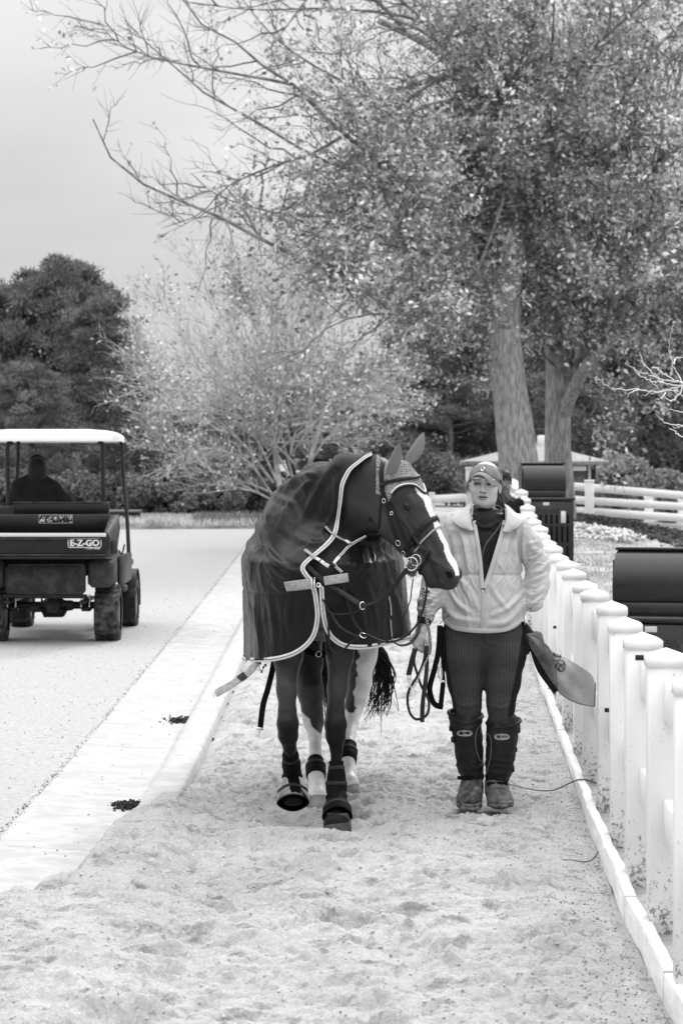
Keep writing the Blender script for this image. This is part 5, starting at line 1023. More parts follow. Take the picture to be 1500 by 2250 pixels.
def rect_buckle(c, u, v, w_, h_, r, parent):
    c, u, v = Vector(c), Vector(u).normalized(), Vector(v).normalized(); pts = [c + u * (a * w_ / 2) + v * (b * h_ / 2) for a, b in ((-1, -1), (1, -1), (1, 1), (-1, 1), (-1, -1), (1, -1))]; b_ = MB(); b_.tube(pts, r, 6, False); return b_.build('buckle', M['metal'], parent, True)
c, n_ = rsnap(690, 1280, .018, allrb); rect_buckle(c, (1, 0, 0), (0, 0, 1), .014, .055, .0025, rug); c, n_ = rsnap(700, 1284, .02, allrb); b_ = MB(); b_.ring(c, (0, -1, .2), .009, .0028); b_.tube([c, c + Vector((.012, 0, -.004)), c + Vector((.022, 0, -.02))], .003, 6); b_.build('snap_hook', M['metal'], rug, True)
# loose surcingle blown sideways, black leg strap with clip
b_ = MB(); q = crom([P(578, 1405, 11.42), P(572, 1445, 11.4), P(560, 1462, 11.38), P(540, 1483, 11.4), P(510, 1503, 11.38), P(474, 1524, 11.4)], 6); nn = crom([(-.9, -.4, 0), (-.8, -.6, .1), (-.5, -.8, .3), (-.35, -.7, .6), (-.45, -.75, .5), (-.4, -.8, .4)], 6)
b_.sweep(q, nn, np.interp(np.arange(len(q)), [0, 10, 14, 30], [.012, .03, .044, .042]), .0025); lo = b_.build('surcingle', M['webgrey'], rug)
b_ = MB(); q2 = q[18:22] + unit(nn[18:22]) * .004; b_.sweep(q2, nn[18:22], .048, .004); b_.build('keeper', M['strapgrey'], lo)
b_ = MB(); b_.ring(P(471, 1526, 11.4), (0, -1, 0), .010, .0016, sq=.5); b_.build('loop', M['webgrey'], lo)
b_ = MB(); q = crom([P(604, 1440, 11.7), P(598, 1475, 11.68), P(588, 1515, 11.66), P(578, 1550, 11.66), P(572, 1598, 11.66)], 6); b_.sweep(q, (-.3, -.9, .1), .030, .003); ls = b_.build('leg_strap', M['neoprene'], rug)
b_ = MB(); b_.box(P(571, 1601, 11.66), (.034, .008, .014), bev=.002); b_.tube([P(571, 1604, 11.66), P(569, 1612, 11.66), P(570, 1622, 11.66)], [.004, .003, .0022], 6); b_.build('clip', M['metal'], ls, True)
b_ = MB()
for x, y in ((572, 1458), (579, 1466), (575, 1476), (584, 1462)): b_.box(P(x, y, 11.5), (.009, .009, .012), bev=.002)
b_.tube([P(566, 1452, 11.5), P(570, 1468, 11.5), P(575, 1476, 11.5), P(582, 1458, 11.5)], .002, 5); b_.build('toggle_cord', M['neoprene'], rug, True)
# girth strap with ring glimpsed below the hem
b_ = MB(); b_.sweep(crom([P(668, 1425, 11.6), P(690, 1437, 11.55), P(715, 1437, 11.55), P(735, 1428, 11.6)], 5), (0, -1, 0), .03, .004); gs = b_.build('girth', M['neoprene'], horse); b_ = MB(); b_.ring(P(700, 1437, 11.52), (0, -1, 0), .013, .0022); b_.build('girth_ring', M['metal'], gs, True)
# ------------------------------------------------------------------ bridle
M['leather'] = mat('dark_leather', 0.009, 0.4, 0.25, 0.2, 40, 0.2, 200); M['leatherbrown'] = mat('worn_leather', 0.028, 0.5, 0.2, 0.2, 30, 0.2, 200); M['ropegrey'] = mat('grey_rope', 0.35, 0.7, 0.2, 0.3, 200)
bridle = thing('bridle', 'dark leather bridle with silver rings and long looping reins on the horse', 'bridle')
def hstrap(pts2, wd, m=None, name='strap', off=0.005, n=5, th=0.004, extend=None, parent=None):
    q2 = crom([(a, b, 0) for a, b in pts2], n); pr = [snap(a, b, off) for a, b, _ in q2]; p_ = [a for a, _ in pr]; ns = [b for _, b in pr]
    b_ = MB(); b_.sweep(sm(p_, 3), smoothn(ns, 6), wd, th); return b_.build(name, m or M['leather'], parent or bridle)
def hloop(c, u, v, wd, m, name, off=0.006, th=0.005, a0=0, a1=6.283, n=40, rmax=.3, lift=0.0):
    pts, ns = wrap(c, u, v, a0, a1, n, off, rmax); b_ = MB(); p_ = sm(pts, 3); b_.sweep(p_, smoothn(ns, 3), wd, th); return b_.build(name, m, bridle)
# headpiece over the poll, both cheeks
hstrap([(846, 1003), (841, 1012), (837, 1037), (838, 1060), (841, 1084)], .022, name='headpiece', off=.009)
hstrap([(841, 1084), (848, 1108), (858, 1143), (869, 1175), (877, 1196)], .017, name='cheekpiece', off=.006)
hstrap([(846, 1080), (856, 1108), (872, 1143), (885, 1175), (897, 1207), (904, 1224)], .014, name='cheekpiece', off=.010)
hstrap([(838, 1085), (835, 1126), (833, 1161), (834, 1186)], .009, name='throat_lash', off=.005)
bb_ = hstrap([(833, 1068), (846, 1064), (860, 1060), (887, 1055), (908, 1052), (917, 1049)], .018, name='browband', off=.012, th=.009)
cN = HP(.335, .02); uN = (hf * .93 + ha * -.36).normalized(); hloop(cN, uN, hl, .027, M['leather'], 'noseband', off=.007, th=.009)
cN2 = HP(.372, .03); hloop(cN2, uN, hl, .009, M['ropegrey'], 'noseband_cord', off=.007, th=.007)
cF = HP(.445, .03); uF = (hf * .86 + ha * -.5).normalized(); hloop(cF, uF, hl, .012, M['leather'], 'flash_strap', a0=math.pi * .30, a1=math.pi * 1.7)
for x, y, s_ in ((845, 1100, .010), (862, 1128, .008), (876, 1191, .013), (888, 1213, .011)):
    c, n_ = snap(x, y, .013); b_ = MB(); b_.ring(c, n_, s_, .0021, sq=.8); b_.build('buckle', M['metal'], bridle, True)
bc, n_ = snap(908, 1225, .02); by0 = bc.y; b_ = MB(); bitc = P(903, 1239, by0 - .05); b_.ring(bitc, (-.35, -.93, .05), .0300, .0030, 32); b_.build('bit_ring', M['metal'], bridle, True)
b_ = MB(); b_.ring(P(913, 1231, by0 - .03), (-.5, -.85, .05), .026, .0026, 28); b_.build('bit_ring', M['metal'], bridle, True)
b_ = MB(); g = np.random.default_rng(8); cw = P(904, 1250, by0 - .01)
for k in range(420):
    d = Vector(unit(g.normal(size=3))); s = cw + Vector((d.x * .020, d.y * .018, d.z * .028)); b_.tube([s, s + d * .008 + Vector(g.normal(size=3)) * .004], [.0022, .001], 3, False)
M['fleece'] = mat('grey_fleece', 0.17, 0.95, 0.1, 0.3, 80); b_.build('sheepskin', M['fleece'], bridle, True); ball('sheepskin', cw, (.019, .017, .026), M['fleece'], bridle)
def free(pts3, r, m, name, parent, n=5, flat=None, nrm=(0, -1, 0), th=.004, taper=None):
    q = crom(pts3, n); b_ = MB()
    if flat: b_.sweep(q, nrm, flat, th)
    else: b_.tube(q, r if taper is None else np.linspace(r, taper, len(q)), 7)
    return b_.build(name, m, parent, True if not flat else False)
Yr = 11.06; by = by0 - .03
rs_ = lambda L_, y0, y1: [P(a, b, y0 + (y1 - y0) * i / (len(L_) - 1)) for i, (a, b) in enumerate(L_)]
neckstrap = rs_([(672, 1240), (690, 1258), (710, 1277), (736, 1293), (759, 1307), (787, 1326)], 11.12, Yr); o_ = free(neckstrap, 0, M['leatherbrown'], 'martingale_strap', bridle, flat=.024, th=.008, nrm=(.1, -1, .3))
for t_ in (.33, .48, .66): k = neckstrap[0].lerp(neckstrap[-1], t_); q = crom(neckstrap, 5); kk = int(t_ * (len(q) - 1)); b_ = MB(); b_.sweep(q[kk - 1:kk + 2], (.1, -1, .3), .028, .011); b_.build('keeper', M['leather'], o_)
b_ = MB(); b_.ring(P(796, 1331, Yr), (.5, -.8, .1), .017, .0028, sq=.8); b_.build('martingale_ring', M['metal'], bridle, True); b_ = MB(); b_.ring(P(797, 1396, Yr), (.3, -.6, .7), .016, .0026, sq=.9); b_.build('martingale_ring', M['metal'], bridle, True)
free(rs_([(796, 1330), (821, 1322), (843, 1307), (864, 1286), (877, 1268), (893, 1248)], Yr, by - .02), .0052, M['leather'], 'rein', bridle)
free(rs_([(797, 1333), (824, 1325), (848, 1309), (868, 1288), (882, 1268), (897, 1252)], Yr - .01, by - .025), 0, M['leather'], 'rein', bridle, flat=.014, nrm=(.3, -1, .3))
free(rs_([(693, 1292), (710, 1318), (727, 1346), (751, 1350), (777, 1346), (794, 1337)], 11.10, Yr), .0055, M['leather'], 'martingale_strap', bridle)
free(rs_([(727, 1346), (740, 1369), (753, 1382), (777, 1395), (794, 1399)], 11.08, Yr), .005, M['leatherbrown'], 'martingale_strap', bridle)
free(rs_([(745, 1258), (753, 1288), (766, 1331), (779, 1367), (796, 1390)], 11.10, Yr), .0036, M['strapgrey'], 'martingale_strap', bridle)
free(rs_([(802, 1393), (832, 1407), (860, 1410), (892, 1397), (917, 1369), (930, 1335), (937, 1299), (936, 1282)], Yr, 11.30), .0055, M['leather'], 'rein', bridle)
free(rs_([(907, 1272), (903, 1300), (900, 1322), (881, 1369), (866, 1395), (853, 1407), (832, 1414)], by + .0, Yr + .02), .003, M['leather'], 'rein', bridle)
free(rs_([(725, 1300), (722, 1352), (722, 1395), (725, 1422), (738, 1435), (755, 1427), (772, 1410), (789, 1401)], 11.12, Yr), .0052, M['leather'], 'rein', bridle)
free(rs_([(860, 1408), (880, 1418), (902, 1412), (917, 1392), (922, 1372)], Yr + .05, 11.3), 0, M['leather'], 'rein', bridle, flat=.018, nrm=(0, -.6, .8))
b_ = MB(); b_.box(P(832, 1412, Yr - .0), (.014, .012, .018), bev=.003); b_.build('rein_stop', M['leather'], bridle)
for x, y in ((867, 1284), (860, 1297)): b_ = MB(); b_.box(P(x, y, Yr), (.03, .01, .008), bev=.002); b_.build('rein_stop', M['leather'], bridle)
b_ = MB(); b_.ring(P(939, 1300, 11.30), (0, -.4, 1), .008, .003); b_.build('rein_keeper', M['leather'], bridle)
# ------------------------------------------------------------------ woman leading the horse
Yw = 11.8
def W(px, py, dy=0.0): return P(px, py, Yw + dy)
ya, pi_ = R(9), R(5)
wf = Vector((-math.sin(ya) * math.cos(pi_), -math.cos(ya) * math.cos(pi_), math.sin(pi_))); wr = Vector((math.cos(ya), -math.sin(ya), 0)); wu = wr.cross(wf); wu = wu if wu.z > 0 else -wu
tl = R(-2); wr, wu = wr * math.cos(tl) + wu * math.sin(tl), wu * math.cos(tl) - wr * math.sin(tl)
WO = W(1065, 1066, 0.0)
def H_(x, y, d): return WO + wr * x + wu * y + wf * d
WA = (wr, wu, wf)
S = SDF((0.27, 11.50, -0.03), (1.05, 12.08, 1.72), 0.0036)
S.ell(H_(0, .035, -.018), (.072, .082, .092), WA, k=.01); S.ell(H_(0, -.03, .018), (.063, .078, .07), WA, k=.02)
S.ell(H_(0, -.088, .052), (.032, .025, .028), WA, k=.02)
for s in (-1, 1):
    S.ell(H_(s * .036, -.03, .05), (.027, .03, .026), WA, k=.02); S.ell(H_(s * .036, -.070, .02), (.021, .03, .04), WA, k=.02)
    S.ell(H_(s * .032, .020, .074), (.026, .009, .014), WA, k=.012); S.ell(H_(s * .0315, -.001, .096), (.02, .0115, .014), WA, k=.008, op='sub')
    S.ell(H_(s * .0315, -.001, .070), (.016, .0125, .014), WA, k=.004); S.ell(H_(s * .0315, .007, .078), (.019, .0045, .008), WA, k=.004); S.ell(H_(s * .012, -.037, .093), (.0075, .0065, .010), WA, k=.005)
    S.ell(H_(s * .073, -.012, -.012), (.009, .028, .017), WA, k=.005)
    S.ell(H_(s * .0095, -.043, .104), (.0042, .003, .006), WA, k=.002, op='sub')
S.chain([H_(0, .008, .080), H_(0, -.015, .092), H_(0, -.033, .102)], [.008, .0085, .0105], k=.010)
S.ell(H_(0, -.0605, .083), (.022, .0058, .011), WA, k=.005); S.ell(H_(0, -.0725, .081), (.019, .0065, .011), WA, k=.005); S.ell(H_(0, -.066, .093), (.019, .0026, .012), WA, k=.002, op='sub')
S.chain([H_(0, -.04, -.02), H_(.002, -.11, -.03), W(1067, 1160, .0)], [(.050, .056), (.045, .050), (.050, .054)], up=(0, -1, 0), k=.02)
S.chain([W(1064, 1165), W(1064, 1230), W(1063, 1300), W(1063, 1370)], [(.10, .07), (.11, .08), (.11, .08), (.14, .09)], up=(0, -1, 0), k=.03)
S.chain([W(1000, 1168, .01), W(960, 1272, .02), W(936, 1352, -.05), W(926, 1384, -.07)], [.045, .038, .029, .024], k=.02)
S.chain([W(1140, 1168, .01), W(1180, 1238, .03), W(1170, 1300, -.03), W(1166, 1318, -.04)], [.045, .038, .029, .025], k=.02)
S.chain([W(1025, 1385), W(1022, 1480), W(1024, 1570), W(1032, 1690, .03), W(1034, 1755, .02)], [.085, .07, .05, .036, .035], k=.03)
S.chain([W(1100, 1385), W(1105, 1480, -.01), W(1100, 1570, -.03), W(1094, 1690, -.0), W(1094, 1755, -.03)], [.085, .07, .05, .036, .035], k=.03)
hY = -.075
S.chain([W(925, 1384, hY), W(921, 1400, hY), W(918, 1412, hY)], [(.026, .019), (.031, .019), (.030, .017)], up=(0, -1, 0), k=.012)
for i, (kx, ky) in enumerate(((908, 1409), (913, 1419), (920, 1426), (927, 1429))):
    yy_ = hY - .012 + .006 * i
    S.chain([W(kx + 2, ky - 14, yy_ + .006), W(kx, ky, yy_), W(kx + 5, ky + 6 - i, yy_ + .018), W(kx + 11, ky - 2, yy_ + .034)], [.0105, .0108, .0095, .0082], k=.0045)
S.chain([W(931, 1396, hY + .0), W(938, 1408, hY - .012), W(940, 1421, hY - .014), W(939, 1431, hY - .006)], [.014, .0108, .0098, .0075], k=.006)
WV, WQ = S.mesh(); del S; WV = smooth_v(WV, WQ, 1, .35); WN = vnormals(WV, WQ)
dv = WV - np.array(tuple(WO)); fx, fy, fd = dv @ np.array(tuple(wr)), dv @ np.array(tuple(wu)), dv @ np.array(tuple(wf))
tone = np.full(len(WV), .50); lipm = (np.abs(fy + .0665) < .0125 * np.sqrt(np.clip(1 - (fx / .024) ** 2, 0, 1))) & (fd > .07); tone = np.where(lipm, .30, tone)
tone = np.where((np.abs(fy + .066) < .0030) & (np.abs(fx) < .018) & (fd > .06), .03, tone)
for s in (-1, 1):
    ex, ey = fx - s * .0315, fy + .001; tone = np.where((fd > .06) & ((ex / .017) ** 2 + (ey / .0065) ** 2 < 1), .05, tone); tone = np.where((fd > .06) & (np.abs(ey - .0215 + ex * ex * 6) < .003) & (np.abs(ex) < .019), .22, tone)
    tone = np.where((fd > .08) & (np.abs(fx - s * .0095) < .0045) & (np.abs(fy + .044) < .0028), .10, tone)
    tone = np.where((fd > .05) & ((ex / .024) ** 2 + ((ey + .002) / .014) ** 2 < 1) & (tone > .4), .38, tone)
person = mk('person', WV, WQ, None, None, None, True); fattr(person, 'skin_tone', tone); M['skin'] = mat('skin', .5, .5, .3, .06, 30, .15, 150, attr='skin_tone', bdist=.002); person.data.materials.append(M['skin'])
tag(person, 'woman in a pale jacket, cap, dark leggings and tall muddy boots leading the horse', 'person')
M['eyew'] = mat('eye_white', .35, .2, .4); M['iris'] = mat('iris', .04, .15, .5)
for s in (-1, 1):
    e = ball('eye', H_(s * .0315, -.002, .0735), .0112, M['eyew'], person); b_ = MB(); c = H_(s * .0315 - .001, -.002, .0842); b_.ring(c, wf, .0022, .0026, 12); b_.build('iris', M['iris'], e, True)
# hair: tied back, curly wisps at both temples
M['hair'] = mat('fair_curly_hair', .26, .5, .3, .4, 60); b_ = MB(); g = np.random.default_rng(12)
cr = [[tuple(H_(.079 * math.sin(a) * k, .02 + .078 * t * 1.0, -.018 - .097 * math.cos(a) * k)) for a in np.linspace(-1.75, 1.75, 26)] for t, k in ((-.75, .93), (-.5, 1.0), (0, 1.03), (.5, 1.0), (.9, .8))]; b_.grid(cr)
for k in range(260):
    s = 1 if g.random() < .6 else -1; q = [np.array(tuple(H_(s * (.068 + .008 * g.random()), .018 - .02 * g.random(), -.005 - .04 * g.random())))]; L_ = g.uniform(.02, .055) if s > 0 else g.uniform(.015, .035); d = np.array(tuple(wr)) * s * g.uniform(.2, 1) + np.array([0, .2 * g.normal(), g.uniform(-1.3, .3)]) + g.normal(size=3) * .25; d /= np.linalg.norm(d); ph_ = g.random() * 6; cr_ = g.uniform(.003, .007)
    for j in range(1, 9): t = j / 8; q.append(q[0] + d * L_ * t * 1.6 + np.array([math.cos(ph_ + t * 11) * cr_, math.sin(ph_ + t * 9) * cr_, -0.012 * t * t + math.sin(ph_ + t * 11) * cr_]))
    b_.tube(q, np.linspace(.0011, .0005, 9), 3, False)
b_.build('hair', M['hair'], person, True)
b_ = MB()
for k in range(30):
    s = H_(.074, -.035 - .01 * g.random(), -.03 - .03 * g.random()); b_.tube(crom([s, s + Vector((.008 + .012 * g.random(), 0, -.02)), s + Vector((.012 + .02 * g.random(), 0, -.045 - .03 * g.random()))], 3), .0009, 3, False)
b_.build('hair', M['barkdark'], person, True)
# cap
M['cap'] = mat('grey_cotton_cap', .21, .8, .15, .12, 30, .3, 260); M['capdark'] = mat('cap_seam', .03, .7); M['white'] = mat('white_thread', .75, .6)
b_ = MB(); rows = []
for t in np.linspace(0, 1, 12):
    el_ = t * math.pi / 2; rows.append([tuple(H_(.0815 * math.cos(el_) ** .85 * math.sin(a), .030 + .0 * math.cos(a) - .012 * (math.sin(a) * .4 + .3) * (1 - t) + .012 * math.cos(a) * (1 - t) + .078 * math.sin(el_) ** 1.05, -.014 + .101 * math.cos(el_) ** .9 * math.cos(a))) for a in np.linspace(-math.pi, math.pi, 37)[:-1]])
b_.grid(rows, closed=True); cap = recalc(b_.build('cap', M['cap'], person, True))
bi = [(1029.5, 1052, -.04), (1036, 1046, -.065), (1045, 1039.5, -.086), (1054, 1037, -.094), (1064, 1038.5, -.096), (1074, 1043.5, -.090), (1084, 1050.5, -.076), (1094, 1058, -.05), (1099, 1063, -.03)]
bo = [(1028.5, 1056, -.05), (1034, 1050, -.10), (1042, 1044.5, -.135), (1051, 1042, -.150), (1060, 1044.5, -.155), (1068, 1051, -.150), (1075, 1060, -.135), (1083, 1066, -.105), (1096, 1064, -.05)]
ci, co_ = crom([W(a, b, d) for a, b, d in bi], 5), crom([W(a, b, d) for a, b, d in bo], 5); G = np.array([ci * (1 - t) + co_ * t + np.array([0, 0, .003 * math.sin(t * 3.14)]) for t in np.linspace(0, 1, 7)])
b_ = MB(); b_.grid(G); b_.grid(G[:, ::-1] - np.array([0, 0, .0035])); b_.grid([G[-1], G[-1] - np.array([0, 0, .0035])]); b_.build('brim', M['cap'], cap, True)
b_ = MB(); b_.tube(ci + np.array([0, -.002, .0008]), .0016, 5, False); b_.build('seam', M['capdark'], cap, True)
cbv = BVHTree.FromObject(cap, bpy.context.evaluated_depsgraph_get()) if False else BVHTree.FromPolygons([tuple(v.co) for v in cap.data.vertices], [tuple(p.vertices) for p in cap.data.polygons])
def decal(poly, bv, m, name, parent, off, th=.0012, inner=None):
    pts = []
    for x, y in poly:
        d = (P(x, y, 10) - CAMP).normalized(); h = bv.ray_cast(CAMP, d); q = h[0] if h[0] is not None else P(x, y, Yw - .1); pts.append(q - d * off)
    n_ = len(pts); c = sum(pts, Vector()) / n_; bk = [p + (p - CAMP).normalized() * th for p in pts]; b_ = MB(); vs = [tuple(p) for p in pts] + [tuple(p) for p in bk] + [tuple(c)]
    b_.add(vs, [(i, (i + 1) % n_, n_ + (i + 1) % n_, n_ + i) for i in range(n_)]); b_.add(vs, [(i, (i + 1) % n_, 2 * n_) for i in range(n_)]); return b_.build(name, m, parent)
em = decal([(1052, 1034.5), (1053, 1029), (1057, 1019.5), (1061, 1018.5), (1066, 1021), (1067.5, 1024), (1066, 1035), (1062, 1036), (1056, 1036)], cbv, M['capdark'], 'emblem', cap, .002)
for pg in ([(1054.5, 1034), (1056.5, 1027.5), (1058, 1031), (1061.5, 1033), (1062, 1035.5)], [(1061.3, 1030.5), (1061, 1027), (1063, 1025.5), (1064.3, 1027), (1063.5, 1030.5)], [(1058, 1028), (1059, 1026), (1063, 1031.5), (1062.3, 1033)]): decal(pg, cbv, M['white'] if pg[0][0] != 1058 else M['capdark'], 'emblem_stitching', em, .0035)
# ------------------------------------------------------------------ garments
class Cloth:
    def __init__(s, V, q): s.V, s.q = V, q; s.upd()
    def upd(s): s.N = vnormals(s.V, s.q); s.px = CX + s.V[:, 0] * F / s.V[:, 1]; s.py = HY - (s.V[:, 2] - CAMH) * F / s.V[:, 1]; s.d = np.zeros(len(s.V))
    def fold(s, poly, amp, wid):
        p_ = crom([(a, b, 0) for a, b in poly], 24)[:, :2]; m = (s.px > p_[:, 0].min() - 4 * wid) & (s.px < p_[:, 0].max() + 4 * wid) & (s.py > p_[:, 1].min() - 4 * wid) & (s.py < p_[:, 1].max() + 4 * wid) & (s.N[:, 1] < .3)
        ii = np.where(m)[0]; best = np.full(len(ii), 1e9); tp_ = np.zeros(len(ii))
        for k in range(len(p_)):
            d = (s.px[ii] - p_[k, 0]) ** 2 + (s.py[ii] - p_[k, 1]) ** 2; mm = d < best; best[mm] = d[mm]; tp_[mm] = k / (len(p_) - 1)
        dd = np.sqrt(best) / wid; s.d[ii] += 1.25 * amp * np.sin(np.clip(tp_, .05, .95) * math.pi) ** .6 * (np.exp(-dd ** 2) - .4 * np.exp(-((dd - 1.8) / .8) ** 2))
    def apply(s): s.V = s.V + s.N * s.d[:, None]; s.upd()
    def bvh(s): return BVHTree.FromPolygons([tuple(v) for v in s.V], [tuple(int(i) for i in f) for f in s.q])
# jacket
S = SDF((0.26, 11.5, 0.78), (1.08, 12.1, 1.50), .0048); uy = (0, -1, 0)
S.chain([W(1064, 1158, .01), W(1063, 1200, 0), W(1062, 1240, 0), W(1062, 1263, 0), W(1062, 1290, 0), W(1063, 1330, 0), W(1063, 1362, 0), W(1062, 1379, 0)], [(.150, .095), (.172, .118), (.172, .125), (.166, .122), (.188, .14), (.202, .155), (.200, .155), (.178, .14)], up=uy, k=.015)
S.chain([W(1005, 1150, .015), W(1067, 1140, .02), W(1130, 1150, .015)], [.05, .06, .05], k=.05)
S.chain([W(1000, 1166, .01), W(978, 1210, .02), W(957, 1275, .02), W(944, 1320, -.03), W(936, 1352, -.055)], [.066, .062, .058, .053, .043], k=.03)
S.chain([W(1134, 1166, .01), W(1160, 1200, .02), W(1181, 1240, .03), W(1179, 1285, -.0), W(1170, 1326, -.05)], [.068, .064, .058, .055, .046], k=.03)
J = Cloth(*S.mesh()); del S; J.V = smooth_v(J.V, J.q, 2); J.upd()
zj = J.V[:, 2]; g1 = np.exp(-((J.py - 1263) / 16) ** 2); arc = np.arctan2(J.V[:, 0] - .70, -(J.V[:, 1] - 11.8)); torso = (J.px > 975) & (J.px < 1152)
J.d += torso * g1 * .0020 * noise3(np.stack([arc * 9, zj * 2, zj * 0], -1), 3.0) - torso * .005 * np.exp(-((J.py - 1263) / 2.2) ** 2)
g2 = np.clip((J.py - 1362) / 22, 0, 1); J.d += torso * g2 * .0018 * noise3(np.stack([arc * 7, zj * 3, zj * 0], -1), 3.0)
J.d += .005 * noise3(np.stack([J.V[:, 0] * .9 + zj * .25, J.V[:, 1] * .3, zj * .35], -1), 11.0) + .0045 * pin(noise3(np.stack([J.V[:, 0] * .9 + zj * .3, J.V[:, 1] * .3, zj * .4 - J.V[:, 0] * .3], -1), 9.0, 4), 9) + .003 * pin(noise3(np.stack([J.V[:, 0] * .9 - zj * .4, J.V[:, 1] * .3, zj * .4 + J.V[:, 0] * .3], -1), 15.0, 24), 8)
slv = ~torso; J.d += slv * (.005 * noise3(np.stack([J.V[:, 0] * .5, J.V[:, 1] * .5, zj + .4 * J.V[:, 0]], -1), 14.0) + .004 * pin(noise3(np.stack([J.V[:, 0] * .4, J.V[:, 1] * .4, zj + .5 * J.V[:, 0]], -1), 12.0, 9.0), 6))
for pl_, a_, w_ in [([(1000, 1255), (1020, 1290), (1040, 1330)], .010, 5), ([(985, 1290), (1005, 1325), (1035, 1350)], .009, 5), ([(1010, 1265), (1035, 1300), (1050, 1340)], .007, 4), ([(978, 1330), (1000, 1356), (1050, 1366)], .010, 6), ([(1075, 1372), (1110, 1366), (1145, 1335)], .010, 6), ([(1080, 1350), (1115, 1335), (1150, 1300)], .008, 5), ([(1075, 1280), (1090, 1310), (1120, 1345)], .006, 5),
    ([(1010, 1150), (1022, 1200), (1030, 1255)], .007, 5), ([(990, 1165), (1000, 1215), (1010, 1258)], .006, 5), ([(1120, 1150), (1112, 1200), (1100, 1255)], .007, 5), ([(1135, 1165), (1130, 1210), (1140, 1250)], .009, 5), ([(1152, 1160), (1148, 1200), (1152, 1240)], .010, 4), ([(1165, 1260), (1185, 1252), (1203, 1238)], .010, 5), ([(1155, 1285), (1175, 1275), (1198, 1262)], .010, 5), ([(1150, 1302), (1170, 1306), (1192, 1292)], .009, 5), ([(1160, 1330), (1175, 1322), (1186, 1308)], .008, 4),
    ([(1160, 1190), (1175, 1210), (1190, 1215)], .006, 5), ([(920, 1320), (940, 1315), (965, 1300)], .009, 5), ([(915, 1338), (935, 1338), (958, 1322)], .009, 5), ([(925, 1300), (945, 1300), (962, 1285)], .007, 5), ([(925, 1352), (940, 1352), (955, 1345)], .006, 4)]: J.fold(pl_, a_, w_)
g = np.random.default_rng(77)
for k in range(46):
    x = g.uniform(984, 1142); sgn = 1 if k % 2 else -1; ln = g.uniform(22, 62); dx = (1062 - x) * .22 * (1 if sgn > 0 else .4) + g.normal() * 7; J.fold([(x, 1263 + sgn * 3), (x + dx * .5 + g.normal() * 2, 1263 + sgn * ln * .5), (x + dx, 1263 + sgn * ln)], g.uniform(.0022, .0045), g.uniform(1.8, 3.0))
for k in range(18):
    t = g.random(); y = 1190 + t * 140; xc = np.interp(y, [1190, 1240, 1330], [1162, 1180, 1172]); J.fold([(xc - 18, y + g.uniform(2, 14)), (xc, y + g.normal() * 3), (xc + 17, y - g.uniform(2, 14))], g.uniform(.003, .006), g.uniform(2, 3.2))
for k in range(9):
    y = 1290 + 62 * g.random(); xc = np.interp(y, [1290, 1352], [950, 938]); J.fold([(xc - 15, y + g.uniform(-4, 8)), (xc, y), (xc + 16, y - g.uniform(-4, 10))], g.uniform(.003, .006), g.uniform(2, 3))
J.apply()
op_ = [(1040, 1120), (1038, 1143), (1043, 1170), (1049, 1205), (1055, 1250), (1059.5, 1298), (1066, 1288), (1079, 1250), (1093, 1205), (1104, 1168), (1109, 1143), (1108, 1120)]
rem = (J.V[:, 1] < 11.79) & inpoly(J.px, J.py, op_); hem_ = np.interp(J.px, [968, 976, 985, 1000, 1060, 1110, 1135, 1148, 1156], [1352, 1366, 1377, 1384, 1390, 1387, 1376, 1358, 1340]) + 1.5 * noise3(J.V, 14.0); rem |= ((J.py > hem_) & (J.V[:, 1] < 11.83) & torso) | ((J.V[:, 2] < .945) & (J.V[:, 1] >= 11.83) & torso)
rem |= (J.V[:, 1] < 11.83) & (J.py < 1128) & (J.px > 1040) & (J.px < 1106)
jb = J.bvh(); V_, q_, _, _ = patch(J.V, J.q, ~rem, 0.0, J.N); M['jacket'] = mat('pale_jacket_nylon', .48, .36, .35, .05, 5, .35, 12, bdist=.014, aniso=(1, 1, .45)); jk = mk('jacket', V_, q_, None, M['jacket'], person, True)
def wsnap(px, py, off, bv): d = (P(px, py, 10) - CAMP).normalized(); h = bv.ray_cast(CAMP, d); q, n_ = (h[0], h[1]) if h[0] is not None else (P(px, py, Yw - .1), Vector((0, -1, 0))); n_ = n_ if n_.dot(d) < 0 else -n_; return q + n_ * off, n_
def wstrap(pts2, wd, m, name, parent, bv, off=.003, n=4, th=.003, it=3):
    q2 = crom([(a, b, 0) for a, b in pts2], n); pr = [wsnap(a, b, off, bv) for a, b, _ in q2]; b_ = MB(); b_.sweep(sm([a for a, _ in pr], it), smoothn([b for _, b in pr], 8), wd, th); return b_.build(name, m, parent)
wstrap([(1041, 1145), (1045, 1170), (1051, 1205), (1056, 1250), (1059, 1292)], .020, M['jacket'], 'facing', jk, jb, .006); wstrap([(1107, 1145), (1102, 1168), (1091, 1205), (1078, 1250), (1064, 1292)], .022, M['jacket'], 'facing', jk, jb, .006)
M['zip'] = mat('zip_tape', .42, .6); z_ = wstrap([(1060, 1294), (1058.5, 1330), (1057, 1360), (1055, 1388)], .009, M['zip'], 'zip', jk, jb, .003); c, n_ = wsnap(1060, 1302, .006, jb); b_ = MB(); b_.box(c, (.007, .004, .012), bev=.001); b_.ring(c + Vector((0, -.003, -.014)), (0, -1, 0), .004, .0012, 12); b_.build('zip_pull', M['metal'], z_, True)
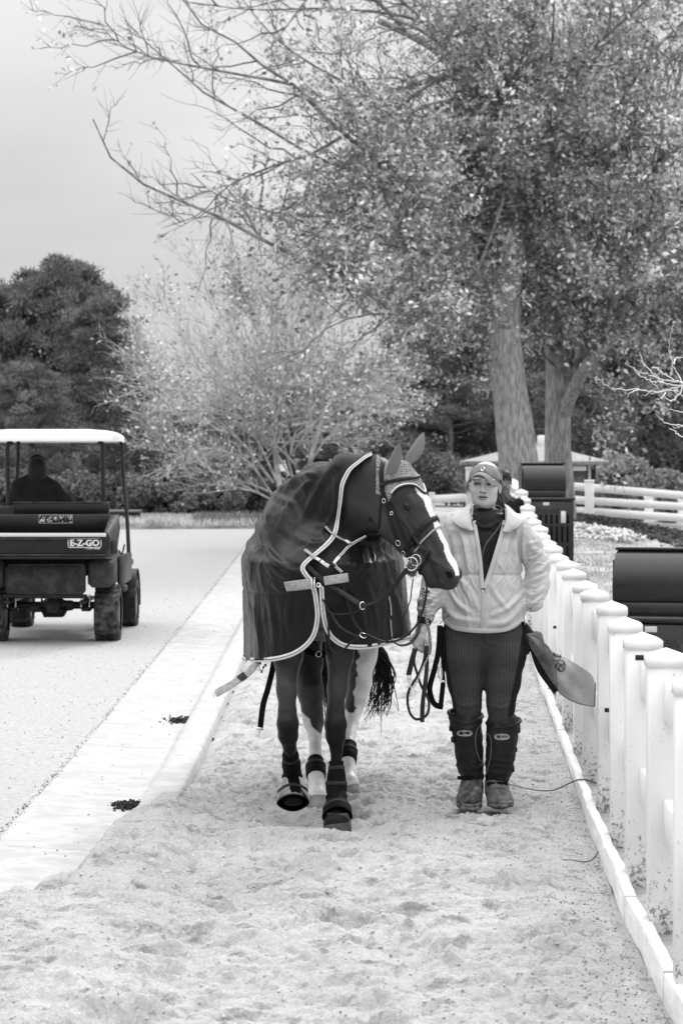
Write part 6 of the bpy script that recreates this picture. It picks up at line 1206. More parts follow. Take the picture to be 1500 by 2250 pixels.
# stand collar with turned wings
b_ = MB(); rows = []
for t, (k, dz) in enumerate(((0, 0), (.25, .35), (.6, .75), (1.0, 1.0), (1.15, .85), (1.3, .5))):
    row = []
    for a in np.linspace(-2.62, 2.62, 40):
        fr = abs(a) / 2.62; r_ = .092 + .010 * k + .014 * fr * k + (.024 * fr ** 4) * (1 + .8 * k); zb = 1.405 - .055 * fr ** 3 ; hgt = .055 - .014 * fr; row.append((WO.x + .005 + r_ * 1.02 * math.sin(a), 11.825 + r_ * .90 * math.cos(a), zb + dz * hgt - .02 * fr ** 3 * (k > 1.05)))
    rows.append(row)
rows = np.array(rows); rows += .0022 * noise3(rows, 30.0)[..., None]; b_.grid(rows); b_.grid(rows[:, ::-1] * 1 + np.array([0, .0012, -.0012])); b_.build('collar', M['jacket'], jk, True)
for wing in () and ([(1032, 1118), (1018, 1128), (994, 1138), (1003, 1158), (1022, 1164), (1041, 1160), (1038, 1138)], [(1112, 1120), (1124, 1130), (1146, 1140), (1140, 1154), (1126, 1170), (1112, 1166), (1108, 1150), (1108, 1135)]):
    decal(wing, jb, M['jacket'], 'collar', jk, .012, .004)
def wing_sheet(inner, outer):
    a = crom([(x, y, Y_) for x, y, Y_ in inner], 8); b = crom([(x, y, Y_) for x, y, Y_ in outer], 8); n_ = min(len(a), len(b)); a = a[np.linspace(0, len(a) - 1, 26).astype(int)]; b = b[np.linspace(0, len(b) - 1, 26).astype(int)]; rows = []
    for t in np.linspace(0, 1, 12):
        row = []
        for p, q in zip(a, b):
            x, y, Y_ = p * (1 - t) + q * t; h = jb.ray_cast(CAMP, (P(x, y, 10) - CAMP).normalized()); Yj = h[0].y if h[0] is not None else 99
            row.append(tuple(P(x, y, min(Y_ - .008 * math.sin(t * 3.14), Yj - .005 - .003 * math.sin(t * 3.14)))))
        rows.append(row)
    A = np.array(rows); A[:, :, 1] += .003 * noise3(A, 24.0); b_ = MB(); b_.grid(A); b_.grid(A[:, ::-1] + np.array([0, .003, 0])); b_.grid([A[-1], A[-1] + np.array([0, .003, 0])]); b_.build('collar', M['jacket'], jk, True)
wing_sheet([(1036, 1104, 11.78), (1032, 1116, 11.75), (1033, 1138, 11.71), (1040, 1164, 11.69)], [(1026, 1110, 11.80), (1009, 1123, 11.78), (993, 1139, 11.74), (1008, 1156, 11.70), (1030, 1166, 11.69)])
wing_sheet([(1106, 1106, 11.78), (1112, 1120, 11.75), (1112, 1140, 11.71), (1104, 1166, 11.69)], [(1116, 1111, 11.80), (1132, 1126, 11.78), (1147, 1141, 11.74), (1138, 1157, 11.70), (1116, 1170, 11.69)])
wstrap([(977, 1362), (988, 1373), (1002, 1380), (1030, 1384), (1060, 1386), (1090, 1385), (1112, 1382), (1134, 1371), (1147, 1356)], .024, M['jacket'], 'hem_band', jk, jb, .004, th=.006)
# dark inner top with cowl
S = SDF((.44, 11.6, 1.0), (.92, 11.98, 1.50), .0040)
S.chain([W(1066, 1156, .0), W(1064, 1200, 0), W(1062, 1262, 0), W(1062, 1330, 0)], [(.115, .095), (.14, .105), (.14, .112), (.15, .11)], up=uy, k=.02)
for (cy_, r1, r2, tb_, tilt) in ((1133, .076, .072, .014, .10), (1142, .080, .078, .016, .16), (1154, .078, .086, .016, .05)):
    c = W(1068, cy_, .012); pts = [c + Vector((r1 * math.sin(a), -r2 * math.cos(a), -.030 * math.cos(a) + tilt * .1 * math.sin(a))) for a in np.linspace(0, 6.283, 17)]; S.chain(pts, [tb_] * 17, k=.008)
T_ = Cloth(*S.mesh()); del S; T_.V = smooth_v(T_.V, T_.q, 1); T_.upd()
T_.d += .003 * (1 - 2 * np.abs(noise3(np.stack([T_.V[:, 0] * .45 + T_.V[:, 2] * .3, T_.V[:, 1] * .5, T_.V[:, 2] * 1.2], -1), 32.0))) + .0016 * np.sin(T_.V[:, 2] * 620 + 4 * noise3(T_.V, 14)) * (T_.py > 1190)
for pl_, a_, w_ in [([(1040, 1150), (1065, 1158), (1095, 1148)], .006, 4), ([(1045, 1168), (1070, 1160), (1100, 1165)], .005, 4)]: T_.fold(pl_, a_, w_)
T_.apply(); M['top'] = mat('dark_quilted_top', .012, .5, .15, .2, 30, .3, 120, bdist=.003); tp_o = mk('inner_top', T_.V, T_.q, None, M['top'], person, True); tb = T_.bvh()
M['ziptop'] = mat('grey_zip', .07, .5, .3); wstrap([(1100, 1148), (1093, 1162), (1078, 1180), (1065, 1198), (1059, 1220), (1057, 1245), (1056, 1262)], .009, M['ziptop'], 'zip', tp_o, tb, .003)
M['cuff'] = mat('dark_cuff', .013, .6, .15)
b_ = MB(); q = [W(938, 1346, -.05), W(933, 1358, -.062), W(930, 1372, -.07)]; b_.tube(crom(q, 4), [.040, .041, .039, .038, .036, .037, .036, .034, .033], 16); b_.build('cuff', M['cuff'], person, True)
b_ = MB(); q = [W(1169, 1322, -.045), W(1166, 1332, -.055), W(1162, 1340, -.065)]; b_.tube(crom(q, 4), [.036, .036, .035, .034, .032, .03, .027, .022, .016], 16); b_.build('cuff', M['cuff'], person, True)
# leggings
S = SDF((.42, 11.52, .30), (.95, 12.05, 1.05), .0048)
S.chain([W(1062, 1345), W(1062, 1375), W(1062, 1400, .01)], [(.165, .115), (.185, .12), (.185, .125)], up=uy, k=.02)
for pts, rs in (([W(1018, 1400), W(1018, 1440), W(1022, 1500), W(1026, 1545, -.01), W(1026, 1600, .01)], [(.102, .115), (.106, .115), (.084, .09), (.066, .07), (.058, .062)]), ([W(1106, 1400), W(1107, 1440, -.01), W(1103, 1500, -.03), W(1100, 1545, -.045), W(1099, 1600, -.03)], [(.098, .115), (.102, .115), (.084, .09), (.066, .07), (.057, .062)])): S.chain(pts, rs, up=uy, k=.025)
Lg = Cloth(*S.mesh()); del S; Lg.V = smooth_v(Lg.V, Lg.q, 1); Lg.upd(); Lg.d += .0014 * (1 - 2 * np.abs(noise3(Lg.V, 24.0)))
for pl_, a_, w_ in [([(1062, 1400), (1050, 1412), (1030, 1415)], .004, 4), ([(1062, 1402), (1075, 1412), (1095, 1414)], .004, 4), ([(1062, 1385), (1062, 1400), (1062, 1420)], -.006, 3), ([(1000, 1545), (1025, 1552), (1050, 1545)], .004, 4), ([(1075, 1550), (1100, 1556), (1125, 1548)], .004, 4)]: Lg.fold(pl_, a_, w_)
Lg.apply()
def rib():
    m = bpy.data.materials.new('ribbed_leggings'); m.use_nodes = True; n = m.node_tree.nodes; l = m.node_tree.links; b = n['Principled BSDF']; b.inputs['Roughness'].default_value = .8; b.inputs['Specular IOR Level'].default_value = .12
    t = n.new('ShaderNodeTexCoord'); wv = n.new('ShaderNodeTexWave'); wv.inputs['Scale'].default_value = 42.0; wv.inputs['Distortion'].default_value = 1.2; wv.inputs['Detail'].default_value = 2; l.new(t.outputs['Object'], wv.inputs[0])
    q = n.new('ShaderNodeTexNoise'); q.inputs['Scale'].default_value = 260; l.new(t.outputs['Object'], q.inputs[0])
    r = n.new('ShaderNodeMapRange'); r.inputs[3].default_value = .026; r.inputs[4].default_value = .075; l.new(wv.outputs[1], r.inputs[0]); k = n.new('ShaderNodeMath'); k.operation = 'MULTIPLY'; r2 = n.new('ShaderNodeMapRange'); r2.inputs[3].default_value = .3; r2.inputs[4].default_value = 1.7; l.new(q.outputs[0], r2.inputs[0]); l.new(r.outputs[0], k.inputs[0]); l.new(r2.outputs[0], k.inputs[1]); at_ = n.new('ShaderNodeAttribute'); at_.attribute_name = 'panel'; k2 = n.new('ShaderNodeMath'); k2.operation = 'MULTIPLY'; l.new(k.outputs[0], k2.inputs[0]); l.new(at_.outputs['Fac'], k2.inputs[1]); l.new(k2.outputs[0], b.inputs['Base Color'])
    bp = n.new('ShaderNodeBump'); bp.inputs['Strength'].default_value = .5; bp.inputs['Distance'].default_value = .002; l.new(wv.outputs[1], bp.inputs['Height']); l.new(bp.outputs[0], b.inputs['Normal']); return m
M['leggings'] = rib(); lg_ = mk('leggings', Lg.V, Lg.q, None, M['leggings'], person, True); sidep = np.where(Lg.px < 1062, Lg.px < np.interp(Lg.py, [1390, 1450, 1520, 1560], [978, 982, 994, 1003]), Lg.px > np.interp(Lg.py, [1390, 1450, 1520, 1560], [1146, 1138, 1124, 1116])); fattr(lg_, 'panel', np.where(sidep, .25, 1.0))
# boots
M['bootshaft'] = mat('dark_boot_nylon', .016, .6, .15, .35, 14, .3, 120, v2=.05, thr=(.5, .8)); M['bootfoot'] = mat('muddy_rubber_shell', .04, .6, .25, v2=.15, vscale=22, thr=(.38, .66), bump=.4, bscale=60); M['sole'] = mat('dusty_sole', .06, .9, .1, v2=.26, vscale=30, thr=(.4, .65)); M['badge'] = mat('grey_badge', .3, .5, .3); M['piping'] = mat('grey_piping', .2, .6)
def boot(shaft, foot, sole, rim, badge, tabs, side, pip, heel):
    S = SDF((.46, 11.40, -.04), (.95, 12.02, .46), .0045); S.chain([W(*s[:3]) for s in shaft], [s[3] for s in shaft], up=uy, k=.012)
    B_ = Cloth(*S.mesh()); del S; B_.V = smooth_v(B_.V, B_.q, 1); B_.upd(); cr_ = np.clip((B_.py - 1650) / 30, .15, 1); B_.d += cr_ * .0055 * (1 - 2.2 * np.abs(noise3(np.stack([B_.V[:, 0] * .5 + .3 * B_.V[:, 2], B_.V[:, 1] * .5, B_.V[:, 2] * 1.2], -1), 25.0, side * 3.0))) + .002 * noise3(B_.V, 30); B_.apply()
    bo_ = mk('boot', B_.V, B_.q, None, M['bootshaft'], person, True); bb = B_.bvh()
    rc = [W(a, b, d) for a, b, d in rim]; q = crom(rc, 6, True); r_ = MB(); r_.tube(np.vstack([q, q[:1]]), .0085, 8, False); r_.build('rim', M['bootshaft'], bo_, True); q2 = q - np.array([0, 0, .030]); ce = q2.mean(0); q2 = ce + (q2 - ce) * np.array([1.01, 1.01, 1]); r_ = MB(); r_.grid([q, q2], closed=True); r_.build('cuff_band', M['bootshaft'], bo_, True)
    S = SDF((.46, 11.40, -.06), (.95, 12.02, .30), .0042)
    for a in foot: S.ell(W(*a[:3]), tuple(1.07 * r_ for r_ in a[3]), k=.03)
    F_ = Cloth(*S.mesh()); del S; F_.V = smooth_v(F_.V, F_.q, 1); F_.upd(); F_.d += .0022 * (1 - 2 * np.abs(noise3(np.stack([F_.V[:, 0] * 2.2, F_.V[:, 1] * .6, F_.V[:, 2] * .6], -1), 26.0, 2.0))) * (F_.py > 1735) + .001 * noise3(F_.V, 60); F_.apply(); mk('foot_shell', F_.V, F_.q, None, M['bootfoot'], bo_, True)
    c, rx, ry, tip = sole; c = W(*c); rows = []
    for k, (dz, s_) in enumerate(((.024, .94), (.022, 1.02), (.012, 1.04), (.010, 1.0), (.008, 1.04), (-.004, 1.03), (-.008, .97), (-.008, .3))):
        rows.append([(c.x + rx * s_ * math.cos(a) * (1 + .12 * math.sin(a)), c.y - ry * s_ * math.sin(a), c.z + dz + tip * (math.sin(a) + .4) * .5 * (1 if tip else 0)) for a in np.linspace(0, 6.283, 32, endpoint=False)])
    r_ = MB(); r_.grid(rows, closed=True); recalc(r_.build('sole', M['sole'], bo_, True))
    bx_, by_ = badge; bd = decal([(bx_ + 17 * math.copysign(abs(math.cos(a)) ** .8, math.cos(a)), by_ + 7 * math.copysign(abs(math.sin(a)) ** .8, math.sin(a))) for a in np.linspace(0, 6.283, 20, endpoint=False)], bb, M['badge'], 'badge', bo_, .005, .003)
    decal([(bx_ - 12, by_ + 1), (bx_ - 9, by_ - 4), (bx_ - 5, by_ - 3), (bx_ - 3, by_ + 2), (bx_ - 5, by_ + 4), (bx_ - 7, by_), (bx_ - 9, by_ + 3)], bb, M['bootshaft'], 'badge_emblem', bd, .0065, .002)
    for k in range(7): decal([(bx_ - 0.5 + k * 1.9, by_ - 2), (bx_ + .5 + k * 1.9, by_ - 2), (bx_ + .6 + k * 1.9, by_ + 1), (bx_ - .4 + k * 1.9, by_ + 1)], bb, M['bootshaft'], 'badge_lettering', bd, .0065, .002)
    for x, y in tabs: t_ = MB(); t_.box(W(x, y, -.01), (.018, .045, .026), bev=.004); t_.build('strap_tab', M['bootshaft'], bo_)
    wstrap(pip, .003, M['piping'], 'piping', bo_, bb, .002, th=.002); c, n_ = wsnap(heel[0], heel[1], .004, bb); t_ = MB(); t_.sweep([c + Vector((-.05, .01, 0)), c + Vector((-.02, -.004, 0)), c + Vector((.02, -.004, 0)), c + Vector((.05, .01, .003))], (0, -1, 0), .018, .004); t_.box(c + Vector((.01, -.006, 0)), (.03, .008, .022), bev=.003); t_.build('ankle_strap', M['neoprene'], bo_)
boot([(1022, 1585, 0, (.078, .080)), (1027, 1618, .01, (.070, .075)), (1030, 1650, .015, (.067, .07)), (1032, 1680, .02, (.060, .066)), (1037, 1705, .03, (.050, .058)), (1037, 1730, .03, (.050, .06))],
     [(1036, 1722, .02, (.052, .06, .05)), (1033, 1742, -.02, (.055, .085, .04)), (1029, 1756, -.09, (.058, .075, .034)), (1035, 1758, .05, (.048, .06, .03))], ((1030, 1768, -.045), .060, .150, 0),
     [(985, 1566, 0), (1000, 1581, -.06), (1024, 1588, -.085), (1050, 1581, -.06), (1059, 1572, 0), (1045, 1562, .06), (1015, 1556, .07), (992, 1560, .05)], (1020, 1611), [(990, 1600), (994, 1625)], 1, [(1058, 1590), (1046, 1603), (1043, 1630), (1047, 1655), (1054, 1672)], (1028, 1708))
boot([(1104, 1592, -.03, (.080, .078)), (1102, 1622, -.025, (.074, .075)), (1099, 1655, -.02, (.070, .07)), (1096, 1685, -.01, (.064, .066)), (1091, 1708, 0, (.054, .058)), (1090, 1735, 0, (.052, .06))],
     [(1090, 1725, -.01, (.054, .06, .05)), (1094, 1745, -.06, (.056, .085, .038)), (1099, 1760, -.13, (.060, .07, .034)), (1092, 1762, .02, (.048, .06, .03))], ((1098, 1771, -.08), .062, .145, .030),
     [(1069, 1590, -.03), (1085, 1597, -.09), (1108, 1598, -.11), (1132, 1592, -.08), (1142, 1583, -.02), (1130, 1576, .04), (1100, 1576, .05), (1078, 1582, .03)], (1102, 1619), [(1138, 1604), (1131, 1646), (1125, 1690)], 2, [(1070, 1610), (1078, 1620), (1079, 1650), (1074, 1680), (1068, 1700)], (1092, 1722))
# ------------------------------------------------------------------ what she carries
lead = thing('lead_rein', 'leather lead rein with twisted rope top and chain, looped in the woman\'s hand', 'lead rein')
WY = Yw - .10
def wl(L_, y=WY, y1=None): return [P(a, b, y + ((y1 or y) - y) * i / (len(L_) - 1)) for i, (a, b) in enumerate(L_)]
q = crom(wl([(929, 1292), (931, 1320), (933, 1344), (939, 1371), (943, 1395), (945, 1421), (942, 1438)], 11.25, WY - .02), 14); t = np.linspace(0, 1, len(q)); M['ropelight'] = mat('pale_rope', .62, .8, .1, .1, 90); M['ropedark'] = mat('dark_rope', .05, .8, .1)
for k, m in ((0, 'ropelight'), (1, 'ropedark'), (2, 'ropelight'), (3, 'ropedark')):
    a = t * 75 + k * math.pi / 2; b_ = MB(); b_.tube(q + np.stack([np.cos(a), np.sin(a), a * 0], 1) * .0040, .0042, 6, False); b_.build('rope_strand', M[m], lead, True)
q = crom(wl([(942, 1438), (937, 1450), (930, 1463), (922, 1483), (908, 1511), (902, 1509), (897, 1492), (900, 1487)], WY - .02), 4); b_ = MB()
d = np.concatenate([[0], np.cumsum(np.linalg.norm(np.diff(q, axis=0), axis=1))]); nl = int(d[-1] / .0085)
for k in range(nl): c = [np.interp((k + .5) * .0085, d, q[:, j]) for j in range(3)]; c2 = [np.interp((k + 1) * .0085, d, q[:, j]) for j in range(3)]; tg = Vector(c2) - Vector(c); b_.ring(c, (0, -1, 0) if k % 2 else (1, -.3, 0), .0062, .0014, 10, .6, up=tuple(tg))
b_.build('chain', M['metal'], lead, True)
for L_, wd, dy in (([(912, 1425), (905, 1450), (897, 1484)], .026, 0.0), ([(914, 1427), (909, 1453), (917, 1483), (925, 1507), (937, 1528), (942, 1547), (939, 1567), (929, 1577), (913, 1580), (901, 1568), (895, 1544), (897, 1520), (907, 1501), (920, 1480), (931, 1450), (934, 1425)], .013, .012), ([(936, 1419), (937, 1467), (933, 1507), (928, 1547), (927, 1587)], .022, -.012)):
    q = crom(wl(L_, WY + dy), 5); nn = np.tile([0, -1.0, 0], (len(q), 1)); nn[:, 0] += .35 * np.sin(np.linspace(0, 7, len(q))); b_ = MB(); b_.sweep(q, nn, wd, .0035); b_.build('leather_strap', M['leatherbrown'], lead)
b_ = MB(); b_.ring(P(898, 1489, WY), (0, -1, 0), .012, .002, sq=.7); b_.build('buckle', M['metal'], lead, True)
hs_ = thing('hanging_strap', 'black webbing strap with a silver snap hook hanging at the woman\'s hip', 'strap')
for L_, wd, dy in (([(966, 1374), (963, 1427), (955, 1467), (944, 1507), (946, 1530), (955, 1548), (973, 1554)], .027, .03), ([(973, 1377), (973, 1430), (972, 1465), (974, 1500)], .018, .035), ([(973, 1500), (971, 1520), (968, 1547)], .024, .03)):
    b_ = MB(); b_.sweep(crom(wl(L_, WY + dy), 5), (-.15, -1, 0), wd, .003); b_.build('webbing', M['neoprene'], hs_)
b_ = MB(); b_.ring(P(965, 1462, WY), (0, -1, 0), .008, .0022); b_.tube(wl([(965, 1466), (962, 1476), (964, 1488), (970, 1494)], WY), [.004, .005, .004, .003], 6); b_.tube(wl([(969, 1466), (971, 1478), (970, 1492)], WY), .0022, 5); b_.box(P(971, 1497, WY), (.022, .008, .008), bev=.002); b_.build('snap_hook', M['metal'], hs_, True)
b_ = MB(); b_.tube(crom(wl([(986, 1352), (975, 1360), (965, 1372)], WY), 4), .0018, 5); b_.build('cord', M['neoprene'], hs_, True)
# towel blown out from her other hip
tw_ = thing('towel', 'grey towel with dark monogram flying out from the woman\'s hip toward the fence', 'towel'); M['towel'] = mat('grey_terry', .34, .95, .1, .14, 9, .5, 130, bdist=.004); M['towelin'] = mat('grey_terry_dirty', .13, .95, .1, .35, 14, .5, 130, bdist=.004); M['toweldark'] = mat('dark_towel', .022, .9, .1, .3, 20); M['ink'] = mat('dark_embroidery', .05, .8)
def sheet(name, rows, m, amp=.006, sc=14, sd=0, n=8):
    A = np.array([crom([P(x, y, Y_) for x, y, Y_ in r], n) for r in rows]); A = np.stack([crom(A[:, j], n) for j in range(A.shape[1])], 1); A[..., 1] += amp * noise3(np.stack([A[..., 0] * 1.2 + A[..., 2], A[..., 1] * 0 + sd, (A[..., 2] - A[..., 0]) * .3], -1), sc)
    b_ = MB(); b_.grid(A); b_.grid(A[:, ::-1] + np.array([0, .004, 0])); b_.build(name, m, tw_, True); return A
y0 = 11.78
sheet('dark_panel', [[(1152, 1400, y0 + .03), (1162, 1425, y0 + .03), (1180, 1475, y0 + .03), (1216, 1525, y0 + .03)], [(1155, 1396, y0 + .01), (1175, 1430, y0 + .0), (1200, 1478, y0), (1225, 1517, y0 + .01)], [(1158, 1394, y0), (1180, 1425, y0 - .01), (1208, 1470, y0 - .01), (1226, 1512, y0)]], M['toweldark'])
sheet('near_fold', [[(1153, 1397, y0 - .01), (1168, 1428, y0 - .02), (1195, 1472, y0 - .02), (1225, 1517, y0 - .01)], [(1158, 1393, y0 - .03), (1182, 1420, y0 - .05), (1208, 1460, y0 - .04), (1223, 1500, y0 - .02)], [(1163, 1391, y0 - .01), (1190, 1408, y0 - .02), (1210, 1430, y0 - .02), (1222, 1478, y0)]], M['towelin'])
TS = sheet('far_panel', [[(1180, 1398, y0 + .01), (1212, 1430, y0 + .01), (1240, 1445, y0 + .03), (1270, 1462, y0 + .05), (1298, 1482, y0 + .07), (1306, 1500, y0 + .07)], [(1195, 1412, y0 + .0), (1218, 1445, y0), (1245, 1468, y0 + .0), (1275, 1495, y0 + .03), (1298, 1510, y0 + .05), (1306, 1518, y0 + .06)], [(1215, 1440, y0), (1223, 1485, y0), (1240, 1510, y0 - .01), (1265, 1528, y0 + .01), (1290, 1538, y0 + .04), (1305, 1540, y0 + .06)], [(1222, 1500, y0), (1226, 1518, y0), (1243, 1533, y0), (1265, 1544, y0 + .01), (1288, 1550, y0 + .04), (1305, 1552, y0 + .06)]], M['towel'], .008)
sheet('top_fold', [[(1154, 1394, y0 - .02), (1162, 1388, y0), (1180, 1387, y0 + .01), (1190, 1391, y0 + .02)], [(1155, 1395, y0 - .03), (1168, 1393, y0 - .02), (1185, 1398, y0 - .01), (1193, 1403, y0 + .01)], [(1165, 1394, y0 - .02), (1178, 1400, y0 - .02), (1190, 1408, y0 - .02), (1196, 1412, y0)]], M['towelin'])
TV, Tq = TS.reshape(-1, 3), []
a_, c_ = TS.shape[:2]; ii = np.arange(a_ - 1)[:, None] * c_; jj = np.arange(c_ - 1)[None]; Tq = np.stack([ii + jj, ii + jj + 1, ii + c_ + jj + 1, ii + c_ + jj], -1).reshape(-1, 4); tbv = BVHTree.FromPolygons([tuple(v) for v in TV], [tuple(int(k) for k in f) for f in Tq])
b_ = MB()
def ink(L_, cl=False): 
    pts = [wsnap(x, y, .003, tbv)[0] for x, y, _ in crom([(x, y, 0) for x, y in L_], 4, cl)]; pts += [pts[0]] if cl else []; b_.tube(pts, .0022, 5, False)
cx_, cy_ = 1231, 1463
ink([(cx_ + 9 * math.cos(a), cy_ + 12 * math.sin(a)) for a in np.linspace(-1.3, 3.6, 12)]); ink([(1222, 1455), (1232, 1462), (1238, 1470)]); ink([(1238, 1458), (1230, 1463), (1224, 1471)]); ink([(1226, 1468), (1231, 1474), (1238, 1473)]); ink([(1217, 1450), (1224, 1452), (1230, 1449)]); ink([(1222, 1459), (1219, 1463), (1222, 1467)])
for L_ in ([(1212, 1436), (1214, 1440), (1216, 1438), (1213, 1434)], [(1218, 1436), (1217, 1441), (1221, 1442)], [(1217, 1439), (1220, 1440)], [(1224, 1438), (1223, 1443), (1227, 1443)], [(1229, 1440), (1228, 1445), (1231, 1443), (1229, 1440)]): ink(L_)
b_.build('monogram', M['ink'], tw_, True)
b_ = MB(); b_.sweep(crom([tuple(v) for v in TS[-1][::4]], 2), (0, -1, .2), .006, .003); b_.sweep(crom([tuple(v) for v in TS[:, -1][::4]], 2), (-.3, -1, .2), .009, .003); b_.build('hem', M['towelin'], tw_)
b_ = MB(); c = W(1150, 1398, .0); S2 = SDF((.80, 11.6, .68), (.98, 11.95, .96), .005); S2.chain([W(1145, 1380, .02), W(1155, 1400, .0), W(1150, 1430, .0)], [(.03, .04), (.036, .045), (.022, .03)], k=.02); v2, q2 = S2.mesh(); mk('dark_bundle', v2, q2, None, M['toweldark'], tw_, True)
# ------------------------------------------------------------------ utility cart
YC = 22.6; gz = float(terr(-2.6, YC)) - 0.065
def K(px, py, dy=0.0): return P(px, py, YC + dy)
cart = thing('utility_cart', 'dark utility cart with a white roof and open cargo bed, driving away at the left', 'utility cart')
M['cartblack'] = mat('cart_black_plastic', .012, .42, .3, .15, 12); M['cartgrey'] = mat('cart_dusty_grey', .045, .6, .2, .35, 9); M['roofwhite'] = mat('cart_white_roof', .82, .4, .3); M['silver'] = mat('tailgate_silver_stripe', .62, .35, .4); M['tyre'] = mat('dusty_tyre', .03, .85, .1, .3, 12, v2=.12, thr=(.4, .65)); M['rim_'] = mat('wheel_rim', .3, .5, .3)
xl, xr = K(-52, 0).x, K(250, 0).x; cxm = (xl + xr) / 2
def slab(name, x0, x1, y0, y1, z0, z1, m, parent, bev=.01): b_ = MB(); b_.box(((x0 + x1) / 2, (y0 + y1) / 2, (z0 + z1) / 2), (x1 - x0, y1 - y0, z1 - z0), bev=bev); return b_.build(name, m, parent)
Z = lambda py: CAMH - (py - HY) * YC / F
X = lambda px: (px - CX) * YC / F
# roof with drooped rim
b_ = MB(); rx0, rx1 = X(-70), X(261); rows = []
for t, (ins, z) in enumerate(((0.0, Z(969)), (0.0, Z(956)), (.03, Z(950)), (.12, Z(945)), (.3, Z(941.5)))):
    a0, a1, y0, y1 = rx0 + ins, rx1 - ins, YC + .15 + ins, YC + 1.75 - ins; r_ = .08
    ring = []
    for cx_, cy_, s in ((a1 - r_, y0 + r_, -90), (a1 - r_, y1 - r_, 0), (a0 + r_, y1 - r_, 90), (a0 + r_, y0 + r_, 180)):
        for a in np.linspace(s, s + 90, 5): yy2 = cy_ + r_ * math.sin(R(a)); ring.append((cx_ + r_ * math.cos(R(a)) - (.10 * (yy2 - YC - .15) / 1.6 if s in (-90, 0) else 0), yy2, z))
    rows.append(ring)
b_.grid(rows, closed=True); c0 = np.mean(rows[-1], 0); b_.add(rows[-1] + [tuple(c0)], [(i, (i + 1) % 20, 20) for i in range(20)]); lo_ = [(x, y, z + .012) for x, y, z in rows[0]]; b_.add(lo_ + [tuple(np.mean(lo_, 0))], [((i + 1) % 20, i, 20) for i in range(20)]); rf = b_.build('roof', M['roofwhite'], cart, True); md = rf.modifiers.new('edges', 'EDGE_SPLIT'); md.split_angle = R(50)
def bar(name, pts, r, m=None, parent=None): b_ = MB(); b_.tube(crom(pts, 4), r, 8); return b_.build(name, m or M['cartblack'], parent or cart, True)
bar('roof_post', [K(28, 969, .2), K(19, 976, .2), K(17, 1000, .2), K(18, 1060, .2), K(20, 1106, .2)], .022); bar('roof_post', [K(217, 969, .2), K(225, 976, .2), K(226, 1000, .2), K(227, 1060, .2), K(228, 1106, .2)], .022)
f = (YC + 1.72) / YC
def Kf(px, py, Y_): return P(px, py, Y_)
bar('windscreen_post', [P(262, 962, YC + 1.6), P(268, 978, YC + 1.6), P(273, 1060, YC + 1.45), P(279, 1130, YC + 1.3), P(283, 1210, YC + 1.15), P(281, 1240, YC + 1.1)], .020); bar('windscreen_post', [P(41, 969, YC + 1.6), P(40, 1010, YC + 1.5), P(38, 1060, YC + 1.45), P(36, 1110, YC + 1.4)], .020)
slab('seat_back_rail', X(24), X(236), YC + .16, YC + .24, Z(1131), Z(1104), M['cartblack'], cart, .012); b_ = MB(); b_.tube([K(28, 1104.5, .16), K(226, 1104.5, .16)], .007, 6); b_.build('rail_highlight', M['cartgrey'], cart, True)
slab('seat', X(-30), X(232), YC + .3, YC + .8, Z(1180), Z(1140), M['cartblack'], cart, .03); slab('seat_back', X(-30), X(230), YC + .26, YC + .36, Z(1160), Z(1112), M['cartblack'], cart, .02)
# cargo bed
bed = thing('cargo_bed', '', ''); bpy.data.objects.remove(bed)
slab('bed_front_wall', xl, X(262), YC + .02, YC + .06, Z(1172), Z(1130), M['cartblack'], cart)
b_ = MB(); b_.box((cxm, YC - .30, Z(1200)), (xr - xl, .62, .03)); b_.build('bed_floor', M['cartblack'], cart)
for sx, xx in ((1, X(251)), (-1, X(-53))):
    b_ = MB(); vs = [(xx - sx * .03, YC - 1.0 + .96, Z(1130)), (xx + sx * .045, YC - .04, Z(1132)), (xx + sx * .062, YC - .04, Z(1158)), (xx + sx * .03, YC - .04, Z(1218)), (xx - sx * .03, YC - .04, Z(1218))]
    v2 = [(x - .0 * sx, YC - .62, z) for x, _, z in vs]; v2[0] = (xx - sx * .03, YC - .62, Z(1165)); v2[1] = (xx + sx * .0, YC - .62, Z(1166)); v2[2] = (xx + sx * .02, YC - .62, Z(1175))
    mid = [(x * .5 + a * .5, YC - .33, z * .5 + c * .5) for (x, _, z), (a, _, c) in zip(vs, v2)]
    b_.grid([vs, mid, v2], closed=True); b_.add(v2, [(0, 1, 2, 3)]); b_.add(v2, [(0, 3, 4)]); b_.add(vs, [(0, 1, 2, 3)]); bw_ = recalc(b_.build('bed_side', M['cartgrey'], cart))
    for k in range(4): b_ = MB(); y = YC - .55 + k * .13; b_.box((xx + sx * .038, y, Z(1198)), (.012, .03, .13), bev=.003); b_.build('rib', M['cartblack'], bw_)
ty = YC - .66
tg = slab('tailgate', X(-52), X(249), ty, ty + .04, Z(1221), Z(1167), M['cartblack'], cart, .008); b_ = MB(); b_.box((cxm, ty - .006, Z(1171)), (xr - xl - .01, .016, .033), bev=.004); b_.build('silver_stripe', M['silver'], tg)
for py_, h in ((1180, .010), (1214, .014), (1220, .02)): b_ = MB(); b_.box((cxm, ty - .008, Z(py_)), (xr - xl - .02, .02, h), bev=.003); b_.build('moulding', M['cartgrey'] if py_ != 1220 else M['cartblack'], tg)
M['print'] = mat('white_print', .7, .5)
ce = P(186.5, 1193.5, ty - .012)
